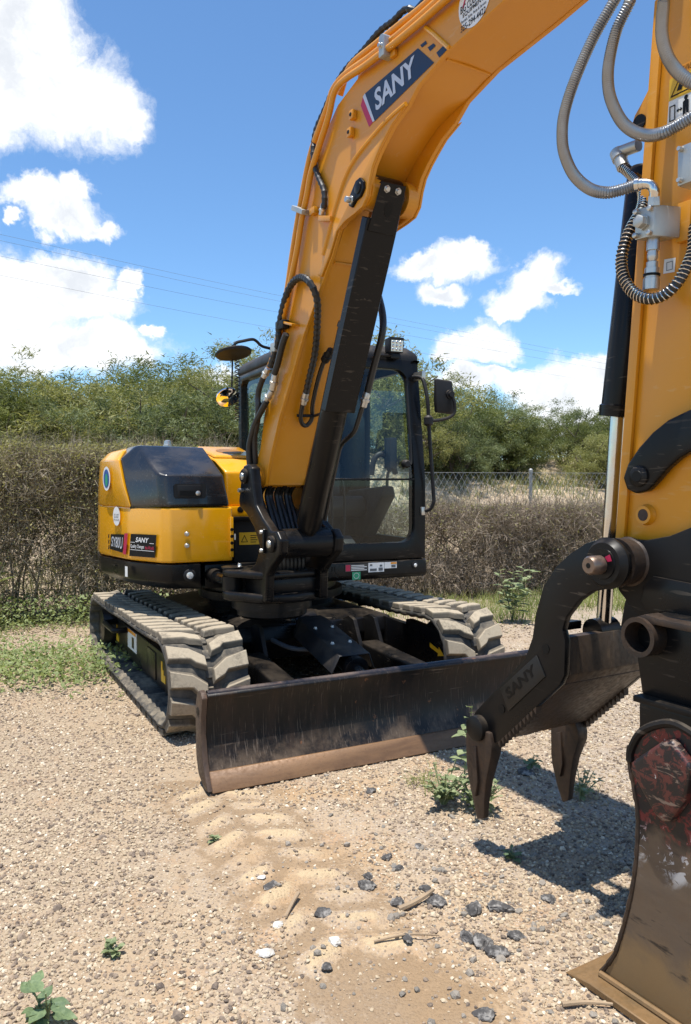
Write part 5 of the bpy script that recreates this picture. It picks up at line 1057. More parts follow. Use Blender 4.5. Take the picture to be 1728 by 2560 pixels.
hose('steel_line', [(.392, -.038, 1.92), (.34, -.027, 1.848), (.314, -.002, 1.803), (.311, .032, 1.797), (.334, .053, 1.84), (.391, .027, 1.918), (.487, .01, 2.049), (.552, .014, 2.146), (.62, .02, 2.19), (.80, -.02, 2.20)], .0135)
MB().tube([(.335, -.05, 1.85), (.37, .05, 1.85), (.66, .0, 1.86)], .009, 8).build('line_clamp', M_SATIN, EXC, FB)
MB().lathe(Vector((.64, .01, 2.20)), Vector((.56, .015, 2.155)), [(0, .022), (.5, .022), (.52, .028), (1, .026)], 10).build('line_elbow', M_SATIN, EXC, FB)
hr = hose('lift_hose', [(.80, .13, 2.66), (.866, .14, 2.584), (.926, .14, 2.472), (.974, .14, 2.347), (.981, .13, 2.238), (.918, .12, 2.085), (.865, .11, 1.937)], .020); fitting([(.87, .11, 1.95), (.84, .1, 1.865)], hr); hose('steel_line', PIPE_R, .0135)
ht = wrapped('wrapped_hose', [(1.62, .0, 3.52), (1.54, -.02, 3.60)] + [(p[0], p[1], p[2] - .02) for p in HOSE_TOP], .017); fitting(HOSE_TOPFIT, ht, .014)
h1 = hose('foot_hose', shift(HOSE_F1, 0, -.01), .0195); fitting([FIT_F1[0], FIT_F1[1]], h1, .021); fitting([FIT_F1[1], FIT_F1[2]], h1, .019); hose('foot_hose', HOSE_F1B, .0195)
h2 = hose('foot_hose', HOSE_F2, .0185); fitting(FIT_F2, h2, .018)
MB().tube([(.24, -.19, 2.14), (.29, -.19, 2.19), (.33, -.175, 2.26), (.36, -.165, 2.34)], .014, 8, 4).build('steel_line', M_YEL, EXC, FB)
hose('foot_hose', [(.15, -.17, 1.95), (.06, -.175, 1.86), (-.03, -.17, 1.74), (-.06, -.165, 1.62), (-.02, -.16, 1.5)], .018)

# ---------------------------------------------------------------- arm (dipper)
def ax(z): return 2.774 + (z - 1.268) / (2.93 - 1.268) * .120        # edge facing the machine
arm_out = [(ax(1.26), 1.26), (ax(1.8), 1.8), (ax(2.93), 2.93), (2.90, 3.20), (2.84, 3.36), (2.82, 3.50), (2.88, 3.60), (3.00, 3.62), (3.14, 3.52), (3.26, 3.30), (3.27, 3.0), (3.20, 2.2), (3.12, 1.5), (3.09, 1.26)]
AW = .125
ARM = MB().prism(arm_out, -AW, AW, 'xz').build('arm', M_YEL, EXC, FB, .006, 2, label='yellow dipper arm hung with steel-wrapped hoses')
for s in (-1, 1):
    MB().prism([(ax(1.26) - .004, 1.262), (ax(2.93) - .004, 2.93), (ax(2.93) + .03, 2.93), (ax(1.26) + .03, 1.262)], s * AW, s * (AW + .016), 'xz').build('edge_flange', M_YEL, ARM, FB, .005)
MB().lathe((2.96, -.22, 3.46), (2.96, .22, 3.46), [(0, .06), (1, .06)], 24).build('arm_pin', M_BLK, ARM, FB)
MB().lathe((2.88, -AW - .001, 1.351), (2.88, -AW - .02, 1.351), [(0, .034), (.4, .030), (1, .028)], 24).build('arm_boss', M_YEL, ARM, FB)
MB().lathe((2.88, -AW - .02, 1.351), (2.88, -AW - .0215, 1.351), [(0, .019), (1, .018)], 20).build('boss_hole', rust_mat('boss_dirt', (.03, .02, .015), (.06, .04, .03), (.12, .06, .03)), ARM, FB)
lk = [(3.25, 1.70)] + [(p[0] + .0, p[1]) for p in ARM_LINK] + [(3.25, 1.58)]
for s in (-1, 1):
    L_ = MB().prism(lk, s * (AW + .012), s * (AW + .046), 'xz').build('bucket_link', M_BLK, EXC, FB, .010, 3)
    MB().lathe((2.885, s * (AW + .045), 1.473), (2.885, s * (AW + .058), 1.473), [(0, .034), (.6, .033), (1, .026)], 24).build('link_pin', M_BLKDUST, L_, FB)
    MB().lathe((2.885, s * (AW + .058), 1.473), (2.885, s * (AW + .0595), 1.473), [(0, .018), (1, .017)], 18).build('pin_socket_shade', M_INK, L_, FB)  # black disc on the pin face paints the shaded socket
bkc = MB().cyl((3.36, 0, 3.25), (3.30, 0, 2.45), .055).build('bucket_cylinder', M_BLK, EXC, FB); MB().cyl((3.30, 0, 2.45), (3.25, 0, 1.64), .032).build('cylinder_rod', M_CHROME, bkc, FB)
# labels on the arm
def onarm(pts, e=.002): return [(p[0], -AW - e, p[1]) for p in pts]
sA = .988
def sc(p): return (2.85 + (p[0] - 2.85) * 1.0 + .012, p[1] + .004)
q = [sc(p) for p in LABEL_WARN]
mb = MB(); sheet(mb, onarm(q[:4])); LW_ = mb.build('warning_label', M_WHITE, ARM, FB)
mb = MB(); sheet(mb, onarm([q[4], q[5], q[7], q[6]], .003)); mb.build('label_field', M_LABELY, LW_, FB)
mb = MB(); sheet(mb, onarm([q[0], q[1], q[5], q[4]], .003)); mb.build('label_header', M_ORANGEP, LW_, FB)
mb = MB(); text_quad(mb, 'WARNING', onarm([(q[4][0] + .012, q[4][1] + .004), (q[5][0] - .004, q[5][1] + .004), (q[1][0] - .004, q[1][1] - .005), (q[0][0] + .012, q[0][1] - .005)], .0042)); mb.build('label_lettering', M_INK, LW_, FB)
cx_, cz_ = (q[4][0] + q[7][0]) / 2, (q[4][1] + q[7][1]) / 2
mb = MB(); T3 = [(-.034, -.024), (.034, -.024), (0, .030)]; mb.add(onarm([(cx_ + a * k, cz_ + b * k) for k in (1, .82) for a, b in T3], .0042), [(0, 1, 4, 3), (1, 2, 5, 4), (2, 0, 3, 5)]); mb.build('label_triangle', M_INK, LW_, FB)
mb = MB(); sheet(mb, onarm([(cx_ - .012, cz_ - .012), (cx_ + .004, cz_ - .014), (cx_ + .010, cz_ + .004), (cx_ - .002, cz_ + .012)], .0042)); mb.build('label_figure', M_INK, LW_, FB)
bx_, bz_ = (q[6][0] + q[2][0]) / 2, (q[6][1] + q[2][1]) / 2
man = [(.012, -.026), (.020, -.026), (.022, -.002), (.024, -.026), (.032, -.026), (.032, .014), (.026, .018), (.030, .024), (.026, .031), (.019, .031), (.015, .024), (.019, .018), (.012, .014)]
mb = MB(); sheet(mb, onarm([(bx_ + a, bz_ + b) for a, b in man], .0042)); mb.build('label_man', M_INK, LW_, FB)
mb = MB(); sheet(mb, onarm([(bx_ - .010, bz_ - .004), (bx_ - .002, bz_ - .011), (bx_ - .002, bz_ - .006), (bx_ + .004, bz_ - .006), (bx_ + .004, bz_ - .011), (bx_ + .011, bz_ - .004), (bx_ + .004, bz_ + .003), (bx_ + .004, bz_ - .002), (bx_ - .002, bz_ - .002), (bx_ - .002, bz_ + .003)], .0042)); mb.build('label_arrow', M_INK, LW_, FB)
mb = MB(); o_ = [(-.034, -.028), (-.014, -.028), (-.014, .018), (-.034, .018)]; i_ = [(-.031, -.025), (-.017, -.025), (-.017, .015), (-.031, .015)]
mb.add(onarm([(bx_ + a, bz_ + b) for a, b in o_ + i_], .0042), [(0, 1, 5, 4), (1, 2, 6, 5), (2, 3, 7, 6), (3, 0, 4, 7)]); mb.build('label_frame', M_INK, LW_, FB)
q = [sc(p) for p in LABELW]; mb = MB(); sheet(mb, onarm(q)); LS = mb.build('small_label', M_WHITE, ARM, FB)
cx_, cz_ = sum(p[0] for p in q) / 4, sum(p[1] for p in q) / 4
mb = MB(); o_ = [(-.010, -.014), (.012, -.014), (.012, .012), (-.010, .012)]; i_ = [(-.008, -.012), (.010, -.012), (.010, .010), (-.008, .010)]
mb.add(onarm([(cx_ + a, cz_ + b) for a, b in o_ + i_], .003), [(0, 1, 5, 4), (1, 2, 6, 5), (2, 3, 7, 6), (3, 0, 4, 7)]); mb.build('label_frame', M_CABLE, LS, FB)
# thumb cylinder on the inner face of the arm
for s in (-1, 1): MB().prism([(ax(2.75) + .02, 2.78), (ax(2.75), 2.72), (2.826, 2.650), (2.803, 2.625), (2.792, 2.599), (2.796, 2.568), (2.82, 2.55), (ax(2.5) + .02, 2.52)], s * .105 - .012, s * .105 + .012, 'xz').build('cylinder_mount', M_YEL, ARM, FB, .006)
T0 = Vector((2.835, 0, 2.585)); T1 = Vector((2.612, 0, .945)); d = (T1 - T0).normalized()
off = Vector((-.055, 0, 0))
C0_ = Vector((2.762, 0, 2.50)); C1_ = Vector((2.655, 0, 1.682)); d = (C1_ - C0_).normalized()
TC = MB().lathe(C0_, C1_, [(0, .05), (.02, .060), (.95, .058), (.955, .064), (1, .062)], 28).build('thumb_cylinder', M_BLK, EXC, FB)
MB().cyl(C1_ - d * .02, Vector((2.605, 0, .92)), .026).build('cylinder_rod', M_CHROME, TC, FB)
MB().cyl((2.825, -.122, 2.594), (2.825, .122, 2.594), .024).build('cylinder_pin', M_BLK, TC, FB)
MB().lathe((2.600, -.05, .925), (2.600, .05, .925), [(0, .045), (1, .045)], 20).build('rod_eye', M_BLK, TC, FB)
sf = [(p[0] - .03, p[1], p[2]) for p in SPRING_FIT]
MB().lathe(Vector(sf[0]) + Vector((-.01, 0, .015)), Vector(sf[1]), [(0, .018), (.1, .026), (.5, .026), (.52, .022), (1, .022)], 16).build('hose_fitting', M_CAST, TC, FB)
MB().cyl(Vector(sf[0]) + Vector((-.005, 0, .005)), Vector(sf[0]) + Vector((.08, 0, .0)), .020, n=12).build('elbow_fitting', M_CAST, TC, FB)
# hoses on the arm
ha = hose('corrugated_hose', [(2.87, -.15, 3.13)] + HOSE_ARM1, .0185, M_CORR, EXC, 14, ribs=.0075)
MB().lathe(Vector(HOSE_ARM1[-1]), Vector(ELBOW1[1]), [(0, .0195), (.5, .0195), (.55, .016), (1, .016)], 16).build('hose_ferrule', M_CHROME, ha, FB)
MB().tube(ELBOW1, .0145, 14, 5).build('pipe_elbow', M_CHROME, ha, FB)
hose('corrugated_hose', [(2.90, -.15, 3.13)] + HOSE_ARM2 + [(3.14, -.20, 2.51)], .0185, M_CORR, EXC, 14, ribs=.0075)
hose('corrugated_hose', [(2.985, -.2, 3.05)] + HOSE_ARM3 + [(3.14, -.2, 2.555)], .0185, M_CORR, EXC, 14, ribs=.0075)
hsP = [(p[0] - .03 * max(0, 1 - i / 4), p[1], p[2]) for i, p in enumerate(HOSE_SPRING)] + [(3.06, -.165, 2.20)]
hs = hose('spring_hose', hsP, .0155)
P = resample(smooth(hsP, 10), .0014); hp = []; up = None
for i in range(len(P)):
    dd = (P[min(len(P) - 1, i + 1)] - P[max(0, i - 1)]).normalized()
    if up is None: up = Vector((0, 1, 0))
    up = (up - dd * up.dot(dd)).normalized(); cc = dd.cross(up); a = 2 * math.pi * i * .0014 / .0125
    hp.append(P[i] + (up * math.cos(a) + cc * math.sin(a)) * .0175)
MB().tube(hp, .0018, 5).build('coil_guard', M_CHROME, hs, FB)
# shut-off valve block
V = [Vector((p[0], 0, p[1])) for p in VALVE]
vb = MB().loft([[(2.905, -.235, 2.186), (2.972, -.235, 2.182), (3.0, -.15, 2.182), (2.93, -.15, 2.186)], [(2.908, -.235, 2.276), (2.975, -.235, 2.273), (3.003, -.15, 2.273), (2.934, -.15, 2.276)]]).build('valve_block', M_CAST, EXC, FB, .004)
nv = Vector((0, -1, 0))
for (x, z) in ((2.915, 2.266), (2.964, 2.263), (2.914, 2.196), (2.962, 2.192)): MB().lathe(Vector((x, -.235, z)), Vector((x, -.249, z)), [(0, .008), (.9, .008), (1, .006)], 12).build('cap_screw', M_ZINC, vb, FB)
MB().lathe(Vector((2.936, -.235, 2.230)), Vector((2.936, -.262, 2.230)), [(0, .024), (.3, .024), (.32, .020), (.9, .020), (1, .016)], 6).build('valve_cap', M_CAST, vb, FB)
MB().lathe(Vector((2.968, -.228, 2.300)), Vector((2.966, -.225, 2.270)), [(0, .017), (.6, .019), (1, .019)], 6).build('hex_nut', M_ZINC, vb, FB)
MB().lathe(Vector((2.950, -.205, 2.186)), Vector((2.944, -.205, 2.030)), [(0, .016), (.06, .019), (.24, .019), (.25, .015), (.34, .016), (.36, .016), (.44, .012), (.46, .017), (.56, .017), (.57, .021), (.76, .021), (.77, .024), (.98, .024), (1, .018)], 18).build('coupler', M_ZINC, vb, FB)
MB().lathe(Vector((2.9458, -.205, 2.080)), Vector((2.9455, -.205, 2.073)), [(0, .0245), (1, .0245)], 18).build('coupler_ring', M_INK, vb, FB)
MB().loft([[(2.985, -.150, 2.17), (3.03, -.150, 2.17), (3.03, -AW - .001, 2.17), (2.985, -AW - .001, 2.17)], [(2.99, -.150, 2.285), (3.035, -.150, 2.285), (3.035, -AW - .001, 2.285), (2.99, -AW - .001, 2.285)]]).build('valve_pad', M_YEL, ARM, FB, .003)
vb2 = MB().box(3.05, 3.14, -.235, -.15, 2.30, 2.41).build('valve_block', M_CAST, EXC, FB, .004)
for (x, z) in ((3.062, 2.40), (3.062, 2.312)): MB().lathe(Vector((x, -.235, z)), Vector((x, -.249, z)), [(0, .008), (1, .006)], 12).build('cap_screw', M_ZINC, vb2, FB)
# black tip plates of the arm carrying the thumb pin
tp = [(2.772, 1.268), (2.80, 1.272), (2.90, 1.273), (2.985, 1.292), (3.10, 1.34), (3.16, 1.25), (3.16, .98), (2.90, 1.02), (2.86, 1.045), (2.80, 1.10), (2.772, 1.15)]
for s in (-1, 1):
    TPt = MB().prism(tp, s * (AW + .004), s * (AW + .030), 'xz').build('tip_plate', M_BLKDUST, EXC, FB, .006)
MB().box(2.80, 3.13, -AW, AW, 1.10, 1.262).build('arm_tip', M_BLK, ARM, FB, .01)
MB().prism([(2.90, 1.13), (2.935, 1.165), (3.10, 1.155), (3.14, 1.10), (3.14, 1.03), (2.92, 1.05), (2.89, 1.08)], -AW - .040, -AW - .030, 'xz').build('tip_gusset', M_BLK, EXC, FB, .008)

# ---------------------------------------------------------------- hydraulic thumb
TY = .23
TH = MB().prism(THUMB, -TY - .014, -TY + .014, 'xz').build('thumb', M_BLK, EXC, FB, .005, 2, label='black hydraulic thumb with two pointed tines')
THs = [(p[0], p[1]) for p in THUMB]
MB().prism(THs, TY - .014, TY + .014, 'xz').build('far_plate', M_BLK, TH, FB, .005, 1)
pc = Vector((2.835, 0, 1.200))
MB().lathe(pc + Vector((0, -TY + .012, 0)), pc + Vector((0, -AW - .03, 0)), [(0, .078), (.3, .078), (.32, .074), (.9, .074), (1, .080)], 32).build('thumb_boss', M_TINE, TH, FB)
MB().lathe(pc + Vector((0, -TY - .013, 0)), pc + Vector((0, -TY - .045, 0)), [(0, .080), (.35, .082), (.45, .078), (1, .066)], 32).build('boss_collar', M_BLKDUST, TH, FB)
MB().lathe(pc + Vector((0, -TY - .044, 0)), pc + Vector((0, -TY - .049, 0)), [(0, .050), (1, .048)], 28).build('collar_face', M_BLK, TH, FB)
MB().lathe(pc + Vector((-.008, -TY - .048, -.004)), pc + Vector((-.008, -TY - .100, -.004)), [(0, .030), (.85, .030), (1, .024)], 24).build('pin_end', rust_mat('bare_pin_steel', (.16, .11, .085), (.22, .16, .12), (.3, .2, .15), .4, .7), TH, FB)
MB().lathe(pc + Vector((-.008, -TY - .1002, -.004)), pc + Vector((-.008, -TY - .1012, -.004)), [(0, .009), (1, .008)], 14).build('grease_port_shade', M_INK, TH, FB)  # port shade painted as a small black disc on the solid pin
mb = MB(); sheet(mb, [(2.848, -TY - .051, 1.222), (2.868, -TY - .051, 1.232), (2.876, -TY - .051, 1.212), (2.860, -TY - .051, 1.208)]); mb.build('red_grease', M_RED, TH, FB)
MB().lathe(pc + Vector((0, AW + .03, 0)), pc + Vector((0, TY - .012, 0)), [(0, .075), (1, .075)], 28).build('thumb_boss', M_TINE, TH, FB)
# raised name panel
TPn = MB().prism([(p[0], p[1]) for p in THUMB_PANEL], -TY - .020, -TY - .0135, 'xz').build('name_panel', plain('scuffed_panel', (.011, .0105, .010), .42, var=.3, spec=.35), TH, FB, .004, 2)
a, b_, c_, d_ = [Vector((p[0], -TY - .0212, p[1])) for p in (THUMB_PANEL[0], THUMB_PANEL[1], THUMB_PANEL[2], THUMB_PANEL[3])]
def bl(u, v): return (d_.lerp(c_, u)).lerp(a.lerp(b_, u), v)
mb = MB(); text_quad(mb, 'SANY', [bl(.10, .36), bl(.88, .36), bl(.88, .82), bl(.10, .82)], bold=.03); mb.build('name_lettering', M_INK, TPn, FB)
for (x, z) in ((2.568, .878), (2.349, .613)):
    mb = MB(); mb.lathe(Vector((x, -TY - .0165, z)), Vector((x, -TY - .0150, z)), [(0, .017), (1, .017)], 20); mb.build('plate_hole_shade', M_INK, TH, FB)  # plate is not pierced; a black disc paints each hole's shade
# curved inner plate and scuffed outer plate between the two sides
inner = [(2.50, .93), (2.505, .85), (2.47, .80)]
MB().prism([(2.648, .93), (2.655, .80), (2.630, .765), (2.60, .775), (2.615, .82), (2.61, .93)], -TY + .015, TY - .015, 'xz').build('inner_plate', M_THUMBP, TH, FB, .004)
MB().prism([(2.630, .763), (2.345, .495), (2.285, .472), (2.275, .50), (2.32, .52), (2.605, .79)], -TY + .015, TY - .015, 'xz').build('belly_plate', M_THUMBP, TH, FB, .004)
MB().prism([(2.56, .96), (2.50, .955), (2.50, .93), (2.56, .93)], -TY + .015, -.06, 'xz').build('notch_plate', M_BLK, TH, FB, .003)
for s in (-1, 1):
    k0 = MB()
    for k in range(11):                         # serrated grip teeth along the lower rim
        t = k / 11.0; x = 2.325 + t * .20; z = .478 + (x - 2.325) * .943
        MB().prism([(x - .004, z + .006), (x + .016, z - .012), (x + .016, z + .020)], s * TY - .013, s * TY + .013, 'xz').build('grip_tooth', M_TINE, TH, FB)
    TBs = MB().lathe(Vector((2.229, s * TY - s * .013, .510)), Vector((2.229, s * TY + s * .050, .510)), [(0, .056), (.3, .058), (.35, .050), (.9, .048), (1, .038)], 26).build('tine_pin', M_BLKDUST, TH, FB)
def tine(poly, y0, w0, w1):
    lo = []; n = len(poly); zmax = max(p[1] for p in poly); zmin = min(p[1] for p in poly)
    f = lambda z: w1 + (w0 - w1) * (z - zmin) / (zmax - zmin)
    vs = [(p[0], y0 - f(p[1]), p[1]) for p in poly] + [(p[0], y0 + f(p[1]), p[1]) for p in poly]
    mb = MB(); mb.add(vs, [tuple(range(n)), tuple(range(2 * n - 1, n - 1, -1))] + [(i, i + n, (i + 1) % n + n, (i + 1) % n) for i in range(n)]); return mb
T1p = [(2.16, .47), (2.19, .51), (2.30, .51), (2.312, .47)] + [(2.222 + (p[0] - 2.222) * .84, p[1]) for p in TINE1[2:]]
tine(T1p, -TY, .030, .012).build('tine', M_TINE, TH, FB, .006)
MB().prism([(2.20, .43), (2.225, .44), (2.235, .30), (2.222, .24), (2.21, .30)], -TY - .032, -TY - .014, 'xz').build('tine_rib', M_TINE, TH, FB, .004)
tine([(2.19, .45), (2.215, .49), (2.325, .49), (2.34, .45)] + [(2.252 + (p[0] - 2.252) * .84, p[1]) for p in TINE2[2:]], TY - .03, .030, .012).build('tine', M_TINE, TH, FB, .006)
MB().prism([(2.225, .42), (2.25, .43), (2.262, .30), (2.248, .24), (2.235, .30)], TY - .063, TY - .046, 'xz').build('tine_rib', M_TINE, TH, FB, .004)

# ---------------------------------------------------------------- bucket standing on its lip
BY = .42
side = [(2.985, .022), (3.035, .104), (3.062, .19), (3.088, .298), (3.103, .398), (3.108, .493), (3.104, .56), (3.088, .626), (3.076, .673), (3.078, .71), (3.107, .766), (3.16, .803), (3.22, .82), (3.30, .80), (3.44, .84), (3.58, .80), (3.72, .62), (3.76, .42), (3.72, .22), (3.60, .08), (3.45, .022)]
BK = MB().prism(side, -BY - .012, -BY + .012, 'xz').build('bucket', M_BUCKET, EXC, FB, .004, 1, label='worn red and brown steel bucket resting on its lip')
MB().prism(side, BY - .012, BY + .012, 'xz').build('far_side', M_BUCKET, BK, FB, .004, 1)
shell = [(3.0, .012), (3.30, .014), (3.46, .03), (3.62, .09), (3.73, .22), (3.77, .42), (3.73, .62), (3.58, .80), (3.44, .84)]
strip([tuple(v)[::2] for v in smooth([(p[0], 0, p[1]) for p in shell], 4)], -.016, -BY + .013, BY - .013).build('shell_plate', M_BUCKET, BK, FB, ang=40)
MB().prism([(2.905, .002), (2.915, .010), (3.0, .024), (3.40, .024), (3.40, .002)], -.497, .497, 'xz').build('lip_plate', M_LIP, BK, FB, .003, 1)
rp = smooth([(3.118 - .001, -BY - .010, .822), (3.07, -BY - .010, .72), (3.072, -BY - .010, .673), (3.100, -BY - .010, .56), (3.104, -BY - .01, .49), (3.099, -BY - .01, .398), (3.084, -BY - .01, .298), (3.058, -BY - .01, .19), (3.031, -BY - .01, .104), (2.985, -BY - .01, .026)][1:], 8)
rp = resample(rp, .008); cnt = [0]
def wr(t): cnt[0] += 1; return .0065 + .0025 * ((cnt[0] * 7919) % 13) / 13
MB().tube(rp, .008, 7, rad=wr).build('weld_seam', M_TINE, BK, FB, ang=20)
MB().tube(smooth([(3.076, -BY - .012, .68), (3.079, -BY - .012, .712), (3.108, -BY - .012, .767), (3.16, -BY - .012, .804), (3.22, -BY - .012, .821), (3.30, -BY - .012, .80)], 5), .012, 8).build('ear_rim', M_BLKDUST, BK, FB)
dm = [(p[0], p[1]) for p in BKT_DIAMOND]
cxd = sum(p[0] for p in dm) / len(dm); czd = sum(p[1] for p in dm) / len(dm)
mb = MB(); mb.loft([[(cxd + (a - cxd) * 1.05, -BY - .010, czd + (b - czd) * 1.05) for a, b in dm], [(a, -BY - .040, b) for a, b in dm]]); mb.build('wear_pad', M_PAD, BK, FB, .010, 3)
MB().tube([(2.99, -BY - .022, .028), (3.2, -BY - .022, .030), (3.4, -BY - .022, .030)], .010, 8).build('lip_weld', M_LIP, BK, FB)
# hinge block between bucket ears and arm
HB = MB().prism([(2.918, 1.0), (2.918, .92), (2.94, .80), (3.40, .80), (3.40, 1.06), (2.98, 1.06)], -.215, .215, 'xz').build('bucket_hinge_block', M_BLK, EXC, FB, .012)
MB().prism([(2.945, .785), (2.95, .60), (3.0, .50), (3.45, .55), (3.45, .79)], -.235, .235, 'xz').build('hinge_web', M_BLK, HB, FB, .01)
MB().loft([[(2.935, -.250, .786), (3.40, -.250, .786), (3.40, .25, .786), (2.935, .25, .786)], [(2.935, -.250, .806), (3.40, -.250, .806), (3.40, .25, .806), (2.935, .25, .806)]]).build('hinge_flange', M_BLKDUST, HB, FB, .005)
tb = Vector((2.968, -.275, .991)); n_ = 36; lo = []
for (y, r) in ((-.275, .046), (-.275, .060), (-.18, .060), (-.18, .046)):
    lo.append([(2.968 + r * math.cos(2 * math.pi * k / n_), y, .991 + r * math.sin(2 * math.pi * k / n_)) for k in range(n_)])
lo.append(lo[0]); mb = MB(); mb.loft(lo, cap=False); TBE = mb.build('pin_tube', M_TINE, HB, FB)
MB().prism([(2.93, 1.040), (2.985, 1.062), (3.03, 1.055), (3.40, 1.045), (3.40, 1.027), (3.02, 1.035), (2.99, 1.03)], -.262, -.20, 'xz').build('tube_strap', M_TINE, HB, FB, .004)
# ================================================================ GRAVEL
def pebble(name, seed, flat_, mat):
    bm = bmesh.new(); bmesh.ops.create_icosphere(bm, subdivisions=1, radius=1.0); r = random.Random(seed)
    for v in bm.verts: v.co *= r.uniform(.68, 1.12)
    for v in bm.verts: v.co.z *= flat_; v.co.x *= r.uniform(.95, 1.05) * 1.15
    me = bpy.data.meshes.new(name); bm.to_mesh(me); bm.free(); me.materials.append(mat)
    return me
def pebble_mat():
    m, t, b = base_mat('gravel_stones'); rnd = t.n('ShaderNodeObjectInfo').outputs['Random']
    rp_ = t.n('ShaderNodeValToRGB', {0: rnd}); e = rp_.color_ramp.elements; e[0].position = 0; e[0].color = (0.080, 0.061, 0.051, 1); e[1].position = 1; e[1].color = (0.742, 0.653, 0.512, 1)
    for p_, c_ in ((.12, (0.180, 0.138, 0.107, 1)), (.30, (0.297, 0.219, 0.153, 1)), (.5, (0.382, 0.291, 0.191, 1)), (.7, (0.435, 0.342, 0.228, 1)), (.88, (0.488, 0.393, 0.270, 1)), (.95, (0.594, 0.495, 0.363, 1))): x = e.new(p_); x.color = c_
    co = t.n('ShaderNodeTexCoord').outputs['Object']; nz = t.noise(co, 2.0, 4.0)
    setin(t, b, Base_Color=t.mix(t.step(nz, .35, .75, 0, .45), rp_.outputs[0], (.36, .275, .19)), Roughness=.9, Specular_IOR_Level=.25); return m
M_PEB = pebble_mat()
pcol = bpy.data.collections.new('gravel_shapes')
for k in range(6):
    o = bpy.data.objects.new('gravel_shape', pebble('gravel_shape', 40 + k, .55 + .05 * k, M_PEB)); pcol.objects.link(o)
def scatter(name, P, S, coll, label, cat, mat=None):
    """one object: a stone on every point, turned and sized at random"""
    me = bpy.data.meshes.new(name); me.vertices.add(len(P)); me.vertices.foreach_set('co', np.asarray(P, np.float32).ravel())
    at = me.attributes.new('size', 'FLOAT', 'POINT'); at.data.foreach_set('value', np.asarray(S, np.float32)); me.update()
    o = bpy.data.objects.new(name, me); place(o, None, FW)
    g = bpy.data.node_groups.new(name + '_nodes', 'GeometryNodeTree')
    g.interface.new_socket('Geometry', in_out='INPUT', socket_type='NodeSocketGeometry'); g.interface.new_socket('Geometry', in_out='OUTPUT', socket_type='NodeSocketGeometry')
    T = NT(g); gi = T.n('NodeGroupInput'); go = T.n('NodeGroupOutput')
    ci = T.n('GeometryNodeCollectionInfo', {'Collection': coll, 'Separate Children': True, 'Reset Children': True})
    rv = T.n('FunctionNodeRandomValue', data_type='FLOAT_VECTOR'); rv.inputs[0].default_value = (-.5, -.5, 0); rv.inputs[1].default_value = (.5, .5, 6.283)
    ri = T.n('FunctionNodeRandomValue', data_type='INT'); ri.inputs[4].default_value = 0; ri.inputs[5].default_value = 5; ri.inputs[8].default_value = 3
    na = T.n('GeometryNodeInputNamedAttribute', {0: 'size'}, data_type='FLOAT')
    ip = T.n('GeometryNodeInstanceOnPoints', {'Points': gi.outputs[0], 'Instance': ci.outputs[0], 'Pick Instance': True, 'Instance Index': ri.outputs[2], 'Rotation': rv.outputs[0], 'Scale': na.outputs[0]})
    g.links.new(ip.outputs[0], go.inputs[0])
    md = o.modifiers.new('scatter', 'NODES'); md.node_group = g
    tag(o, label, cat, kind='stuff'); return o
pts = []; siz = []
def sample(n, y0, y1, smin, smax, k=0.62):
    y = y0 + (y1 - y0) * RNG.random(n) ** .9; x = (RNG.random(n) * 2 - 1) * (k * y + .25)
    s = smin + (smax - smin) * RNG.random(n) ** 2.6
    sand = fbm(x, y, .9, 3) + .10 * np.clip((x + 1.2), -1, 1)
    strip_ = np.exp(-((((x + .62) - (3.62 - y) * .517)) / .30) ** 2) * (y < 3.9) * (y > 1.6)
    pk_ = np.clip((fbm(x, y, 1.9, 33) - .40) * 5, 0, 1) * np.clip((.85 - np.abs(x - .02)) / .5, 0, 1) * (y < 3.4)
    keep = RNG.random(n) < np.clip(1.15 - strip_ * 1.0 - pk_ * .62 - np.clip((fbm(x, y, 1.7, 15) - .50) * 3.2, 0, .75), .08, 1)
    x, y, s = x[keep], y[keep], s[keep]; z = ground_h(x, y) + s * .18
    pts.append(np.stack([x, y, z], 1)); siz.append(s)
sample(60000, 1.75, 3.3, .0028, .0105); sample(62000, 3.2, 5.4, .0038, .0115); sample(26000, 5.2, 8.0, .006, .015)
sample(700, 1.8, 5.5, .010, .020)
scatter('gravel', np.concatenate(pts), np.concatenate(siz), pcol, 'loose tan and grey gravel over the sandy yard', 'gravel')

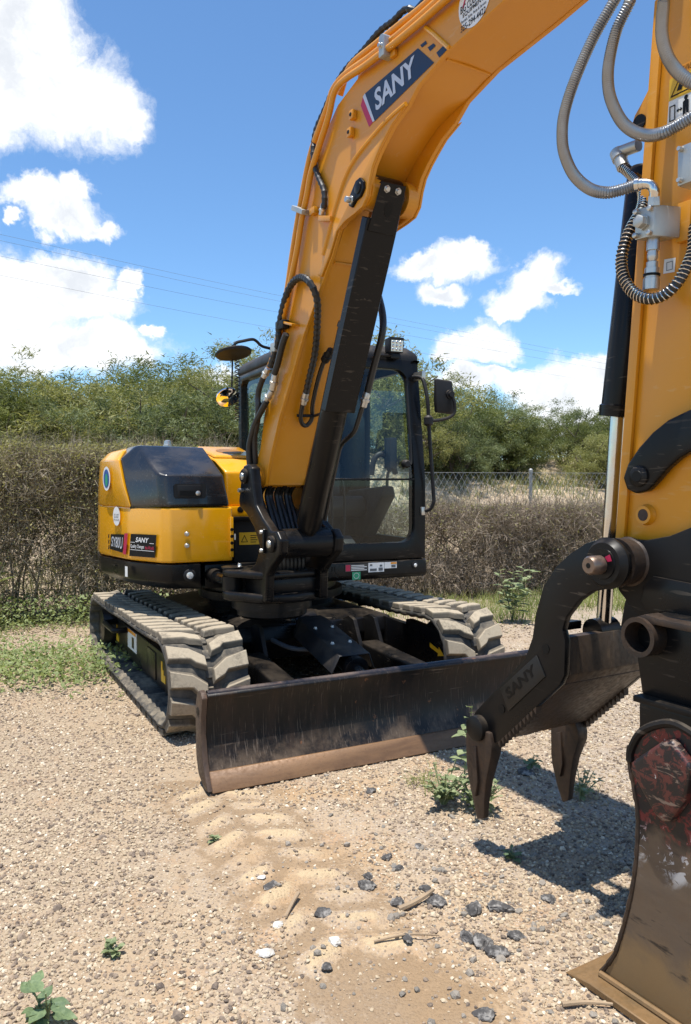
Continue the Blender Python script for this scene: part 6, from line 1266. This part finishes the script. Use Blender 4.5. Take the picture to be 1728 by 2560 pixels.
# ---------------------------------------------------------------- larger loose stones, one by one
def rock_mat(name, a, c, sp=.58):
    m, t, b = base_mat(name); co = t.n('ShaderNodeTexCoord').outputs['Object']; n1 = t.noise(co, 26.0, 6.0, .7); n2 = t.noise(co, 90.0, 4.0)
    setin(t, b, Base_Color=t.mix(t.step(n1, sp - .1, sp + .1), a, c), Roughness=.85, Normal=bump(t, t.math('ADD', n1, n2), .5, .006)); return m
M_ROCKD = rock_mat('asphalt_lump', (.058, .053, .049), (.27, .25, .225), .55); M_ROCKL = rock_mat('pale_stone', (.45, .41, .35), (.66, .63, .58), .5); M_ROCKT = rock_mat('tan_stone', (.30, .22, .15), (.42, .33, .24), .5)
def rock(x, y, r, mat, label, cat='rock', seed=0, flat_=.62, group='loose stones on the gravel'):
    bm = bmesh.new(); bmesh.ops.create_icosphere(bm, subdivisions=3, radius=1.0); rr = random.Random(seed + 900)
    ax_ = [Vector((rr.uniform(-1, 1), rr.uniform(-1, 1), rr.uniform(-1, 1))).normalized() for _ in range(9)]; dd = [rr.uniform(.55, .85) for _ in ax_]
    for v in bm.verts:
        for a, d in zip(ax_, dd):
            k = v.co.dot(a)
            if k > d: v.co -= a * (k - d) * .9
        f = 1 + .10 * math.sin(v.co.x * 9 + seed) * math.sin(v.co.y * 8 + 2) + .07 * math.sin(v.co.z * 17 + v.co.x * 13)
        v.co *= f; v.co = Vector((v.co.x * 1.2, v.co.y * .95, v.co.z * flat_)) * r
    me = bpy.data.meshes.new('rock'); bm.to_mesh(me); bm.free(); me.materials.append(mat)
    for p in me.polygons: p.use_smooth = True
    me.set_sharp_from_angle(angle=R(28))
    o = bpy.data.objects.new('rock', me); z = float(ground_h(np.array([x]), np.array([y]))[0])
    place(o, None, Matrix.Translation((x, y, z + r * flat_ * .25)) @ Matrix.Rotation(seed * 1.7, 4, 'Z')); tag(o, label, cat, group); return o
gcol = bpy.data.collections.new('grey_stone_shapes')
for k in range(6): gcol.objects.link(bpy.data.objects.new('grey_stone_shape', pebble('grey_stone_shape', 140 + k, .6 + .06 * k, rock_mat('small_grey_stone', (.10 + .035 * k, .088 + .029 * k, .074 + .023 * k), (.37, .325, .265), .52))))
n = 420; gx_ = RNG.normal(.55, .42, n); gy_ = RNG.normal(2.55, .45, n); gs_ = .005 + .012 * RNG.random(n) ** 2.6; kp = (gy_ > 1.8) & (gx_ > -.4); gx_, gy_, gs_ = gx_[kp], gy_[kp], gs_[kp]
scatter('grey_stones', np.stack([gx_, gy_, ground_h(gx_, gy_) + gs_ * .2], 1), gs_, gcol, 'small grey stones strewn among the dark asphalt lumps', 'stones')
ROCKS = [(.072, 2.75, .040, 'D', 'dark asphalt lump left of the others, a smaller one touching it behind'), (.084, 2.82, .026, 'D', 'small dark lump right behind the big left asphalt lump'),
         (.198, 2.869, .024, 'D', 'flat dark lump between the fork-shaped lump and the stick'), (.291, 3.04, .021, 'D', 'small round dark lump alone on pale gravel'),
         (.163, 2.96, .026, 'D', 'fork-shaped dark lump with a pale top'), (.283, 2.73, .027, 'D', 'dark lump just left of the round tan stone'), (.182, 2.634, .032, 'D', 'dark lump at the left end of the dry stick'),
         (.316, 2.63, .040, 'D', 'flat grey lump at the right end of the dry stick'), (.432, 2.585, .040, 'D', 'speckled grey lump standing upright, left of the large dark slab'), (.53, 2.597, .046, 'D', 'large dark slab of asphalt near the shadow tip'),
         (.434, 2.408, .042, 'D', 'upper of the two touching black lumps'), (.462, 2.352, .044, 'D', 'lower of the two touching black lumps, the blackest stone'), (.389, 2.434, .034, 'D', 'grey lump left of the two touching black lumps'),
         (.545, 2.44, .036, 'D', 'grey lump right of the two touching black lumps'), (.708, 2.66, .032, 'D', 'grey lump lying on the edge of the bucket shadow'), (-.077, 2.579, .030, 'D', 'grey lump on the sandy tread print'),
         (.194, 2.402, .022, 'D', 'small dark lump beside a dry stalk'), (.116, 3.60, .034, 'D', 'pale grey stone out in front of the dozer blade'), (.898, 3.815, .046, 'D', 'pale grey stone lying in the boom shadow'),
         (.358, 2.777, .030, 'T', 'round tan stone behind the grey lumps'), (-.032, 2.397, .026, 'L', 'bright white flat stone on bare sand'), (-.057, 2.285, .026, 'D', 'thin dark flake of asphalt tilted on sand'),
         (.381, 2.076, .034, 'D', 'dark brown lump close to the near edge'), (-.27, 2.743, .032, 'D', 'dark lump with dry straw lying on it'), (-.25, 2.36, .030, 'L', 'long white stone pointing at the tread print'),
         (-.22, 2.49, .022, 'L', 'upright white stone below the curled stick'), (-.31, 2.80, .018, 'L', 'small white stone left of the straw-covered lump')]
for k, (x, y, r, c_, lb_) in enumerate(ROCKS): rock(x, y, r * .85, {'D': M_ROCKD, 'L': M_ROCKL, 'T': M_ROCKT}[c_], lb_, 'rock' if c_ == 'D' else 'stone', k, .62 if c_ == 'D' else .5)
def gz(x, y): return float(ground_h(np.array([float(x)]), np.array([float(y)]))[0])
M_STICK = plain('dry_wood', (.30, .215, .135), .85, var=.25, bmp=.4)
def stick(pts, r, label): o = MB().tube([(x, y, gz(x, y) + z) for x, y, z in pts], r, 7, 4, rad=lambda t: r * (1.1 - .5 * t)).build('stick', M_STICK, None, FW); tag(o, label, 'stick', 'dry sticks on the gravel')
stick([(.18, 2.585, .012), (.235, 2.615, .020), (.29, 2.66, .022), (.31, 2.70, .014)], .010, 'dry split stick lying between two grey lumps')
stick([(-.165, 2.67, .02), (-.18, 2.62, .016), (-.195, 2.56, .010), (-.197, 2.53, .008)], .007, 'short curled dark stick on the sandy print')
stick([(.09, 2.395, .006), (.19, 2.41, .010), (.30, 2.44, .006)], .004, 'thin straight straw lying across bare sand')
stick([(.60, 2.10, .012), (.67, 2.105, .014), (.74, 2.10, .012)], .007, 'brown twig lying by the bucket lip')

# ================================================================ PLANTS
def ribbons(n, base, heading, length, width, droop, segs=3, rng=RNG, kink=0.0):
    """grass blades and twigs: arrays of bent tapering strips -> verts, quads"""
    base = np.asarray(base); h = heading; d = np.stack([np.cos(h), np.sin(h), np.zeros(n)], 1); z = np.array([0, 0, 1.0])
    side = np.stack([-np.sin(h), np.cos(h), np.zeros(n)], 1); P = []; dr = droop[1] * (np.sign(rng.random(n) - .5) if kink else np.ones(n))
    if kink: side = rng.normal(0, 1, (n, 3)); side /= np.linalg.norm(side, axis=1)[:, None]
    p = base.copy(); ang = droop[0] * np.ones(n) if np.isscalar(droop[0]) else droop[0]
    step = length / segs; a = ang
    for k in range(segs + 1):
        w = (width * (1 - k / segs * .92) * .5)[:, None]; P.append(p - side * w); P.append(p + side * w)
        p = p + (d * np.cos(a)[:, None] + z * np.sin(a)[:, None]) * step[:, None]; a = a - dr
        if kink: hh_ = h + rng.normal(0, kink, n); d = np.stack([np.cos(hh_), np.sin(hh_), np.zeros(n)], 1); a = a + rng.normal(0, kink * .7, n)
    V = np.stack(P, 1).reshape(-1, 3); m = 2 * (segs + 1); o = (np.arange(n) * m)[:, None]
    F = np.concatenate([o + np.array([[2 * k, 2 * k + 1, 2 * k + 3, 2 * k + 2]]) for k in range(segs)], 0); return V, F
def merge(parts):
    Vs, Fs, o = [], [], 0
    for v, f in parts: Vs.append(v); Fs.append(f + o); o += len(v)
    return np.concatenate(Vs), np.concatenate(Fs)
def leaves(P, size, rng=RNG, flat_=.5, aspect=.55):
    """small folded leaves: two quads each, facing about"""
    n = len(P); h = rng.random(n) * 6.283; t = (rng.random(n) - .35) * 1.6 * flat_ * 2; d = np.stack([np.cos(h) * np.cos(t), np.sin(h) * np.cos(t), np.sin(t)], 1)
    s0 = np.stack([-np.sin(h), np.cos(h), np.zeros(n)], 1); nn = np.cross(d, s0); rl = rng.normal(0, .5, n)[:, None]; s = s0 * np.cos(rl) + nn * np.sin(rl); nn = np.cross(s, d)
    L = size[:, None]; w = L * aspect * .5
    a = P; b = P + d * L * .55 + s * w + nn * L * .05; c = P + d * L; e = P + d * L * .55 - s * w + nn * L * .05; m = P + d * L * .5 - nn * L * .03
    V = np.stack([a, b, c, m, e], 1).reshape(-1, 3); o = (np.arange(n) * 5)[:, None]
    return V, np.concatenate([o + np.array([[0, 1, 2, 3]]), o + np.array([[0, 3, 2, 4]])], 0)

# ---------------------------------------------------------------- trees
def tree_meshes(seed, h, spread, style):
    r = np.random.default_rng(seed); stems = []; tips = []
    ns_ = {'bush': 5, 'tall': 2, 'round': 4}[style]
    mb = MB()
    for k in range(ns_):
        a = 6.283 * k / ns_ + r.uniform(-.5, .5); lean = r.uniform(.25, .6) if style != 'tall' else r.uniform(.1, .28)
        p = Vector((r.uniform(-.1, .1), r.uniform(-.1, .1), -.15)); path = [p]; d = Vector((math.cos(a) * lean, math.sin(a) * lean, 1)).normalized(); L = h * (.62 if style != 'tall' else .72)
        for j in range(5):
            d = (d + Vector((r.normal(0, .22), r.normal(0, .22), r.normal(0, .1)))).normalized(); p = p + d * L / 5; path.append(p)
            if j >= 1:
                for q in range(3):
                    bd = (d * .4 + Vector((r.normal(0, .8), r.normal(0, .8), r.uniform(.0, .7)))).normalized(); bl_ = h * r.uniform(.18, .36) * spread; p1 = p + bd * bl_ * .5; p2 = p1 + (bd + Vector((r.normal(0, .3), r.normal(0, .3), .15))).normalized() * bl_ * .5
                    mb.tube([p, p1, p2], .02, 5, rad=lambda t: h * .010 * (1 - .7 * t)); tips += [p1, p2, p2, (p1 + p2) * .5]
        mb.tube(path, .05, 6, rad=lambda t: h * .026 * (1 - .75 * t)); tips += [path[-1]] * 3 + path[3:]
    tips = np.array([tuple(t) for t in tips]); sp = h * (.115 if style != 'tall' else .095)
    ncl = {'bush': 330, 'tall': 150, 'round': 330}[style]; cen = tips[r.integers(0, len(tips), ncl)] + r.normal(0, sp, (ncl, 3)) * np.array([1.25, 1.25, .8])
    if style != 'tall': low_ = r.random(ncl) < .20; cen[low_, 2] = r.uniform(.1, .5, low_.sum()) * h; cen[low_, :2] *= 1.35
    cen = cen[cen[:, 2] > .12 * h]
    per = 105; m = len(cen) * per; c = np.repeat(cen, per, 0) + r.normal(0, h * .034, (m, 3)) * np.array([1, 1, .8])
    V, F = ribbons(m, c, r.random(m) * 6.283, r.uniform(.05, .11, m), r.uniform(.016, .030, m), (r.uniform(-1.2, .9, m), .35), 1, rng=r, kink=.3)
    return mb, V, F
TREEM = []
for k, (h, s_, st, mi) in enumerate(((2.7, 1.0, 'bush', 0), (3.0, 1.1, 'round', 1), (2.6, 1.2, 'bush', 1), (3.2, .95, 'tall', 0), (2.4, 1.15, 'round', 2), (2.9, 1.0, 'bush', 0))):
    mb, V, F = tree_meshes(60 + k, h, s_, st)
    me_t = bpy.data.meshes.new('trunk'); me_t.from_pydata(mb.v, [], mb.f); me_t.materials.append(M_BARK); me_t.update()
    ob = fast_mesh('crown_source', V, F, M_LEAF[mi]); me_c = ob.data; me_c.name = 'crown'; bpy.data.objects.remove(ob)
    TREEM.append((h, me_t, me_c))
TREES = [(-6.9, 14.2, 3.72, 0, 'mesquite at the far left edge behind the hedge'), (-6.1, 16.2, 4.32, 1, 'pale mesquite second from the left edge'), (-5.2, 14.8, 3.92, 2, 'mesquite right of the left-edge pair, above the hedge top'),
         (-4.7, 16.6, 4.67, 5, 'tallest dark mesquite of the left row'), (-3.9, 14.9, 3.77, 1, 'pale mesquite just left of the engine hood top'), (-3.75, 17.2, 4.32, 0, 'dark mesquite rising behind the pale one over the hood'),
         (-3.1, 16.2, 3.97, 2, 'mesquite above the middle of the black hood'), (-2.6, 14.3, 3.77, 4, 'low round mesquite beside the exhaust cap'), (-2.0, 15.6, 3.62, 5, 'mesquite just left of the cab behind the round mirror'),
         (-1.15, 14.6, 4.35, 1, 'mesquite seen through the cab side window'), (-.2, 16.0, 4.65, 0, 'mesquite behind the boom and cab'), (.55, 14.8, 4.45, 2, 'mesquite seen through the windscreen'),
         (1.25, 15.2, 3.60, 5, 'dark mesquite between cab and side mirror'), (2.55, 19.5, 4.15, 3, 'tall sparse tree right of the side mirror'), (3.85, 20.5, 4.20, 3, 'tall sparse tree with two open crowns above the bank'),
         (2.1, 16.2, 3.50, 4, 'round bushy tree below the side mirror'), (2.95, 17.0, 3.20, 0, 'bushy tree left of the sandy bank top'), (4.05, 17.5, 3.25, 1, 'bushy tree crowning the sandy bank'),
         (4.95, 17.8, 3.35, 5, 'broad mesquite right of the bank, left of the arm'), (5.9, 18.6, 3.40, 4, 'round tree touching the arm edge'), (6.8, 18.2, 3.35, 0, 'mesquite hidden mostly behind the dipper arm'),
         (1.2, 13.6, 2.90, 2, 'low shrub at the foot of the bank behind the mirror rail'), (2.05, 14.2, 2.75, 4, 'rounded shrub at the left end of the bare sandy bank'), (5.3, 15.8, 2.70, 2, 'low shrub on the bank close to the arm'), (3.35, 15.9, 2.95, 0, 'low spreading tree at the crest of the bare bank')]
rt = random.Random(5)
for (x, y, top, k, lb_) in TREES:
    h, mt, mc = TREEM[k]; z = hill_pt(x, y); s_ = max(.5, (top - z) / h * 1.0); sx = s_ * rt.uniform(1.0, 1.3)
    fr = Matrix.Translation((x, y, z)) @ Matrix.Rotation(rt.uniform(0, 6.28), 4, 'Z') @ Matrix.Diagonal((sx, sx, s_, 1))
    e = empty('mesquite_tree', fr); tag(e, lb_, 'tree', 'trees beyond the fence')
    place(bpy.data.objects.new('trunk', mt), e, fr); place(bpy.data.objects.new('crown', mc), e, fr)

# ---------------------------------------------------------------- vine-grown hedge along the fence
def hedge_top(t): return 1.78 - .66 * np.clip((t - 2.0) / 1.9, 0, 1) + (.30 - .2 * np.clip((t - 2.0) / 1.9, 0, 1)) * (vnoise(t * 1.5, t * 0 + .5, 4) * .6 + vnoise(t * 5, t * 0 + 3.5, 6) * .4 - .5)
def hedge(name, t0, t1, n, leafn, label, seed, twig=None):
    r = np.random.default_rng(seed); t = r.uniform(t0, t1, n); top = hedge_top(t); u = r.random(n)
    z = top * (1 - (1 - u) ** 1.25 * 1.0); dep = r.normal(0, .17, n) * (0.75 + .5 * vnoise(t * 1.6, z * 1.6, 8)) - .08
    z = z - np.abs(dep) * .25 * (z > top * .8); x = FO[0] + t * FD[0] + dep * FN[0]; y = FO[1] + t * FD[1] + dep * FN[1]
    ln = r.uniform(.12, .42, n); wd = r.uniform(.004, .0105, n)
    V1 = ribbons(n, np.stack([x, y, z], 1), r.random(n) * 6.283, ln, wd, (r.uniform(-1.0, 1.2, n), .5), 4, rng=r, kink=.9)
    e = empty(name, Matrix.Translation((FO[0] + t0 * FD[0], FO[1] + t0 * FD[1], 0))); tag(e, label, 'hedge')
    kp_ = RNG.random(n) < .42 + .58 * (vnoise(t * 3.2, z * 3.2, 12) > .36); f_ = np.repeat(kp_, 10).reshape(n, 10); idx = np.nonzero(kp_)[0]
    V1 = (V1[0].reshape(n, 10, 3)[idx].reshape(-1, 3), np.concatenate([(np.arange(len(idx)) * 10)[:, None] + np.array([[2 * q, 2 * q + 1, 2 * q + 3, 2 * q + 2]]) for q in range(4)], 0))
    st = int((t1 - t0) * 9)
    for q in range(st):
        tq = r.uniform(t0, t1); dq = r.normal(-.02, .12); hq = float(hedge_top(np.array([tq]))[0]) * r.uniform(.6, 1.0); px_, py_ = FO + tq * FD + dq * FN
        ms = MB().tube([(px_ + r.normal(0, .05) * k_, py_ + r.normal(0, .03) * k_, hq * k_ / 4) for k_ in range(5)], .01, 5, 3, rad=lambda u_: .012 * (1 - .6 * u_)); vq = np.array(ms.v); fq = np.array([f for f in ms.f if len(f) == 4]); V1 = merge([V1, (vq, fq)])
    ns = int((t1 - t0) * 150); t = r.uniform(t0, t1, ns); dep = r.normal(-.05, .2, ns); z = hedge_top(t) - r.uniform(.02, .3, ns)
    VS = ribbons(ns, np.stack([FO[0] + t * FD[0] + dep * FN[0], FO[1] + t * FD[1] + dep * FN[1], z], 1), r.random(ns) * 6.283, r.uniform(.2, .6, ns), r.uniform(.004, .007, ns), (r.uniform(.3, 1.5, ns), .3), 4, rng=r, kink=.35)
    V1 = merge([V1, VS])
    o = fast_mesh('vine_tangle', V1[0], V1[1], twig or M_TWIG, e, FW); o['kind'] = 'stuff'
    if leafn:
        t = r.uniform(t0, t1, leafn); top = hedge_top(t); z = top * np.clip(1.03 - np.abs(r.normal(0, .42, leafn)), .02, 1.05); dep = r.normal(-.12, .19, leafn)
        x = FO[0] + t * FD[0] + dep * FN[0]; y = FO[1] + t * FD[1] + dep * FN[1]
        V2 = leaves(np.stack([x, y, z], 1), r.uniform(.018, .045, leafn), r); o = fast_mesh('vine_leaves', V2[0], V2[1], M_VLEAF, e, FW); o['kind'] = 'stuff'
    return e
hedge('vine_hedge', -3.2, 3.4, 100000, 62000, 'tall dry vine hedge with olive leaves, left of the excavator', 71, M_TWIGL)
hedge('vine_hedge', 3.4, 11.5, 95000, 9000, 'lower bare brown vine hedge behind the cab and bucket', 72)

# ---------------------------------------------------------------- chain-link fence standing behind the hedge
FE = empty('chain_link_fence', Matrix.Translation((FO[0], FO[1], 0))); tag(FE, 'galvanised chain-link fence rising above the brown vine hedge', 'fence')
def fpt(t, n, z): return Vector((FO[0] + t * FD[0] + n * FN[0], FO[1] + t * FD[1] + n * FN[1], z))
for t in (-2.6, .4, 3.35, 6.25, 9.2):
    p = fpt(t, .34, 0); MB().lathe(p, p + Vector((0, 0, 1.63)), [(0, .024), (.97, .024), (.972, .029), (.99, .028), (1, .012)], 14).build('fence_post', M_WIRE, FE, FW)
mb = MB(); pit = .085
for k in range(int(12.4 / pit)):
    t0_ = -2.6 + k * pit
    for sg in (-1, 1):
        a = fpt(t0_, .31 + .004 * sg, .75); b_ = fpt(t0_ + sg * .82 * .62, .31 + .004 * sg, 1.57); mb.tube([a, b_], .0021, 3)
o = mb.build('wire_mesh', M_WIRE, FE, FW, recalc=False); o['kind'] = 'stuff'
MB().tube([fpt(-2.6, .31, 1.57), fpt(9.6, .31, 1.57)], .0025, 6).build('tension_wire', M_WIRE, FE, FW)

# ---------------------------------------------------------------- ground cover and grass
def xy(n, f, box, rng=RNG):
    x = rng.uniform(box[0], box[1], n); y = rng.uniform(box[2], box[3], n); k = rng.random(n) < f(x, y); return x[k], y[k]
def fn(x, y): return (x - FO[0]) * FN[0] + (y - FO[1]) * FN[1]      # distance behind the fence line
def ft(x, y): return (x - FO[0]) * FD[0] + (y - FO[1]) * FD[1]
def fcov(x, y):
    n = fn(x, y) + (fbm(x, y, 1.4, 77) - .47) * 1.2; left = np.clip((-1.15 - x - .25 * (y - 6.0)) / .5, 0, 1)
    band = np.maximum(np.clip((n + 1.15) / .35, 0, 1) * np.clip((-.0 - n) / .1, 0, 1), np.exp(-((n + 2.5) / .5) ** 2) * .95)
    return left * band
x, y = xy(60000, fcov, (-5.2, -1.0, 5.0, 9.6)); n = len(x)
hh = RNG.random(n) ** 1.6 * .16 * (1 + .8 * (fn(x, y) > -1.0)); V2 = leaves(np.stack([x, y, hh], 1), RNG.uniform(.022, .055, n), RNG)
o = fast_mesh('ground_cover', V2[0], V2[1], M_COVER); tag(o, 'leafy pale green ground cover in front of the tall hedge', 'ground cover', kind='stuff')
def fgr(x, y):
    n = fn(x, y); t = ft(x, y); k = fbm(x, y, 1.1, 55)
    base = np.clip((n + 3.0 + (k - .47) * 2.5) / 1.5, 0, 1) * np.clip(-n / .2, 0, 1)
    right = np.clip((x - .2) / .6, 0, 1) * base; left = np.clip((-1.2 - x) / .5, 0, 1) * np.clip((n + 1.9 + (k - .47) * 2) / .8, 0, 1) * np.clip(-n / .2, 0, 1) * .35
    mid = np.clip((n + .8) / .5, 0, 1) * np.clip(-n / .2, 0, 1) * .5
    return np.maximum(np.maximum(right, left), mid) * (.25 + .75 * (k > .44))
x, y = xy(90000, fgr, (-5.2, 6.5, 5.2, 12.2)); n = len(x)
V1 = ribbons(n, np.stack([x, y, np.full(n, -.005)], 1), RNG.random(n) * 6.283, RNG.uniform(.06, .22, n), RNG.uniform(.005, .011, n), (RNG.uniform(.7, 1.5, n), .35), 3)
o = fast_mesh('grass', V1[0], V1[1], M_GRASS); tag(o, 'patchy green grass between the machine and the hedge', 'grass', kind='stuff')
x, y = xy(26000, lambda x, y: np.clip((fn(x, y) + 1.0) / .6, 0, 1) * np.clip(-fn(x, y) / .1, 0, 1) * .8 * (fbm(x, y, 1.8, 91) > .45), (-5.2, 6.5, 5.2, 12.2)); n = len(x)
V1 = ribbons(n, np.stack([x, y, np.full(n, -.005)], 1), RNG.random(n) * 6.283, RNG.uniform(.12, .42, n), RNG.uniform(.003, .007, n), (RNG.uniform(.7, 1.5, n), .4), 3)
o = fast_mesh('dry_grass', V1[0], V1[1], M_DRYG); tag(o, 'straw coloured dry grass at the foot of the hedge', 'grass', kind='stuff')
# scrub on the bank
t = RNG.uniform(-6, 12, 30000); nn = RNG.uniform(1.6, 9, 30000); kp = (fbm(t, nn, .8, 41) > np.where((t > 4.2) & (t < 8.5), .50, .46)) & (RNG.random(30000) < .9); t, nn = t[kp], nn[kp]; n = len(t)
P3 = np.stack([FO[0] + t * FD[0] + nn * FN[0], FO[1] + t * FD[1] + nn * FN[1], hill_h(t, nn)], 1)
V1 = ribbons(n, P3, RNG.random(n) * 6.283, RNG.uniform(.12, .45, n), RNG.uniform(.008, .020, n), (RNG.uniform(.5, 1.5, n), .4), 3)
o = fast_mesh('bank_scrub', V1[0], V1[1], leaf_mat('bank_scrub_leaf', (.11, .125, .045), (.27, .27, .11), 1.2, .25, c2=(.38, .34, .18))); tag(o, 'scrubby grass on the sandy bank behind the fence', 'scrub', kind='stuff')

# ---------------------------------------------------------------- single weeds
def weed(x, y, h, nst, nleaf, lsize, mat, label, seed, lean=.35, cat='weed'):
    r = np.random.default_rng(seed); z0 = gz(x, y); e = empty('weed', Matrix.Translation((x, y, z0))); tag(e, label, cat)
    for k in range(nst):
        a = r.uniform(0, 6.283); ln = h * r.uniform(.65, 1.0); le = lean * r.uniform(.4, 1.2) if nst > 1 else .12
        P = [Vector((x, y, z0 - .01)) + Vector((math.cos(a) * le * ln * t ** 1.4, math.sin(a) * le * ln * t ** 1.4, ln * t)) for t in (0, .25, .5, .75, 1)]
        MB().tube(P, .004, 6, 2, rad=lambda t: .0045 * (1 - .6 * t)).build('stem', M_WEED, e, FW)
        for j in range(nleaf):
            t = .25 + .75 * (j + .5) / nleaf; p = P[0].lerp(P[-1], t); p = P[min(4, int(t * 4))].lerp(P[min(4, int(t * 4) + 1)], t * 4 - int(t * 4)) if t < 1 else P[-1]
            b = r.uniform(0, 6.283); L = lsize * r.uniform(.6, 1.1) * (1.15 - .5 * t); d = Vector((math.cos(b), math.sin(b), r.uniform(-.1, .7))).normalized(); s = d.cross(Vector((0, 0, 1))).normalized(); nn_ = s.cross(d)
            pet = p + d * L * .35; mb = MB(); rows = []
            for q, (f, w) in enumerate(((0, .06), (.18, .34), (.4, .42), (.65, .30), (.85, .14), (1, .01))):
                c_ = pet + d * L * f - nn_ * L * .22 * f * f; rows.append([c_ - s * w * L + nn_ * L * .06, c_ - nn_ * L * .02, c_ + s * w * L + nn_ * L * .06])
            vs = [v for rw in rows for v in rw]; fs = [(i * 3 + c2, i * 3 + c2 + 1, i * 3 + c2 + 4, i * 3 + c2 + 3) for i in range(5) for c2 in (0, 1)]
            vs2 = [p, p + s * .003]; mb.add(vs, fs); mb.tube([p, pet + d * L * .05], .0018, 4); mb.build('leaf', mat, e, FW, recalc=False)
    return e
weed(.535, 3.50, .60, 1, 14, .075, M_WEED, 'tall pale-leaved weed standing in front of the blade by the thumb tine', 3)
weed(.44, 3.45, .20, 16, 8, .042, M_WEED, 'low bushy weed around the foot of the tall weed', 4, .9)
weed(.58, 3.38, .15, 12, 8, .038, M_WEED, 'low spreading weed left of the near thumb tine', 9, 1.1)
weed(-.80, 2.03, .155, 5, 4, .064, M_WEEDB, 'broad blue-green leaved weed at the near left corner', 5, .55)
weed(-.712, 2.35, .06, 5, 4, .034, M_WEED, 'tiny weed sprouting from bare gravel near the left corner', 6, .8)
weed(-.52, 3.10, .035, 4, 4, .026, M_WEED, 'tiny sprout left of the tread prints', 7, .9)
weed(.65, 2.93, .05, 5, 4, .036, M_WEEDB, 'small weed growing in the middle of the bucket shadow', 8, .8)
weed(.93, 3.86, .10, 3, 5, .05, M_WEEDB, 'small weed behind the near tine in the boom shadow', 11, .5)
weed(1.08, 3.52, .13, 7, 6, .035, M_WEED, 'small weed beside the far thumb tine', 12, .7)
weed(1.72, 8.0, .62, 6, 14, .12, M_WEED, 'leafy knee-high weed beyond the right track', 13, .4)
weed(-3.55, 7.6, .70, 3, 6, .16, M_GRASS, 'tall weed at the left edge in front of the hedge', 14, .4)
def tuft(x, y, n, ln, mat, label, seed, sp=.05):
    r = np.random.default_rng(seed); z0 = gz(x, y); P = np.stack([x + r.normal(0, sp, n), y + r.normal(0, sp, n), np.full(n, z0 - .004)], 1)
    V, F = ribbons(n, P, r.random(n) * 6.283, r.uniform(.4, 1, n) * ln, r.uniform(.003, .006, n), (r.uniform(.6, 1.5, n), .4), 4, rng=r)
    o = fast_mesh('grass_tuft', V, F, mat); tag(o, label, 'grass'); return o
tuft(.385, 3.70, 60, .17, M_GRASS, 'thin grass tuft in front of the blade, left of the tall weed', 21)
tuft(-3.45, 7.35, 26, 1.35, M_GRASS, 'long arching grass at the left edge before the hedge', 22, .10)
tuft(-2.05, 7.9, 40, .7, M_DRYG, 'straw tuft beside the rear of the near track', 23, .2)
tuft(1.10, 3.60, 40, .14, M_DRYG, 'straw tuft behind the far thumb tine', 24)

# ---------------------------------------------------------------- overhead wires
WIRES = [((-14.89, 34, 12.08), (-3.2, 42, 11.29), (19.0, 56, 10.07), 'topmost of the four thin overhead wires'), ((-14.9, 34, 11.82), (-3.21, 42, 10.99), (19.01, 56, 9.76), 'second of the four overhead wires from the top'),
         ((-14.91, 34, 11.16), (-3.31, 42, 10.42), (19.01, 56, 9.33), 'third of the four overhead wires from the top'), ((-14.93, 34, 10.34), (-3.53, 42, 9.57), (13.42, 53, 8.75), 'lowest of the four thin overhead wires')]
for a, b_, c_, lb_ in WIRES:
    a, b_, c_ = Vector(a), Vector(b_), Vector(c_); o = MB().tube([a + (a - b_) * .8, a, b_, c_, c_ + (c_ - b_) * 1.0], .0055, 5, 6).build('overhead_wire', M_CABLE, None, FW); tag(o, lb_, 'wire', 'overhead wires')
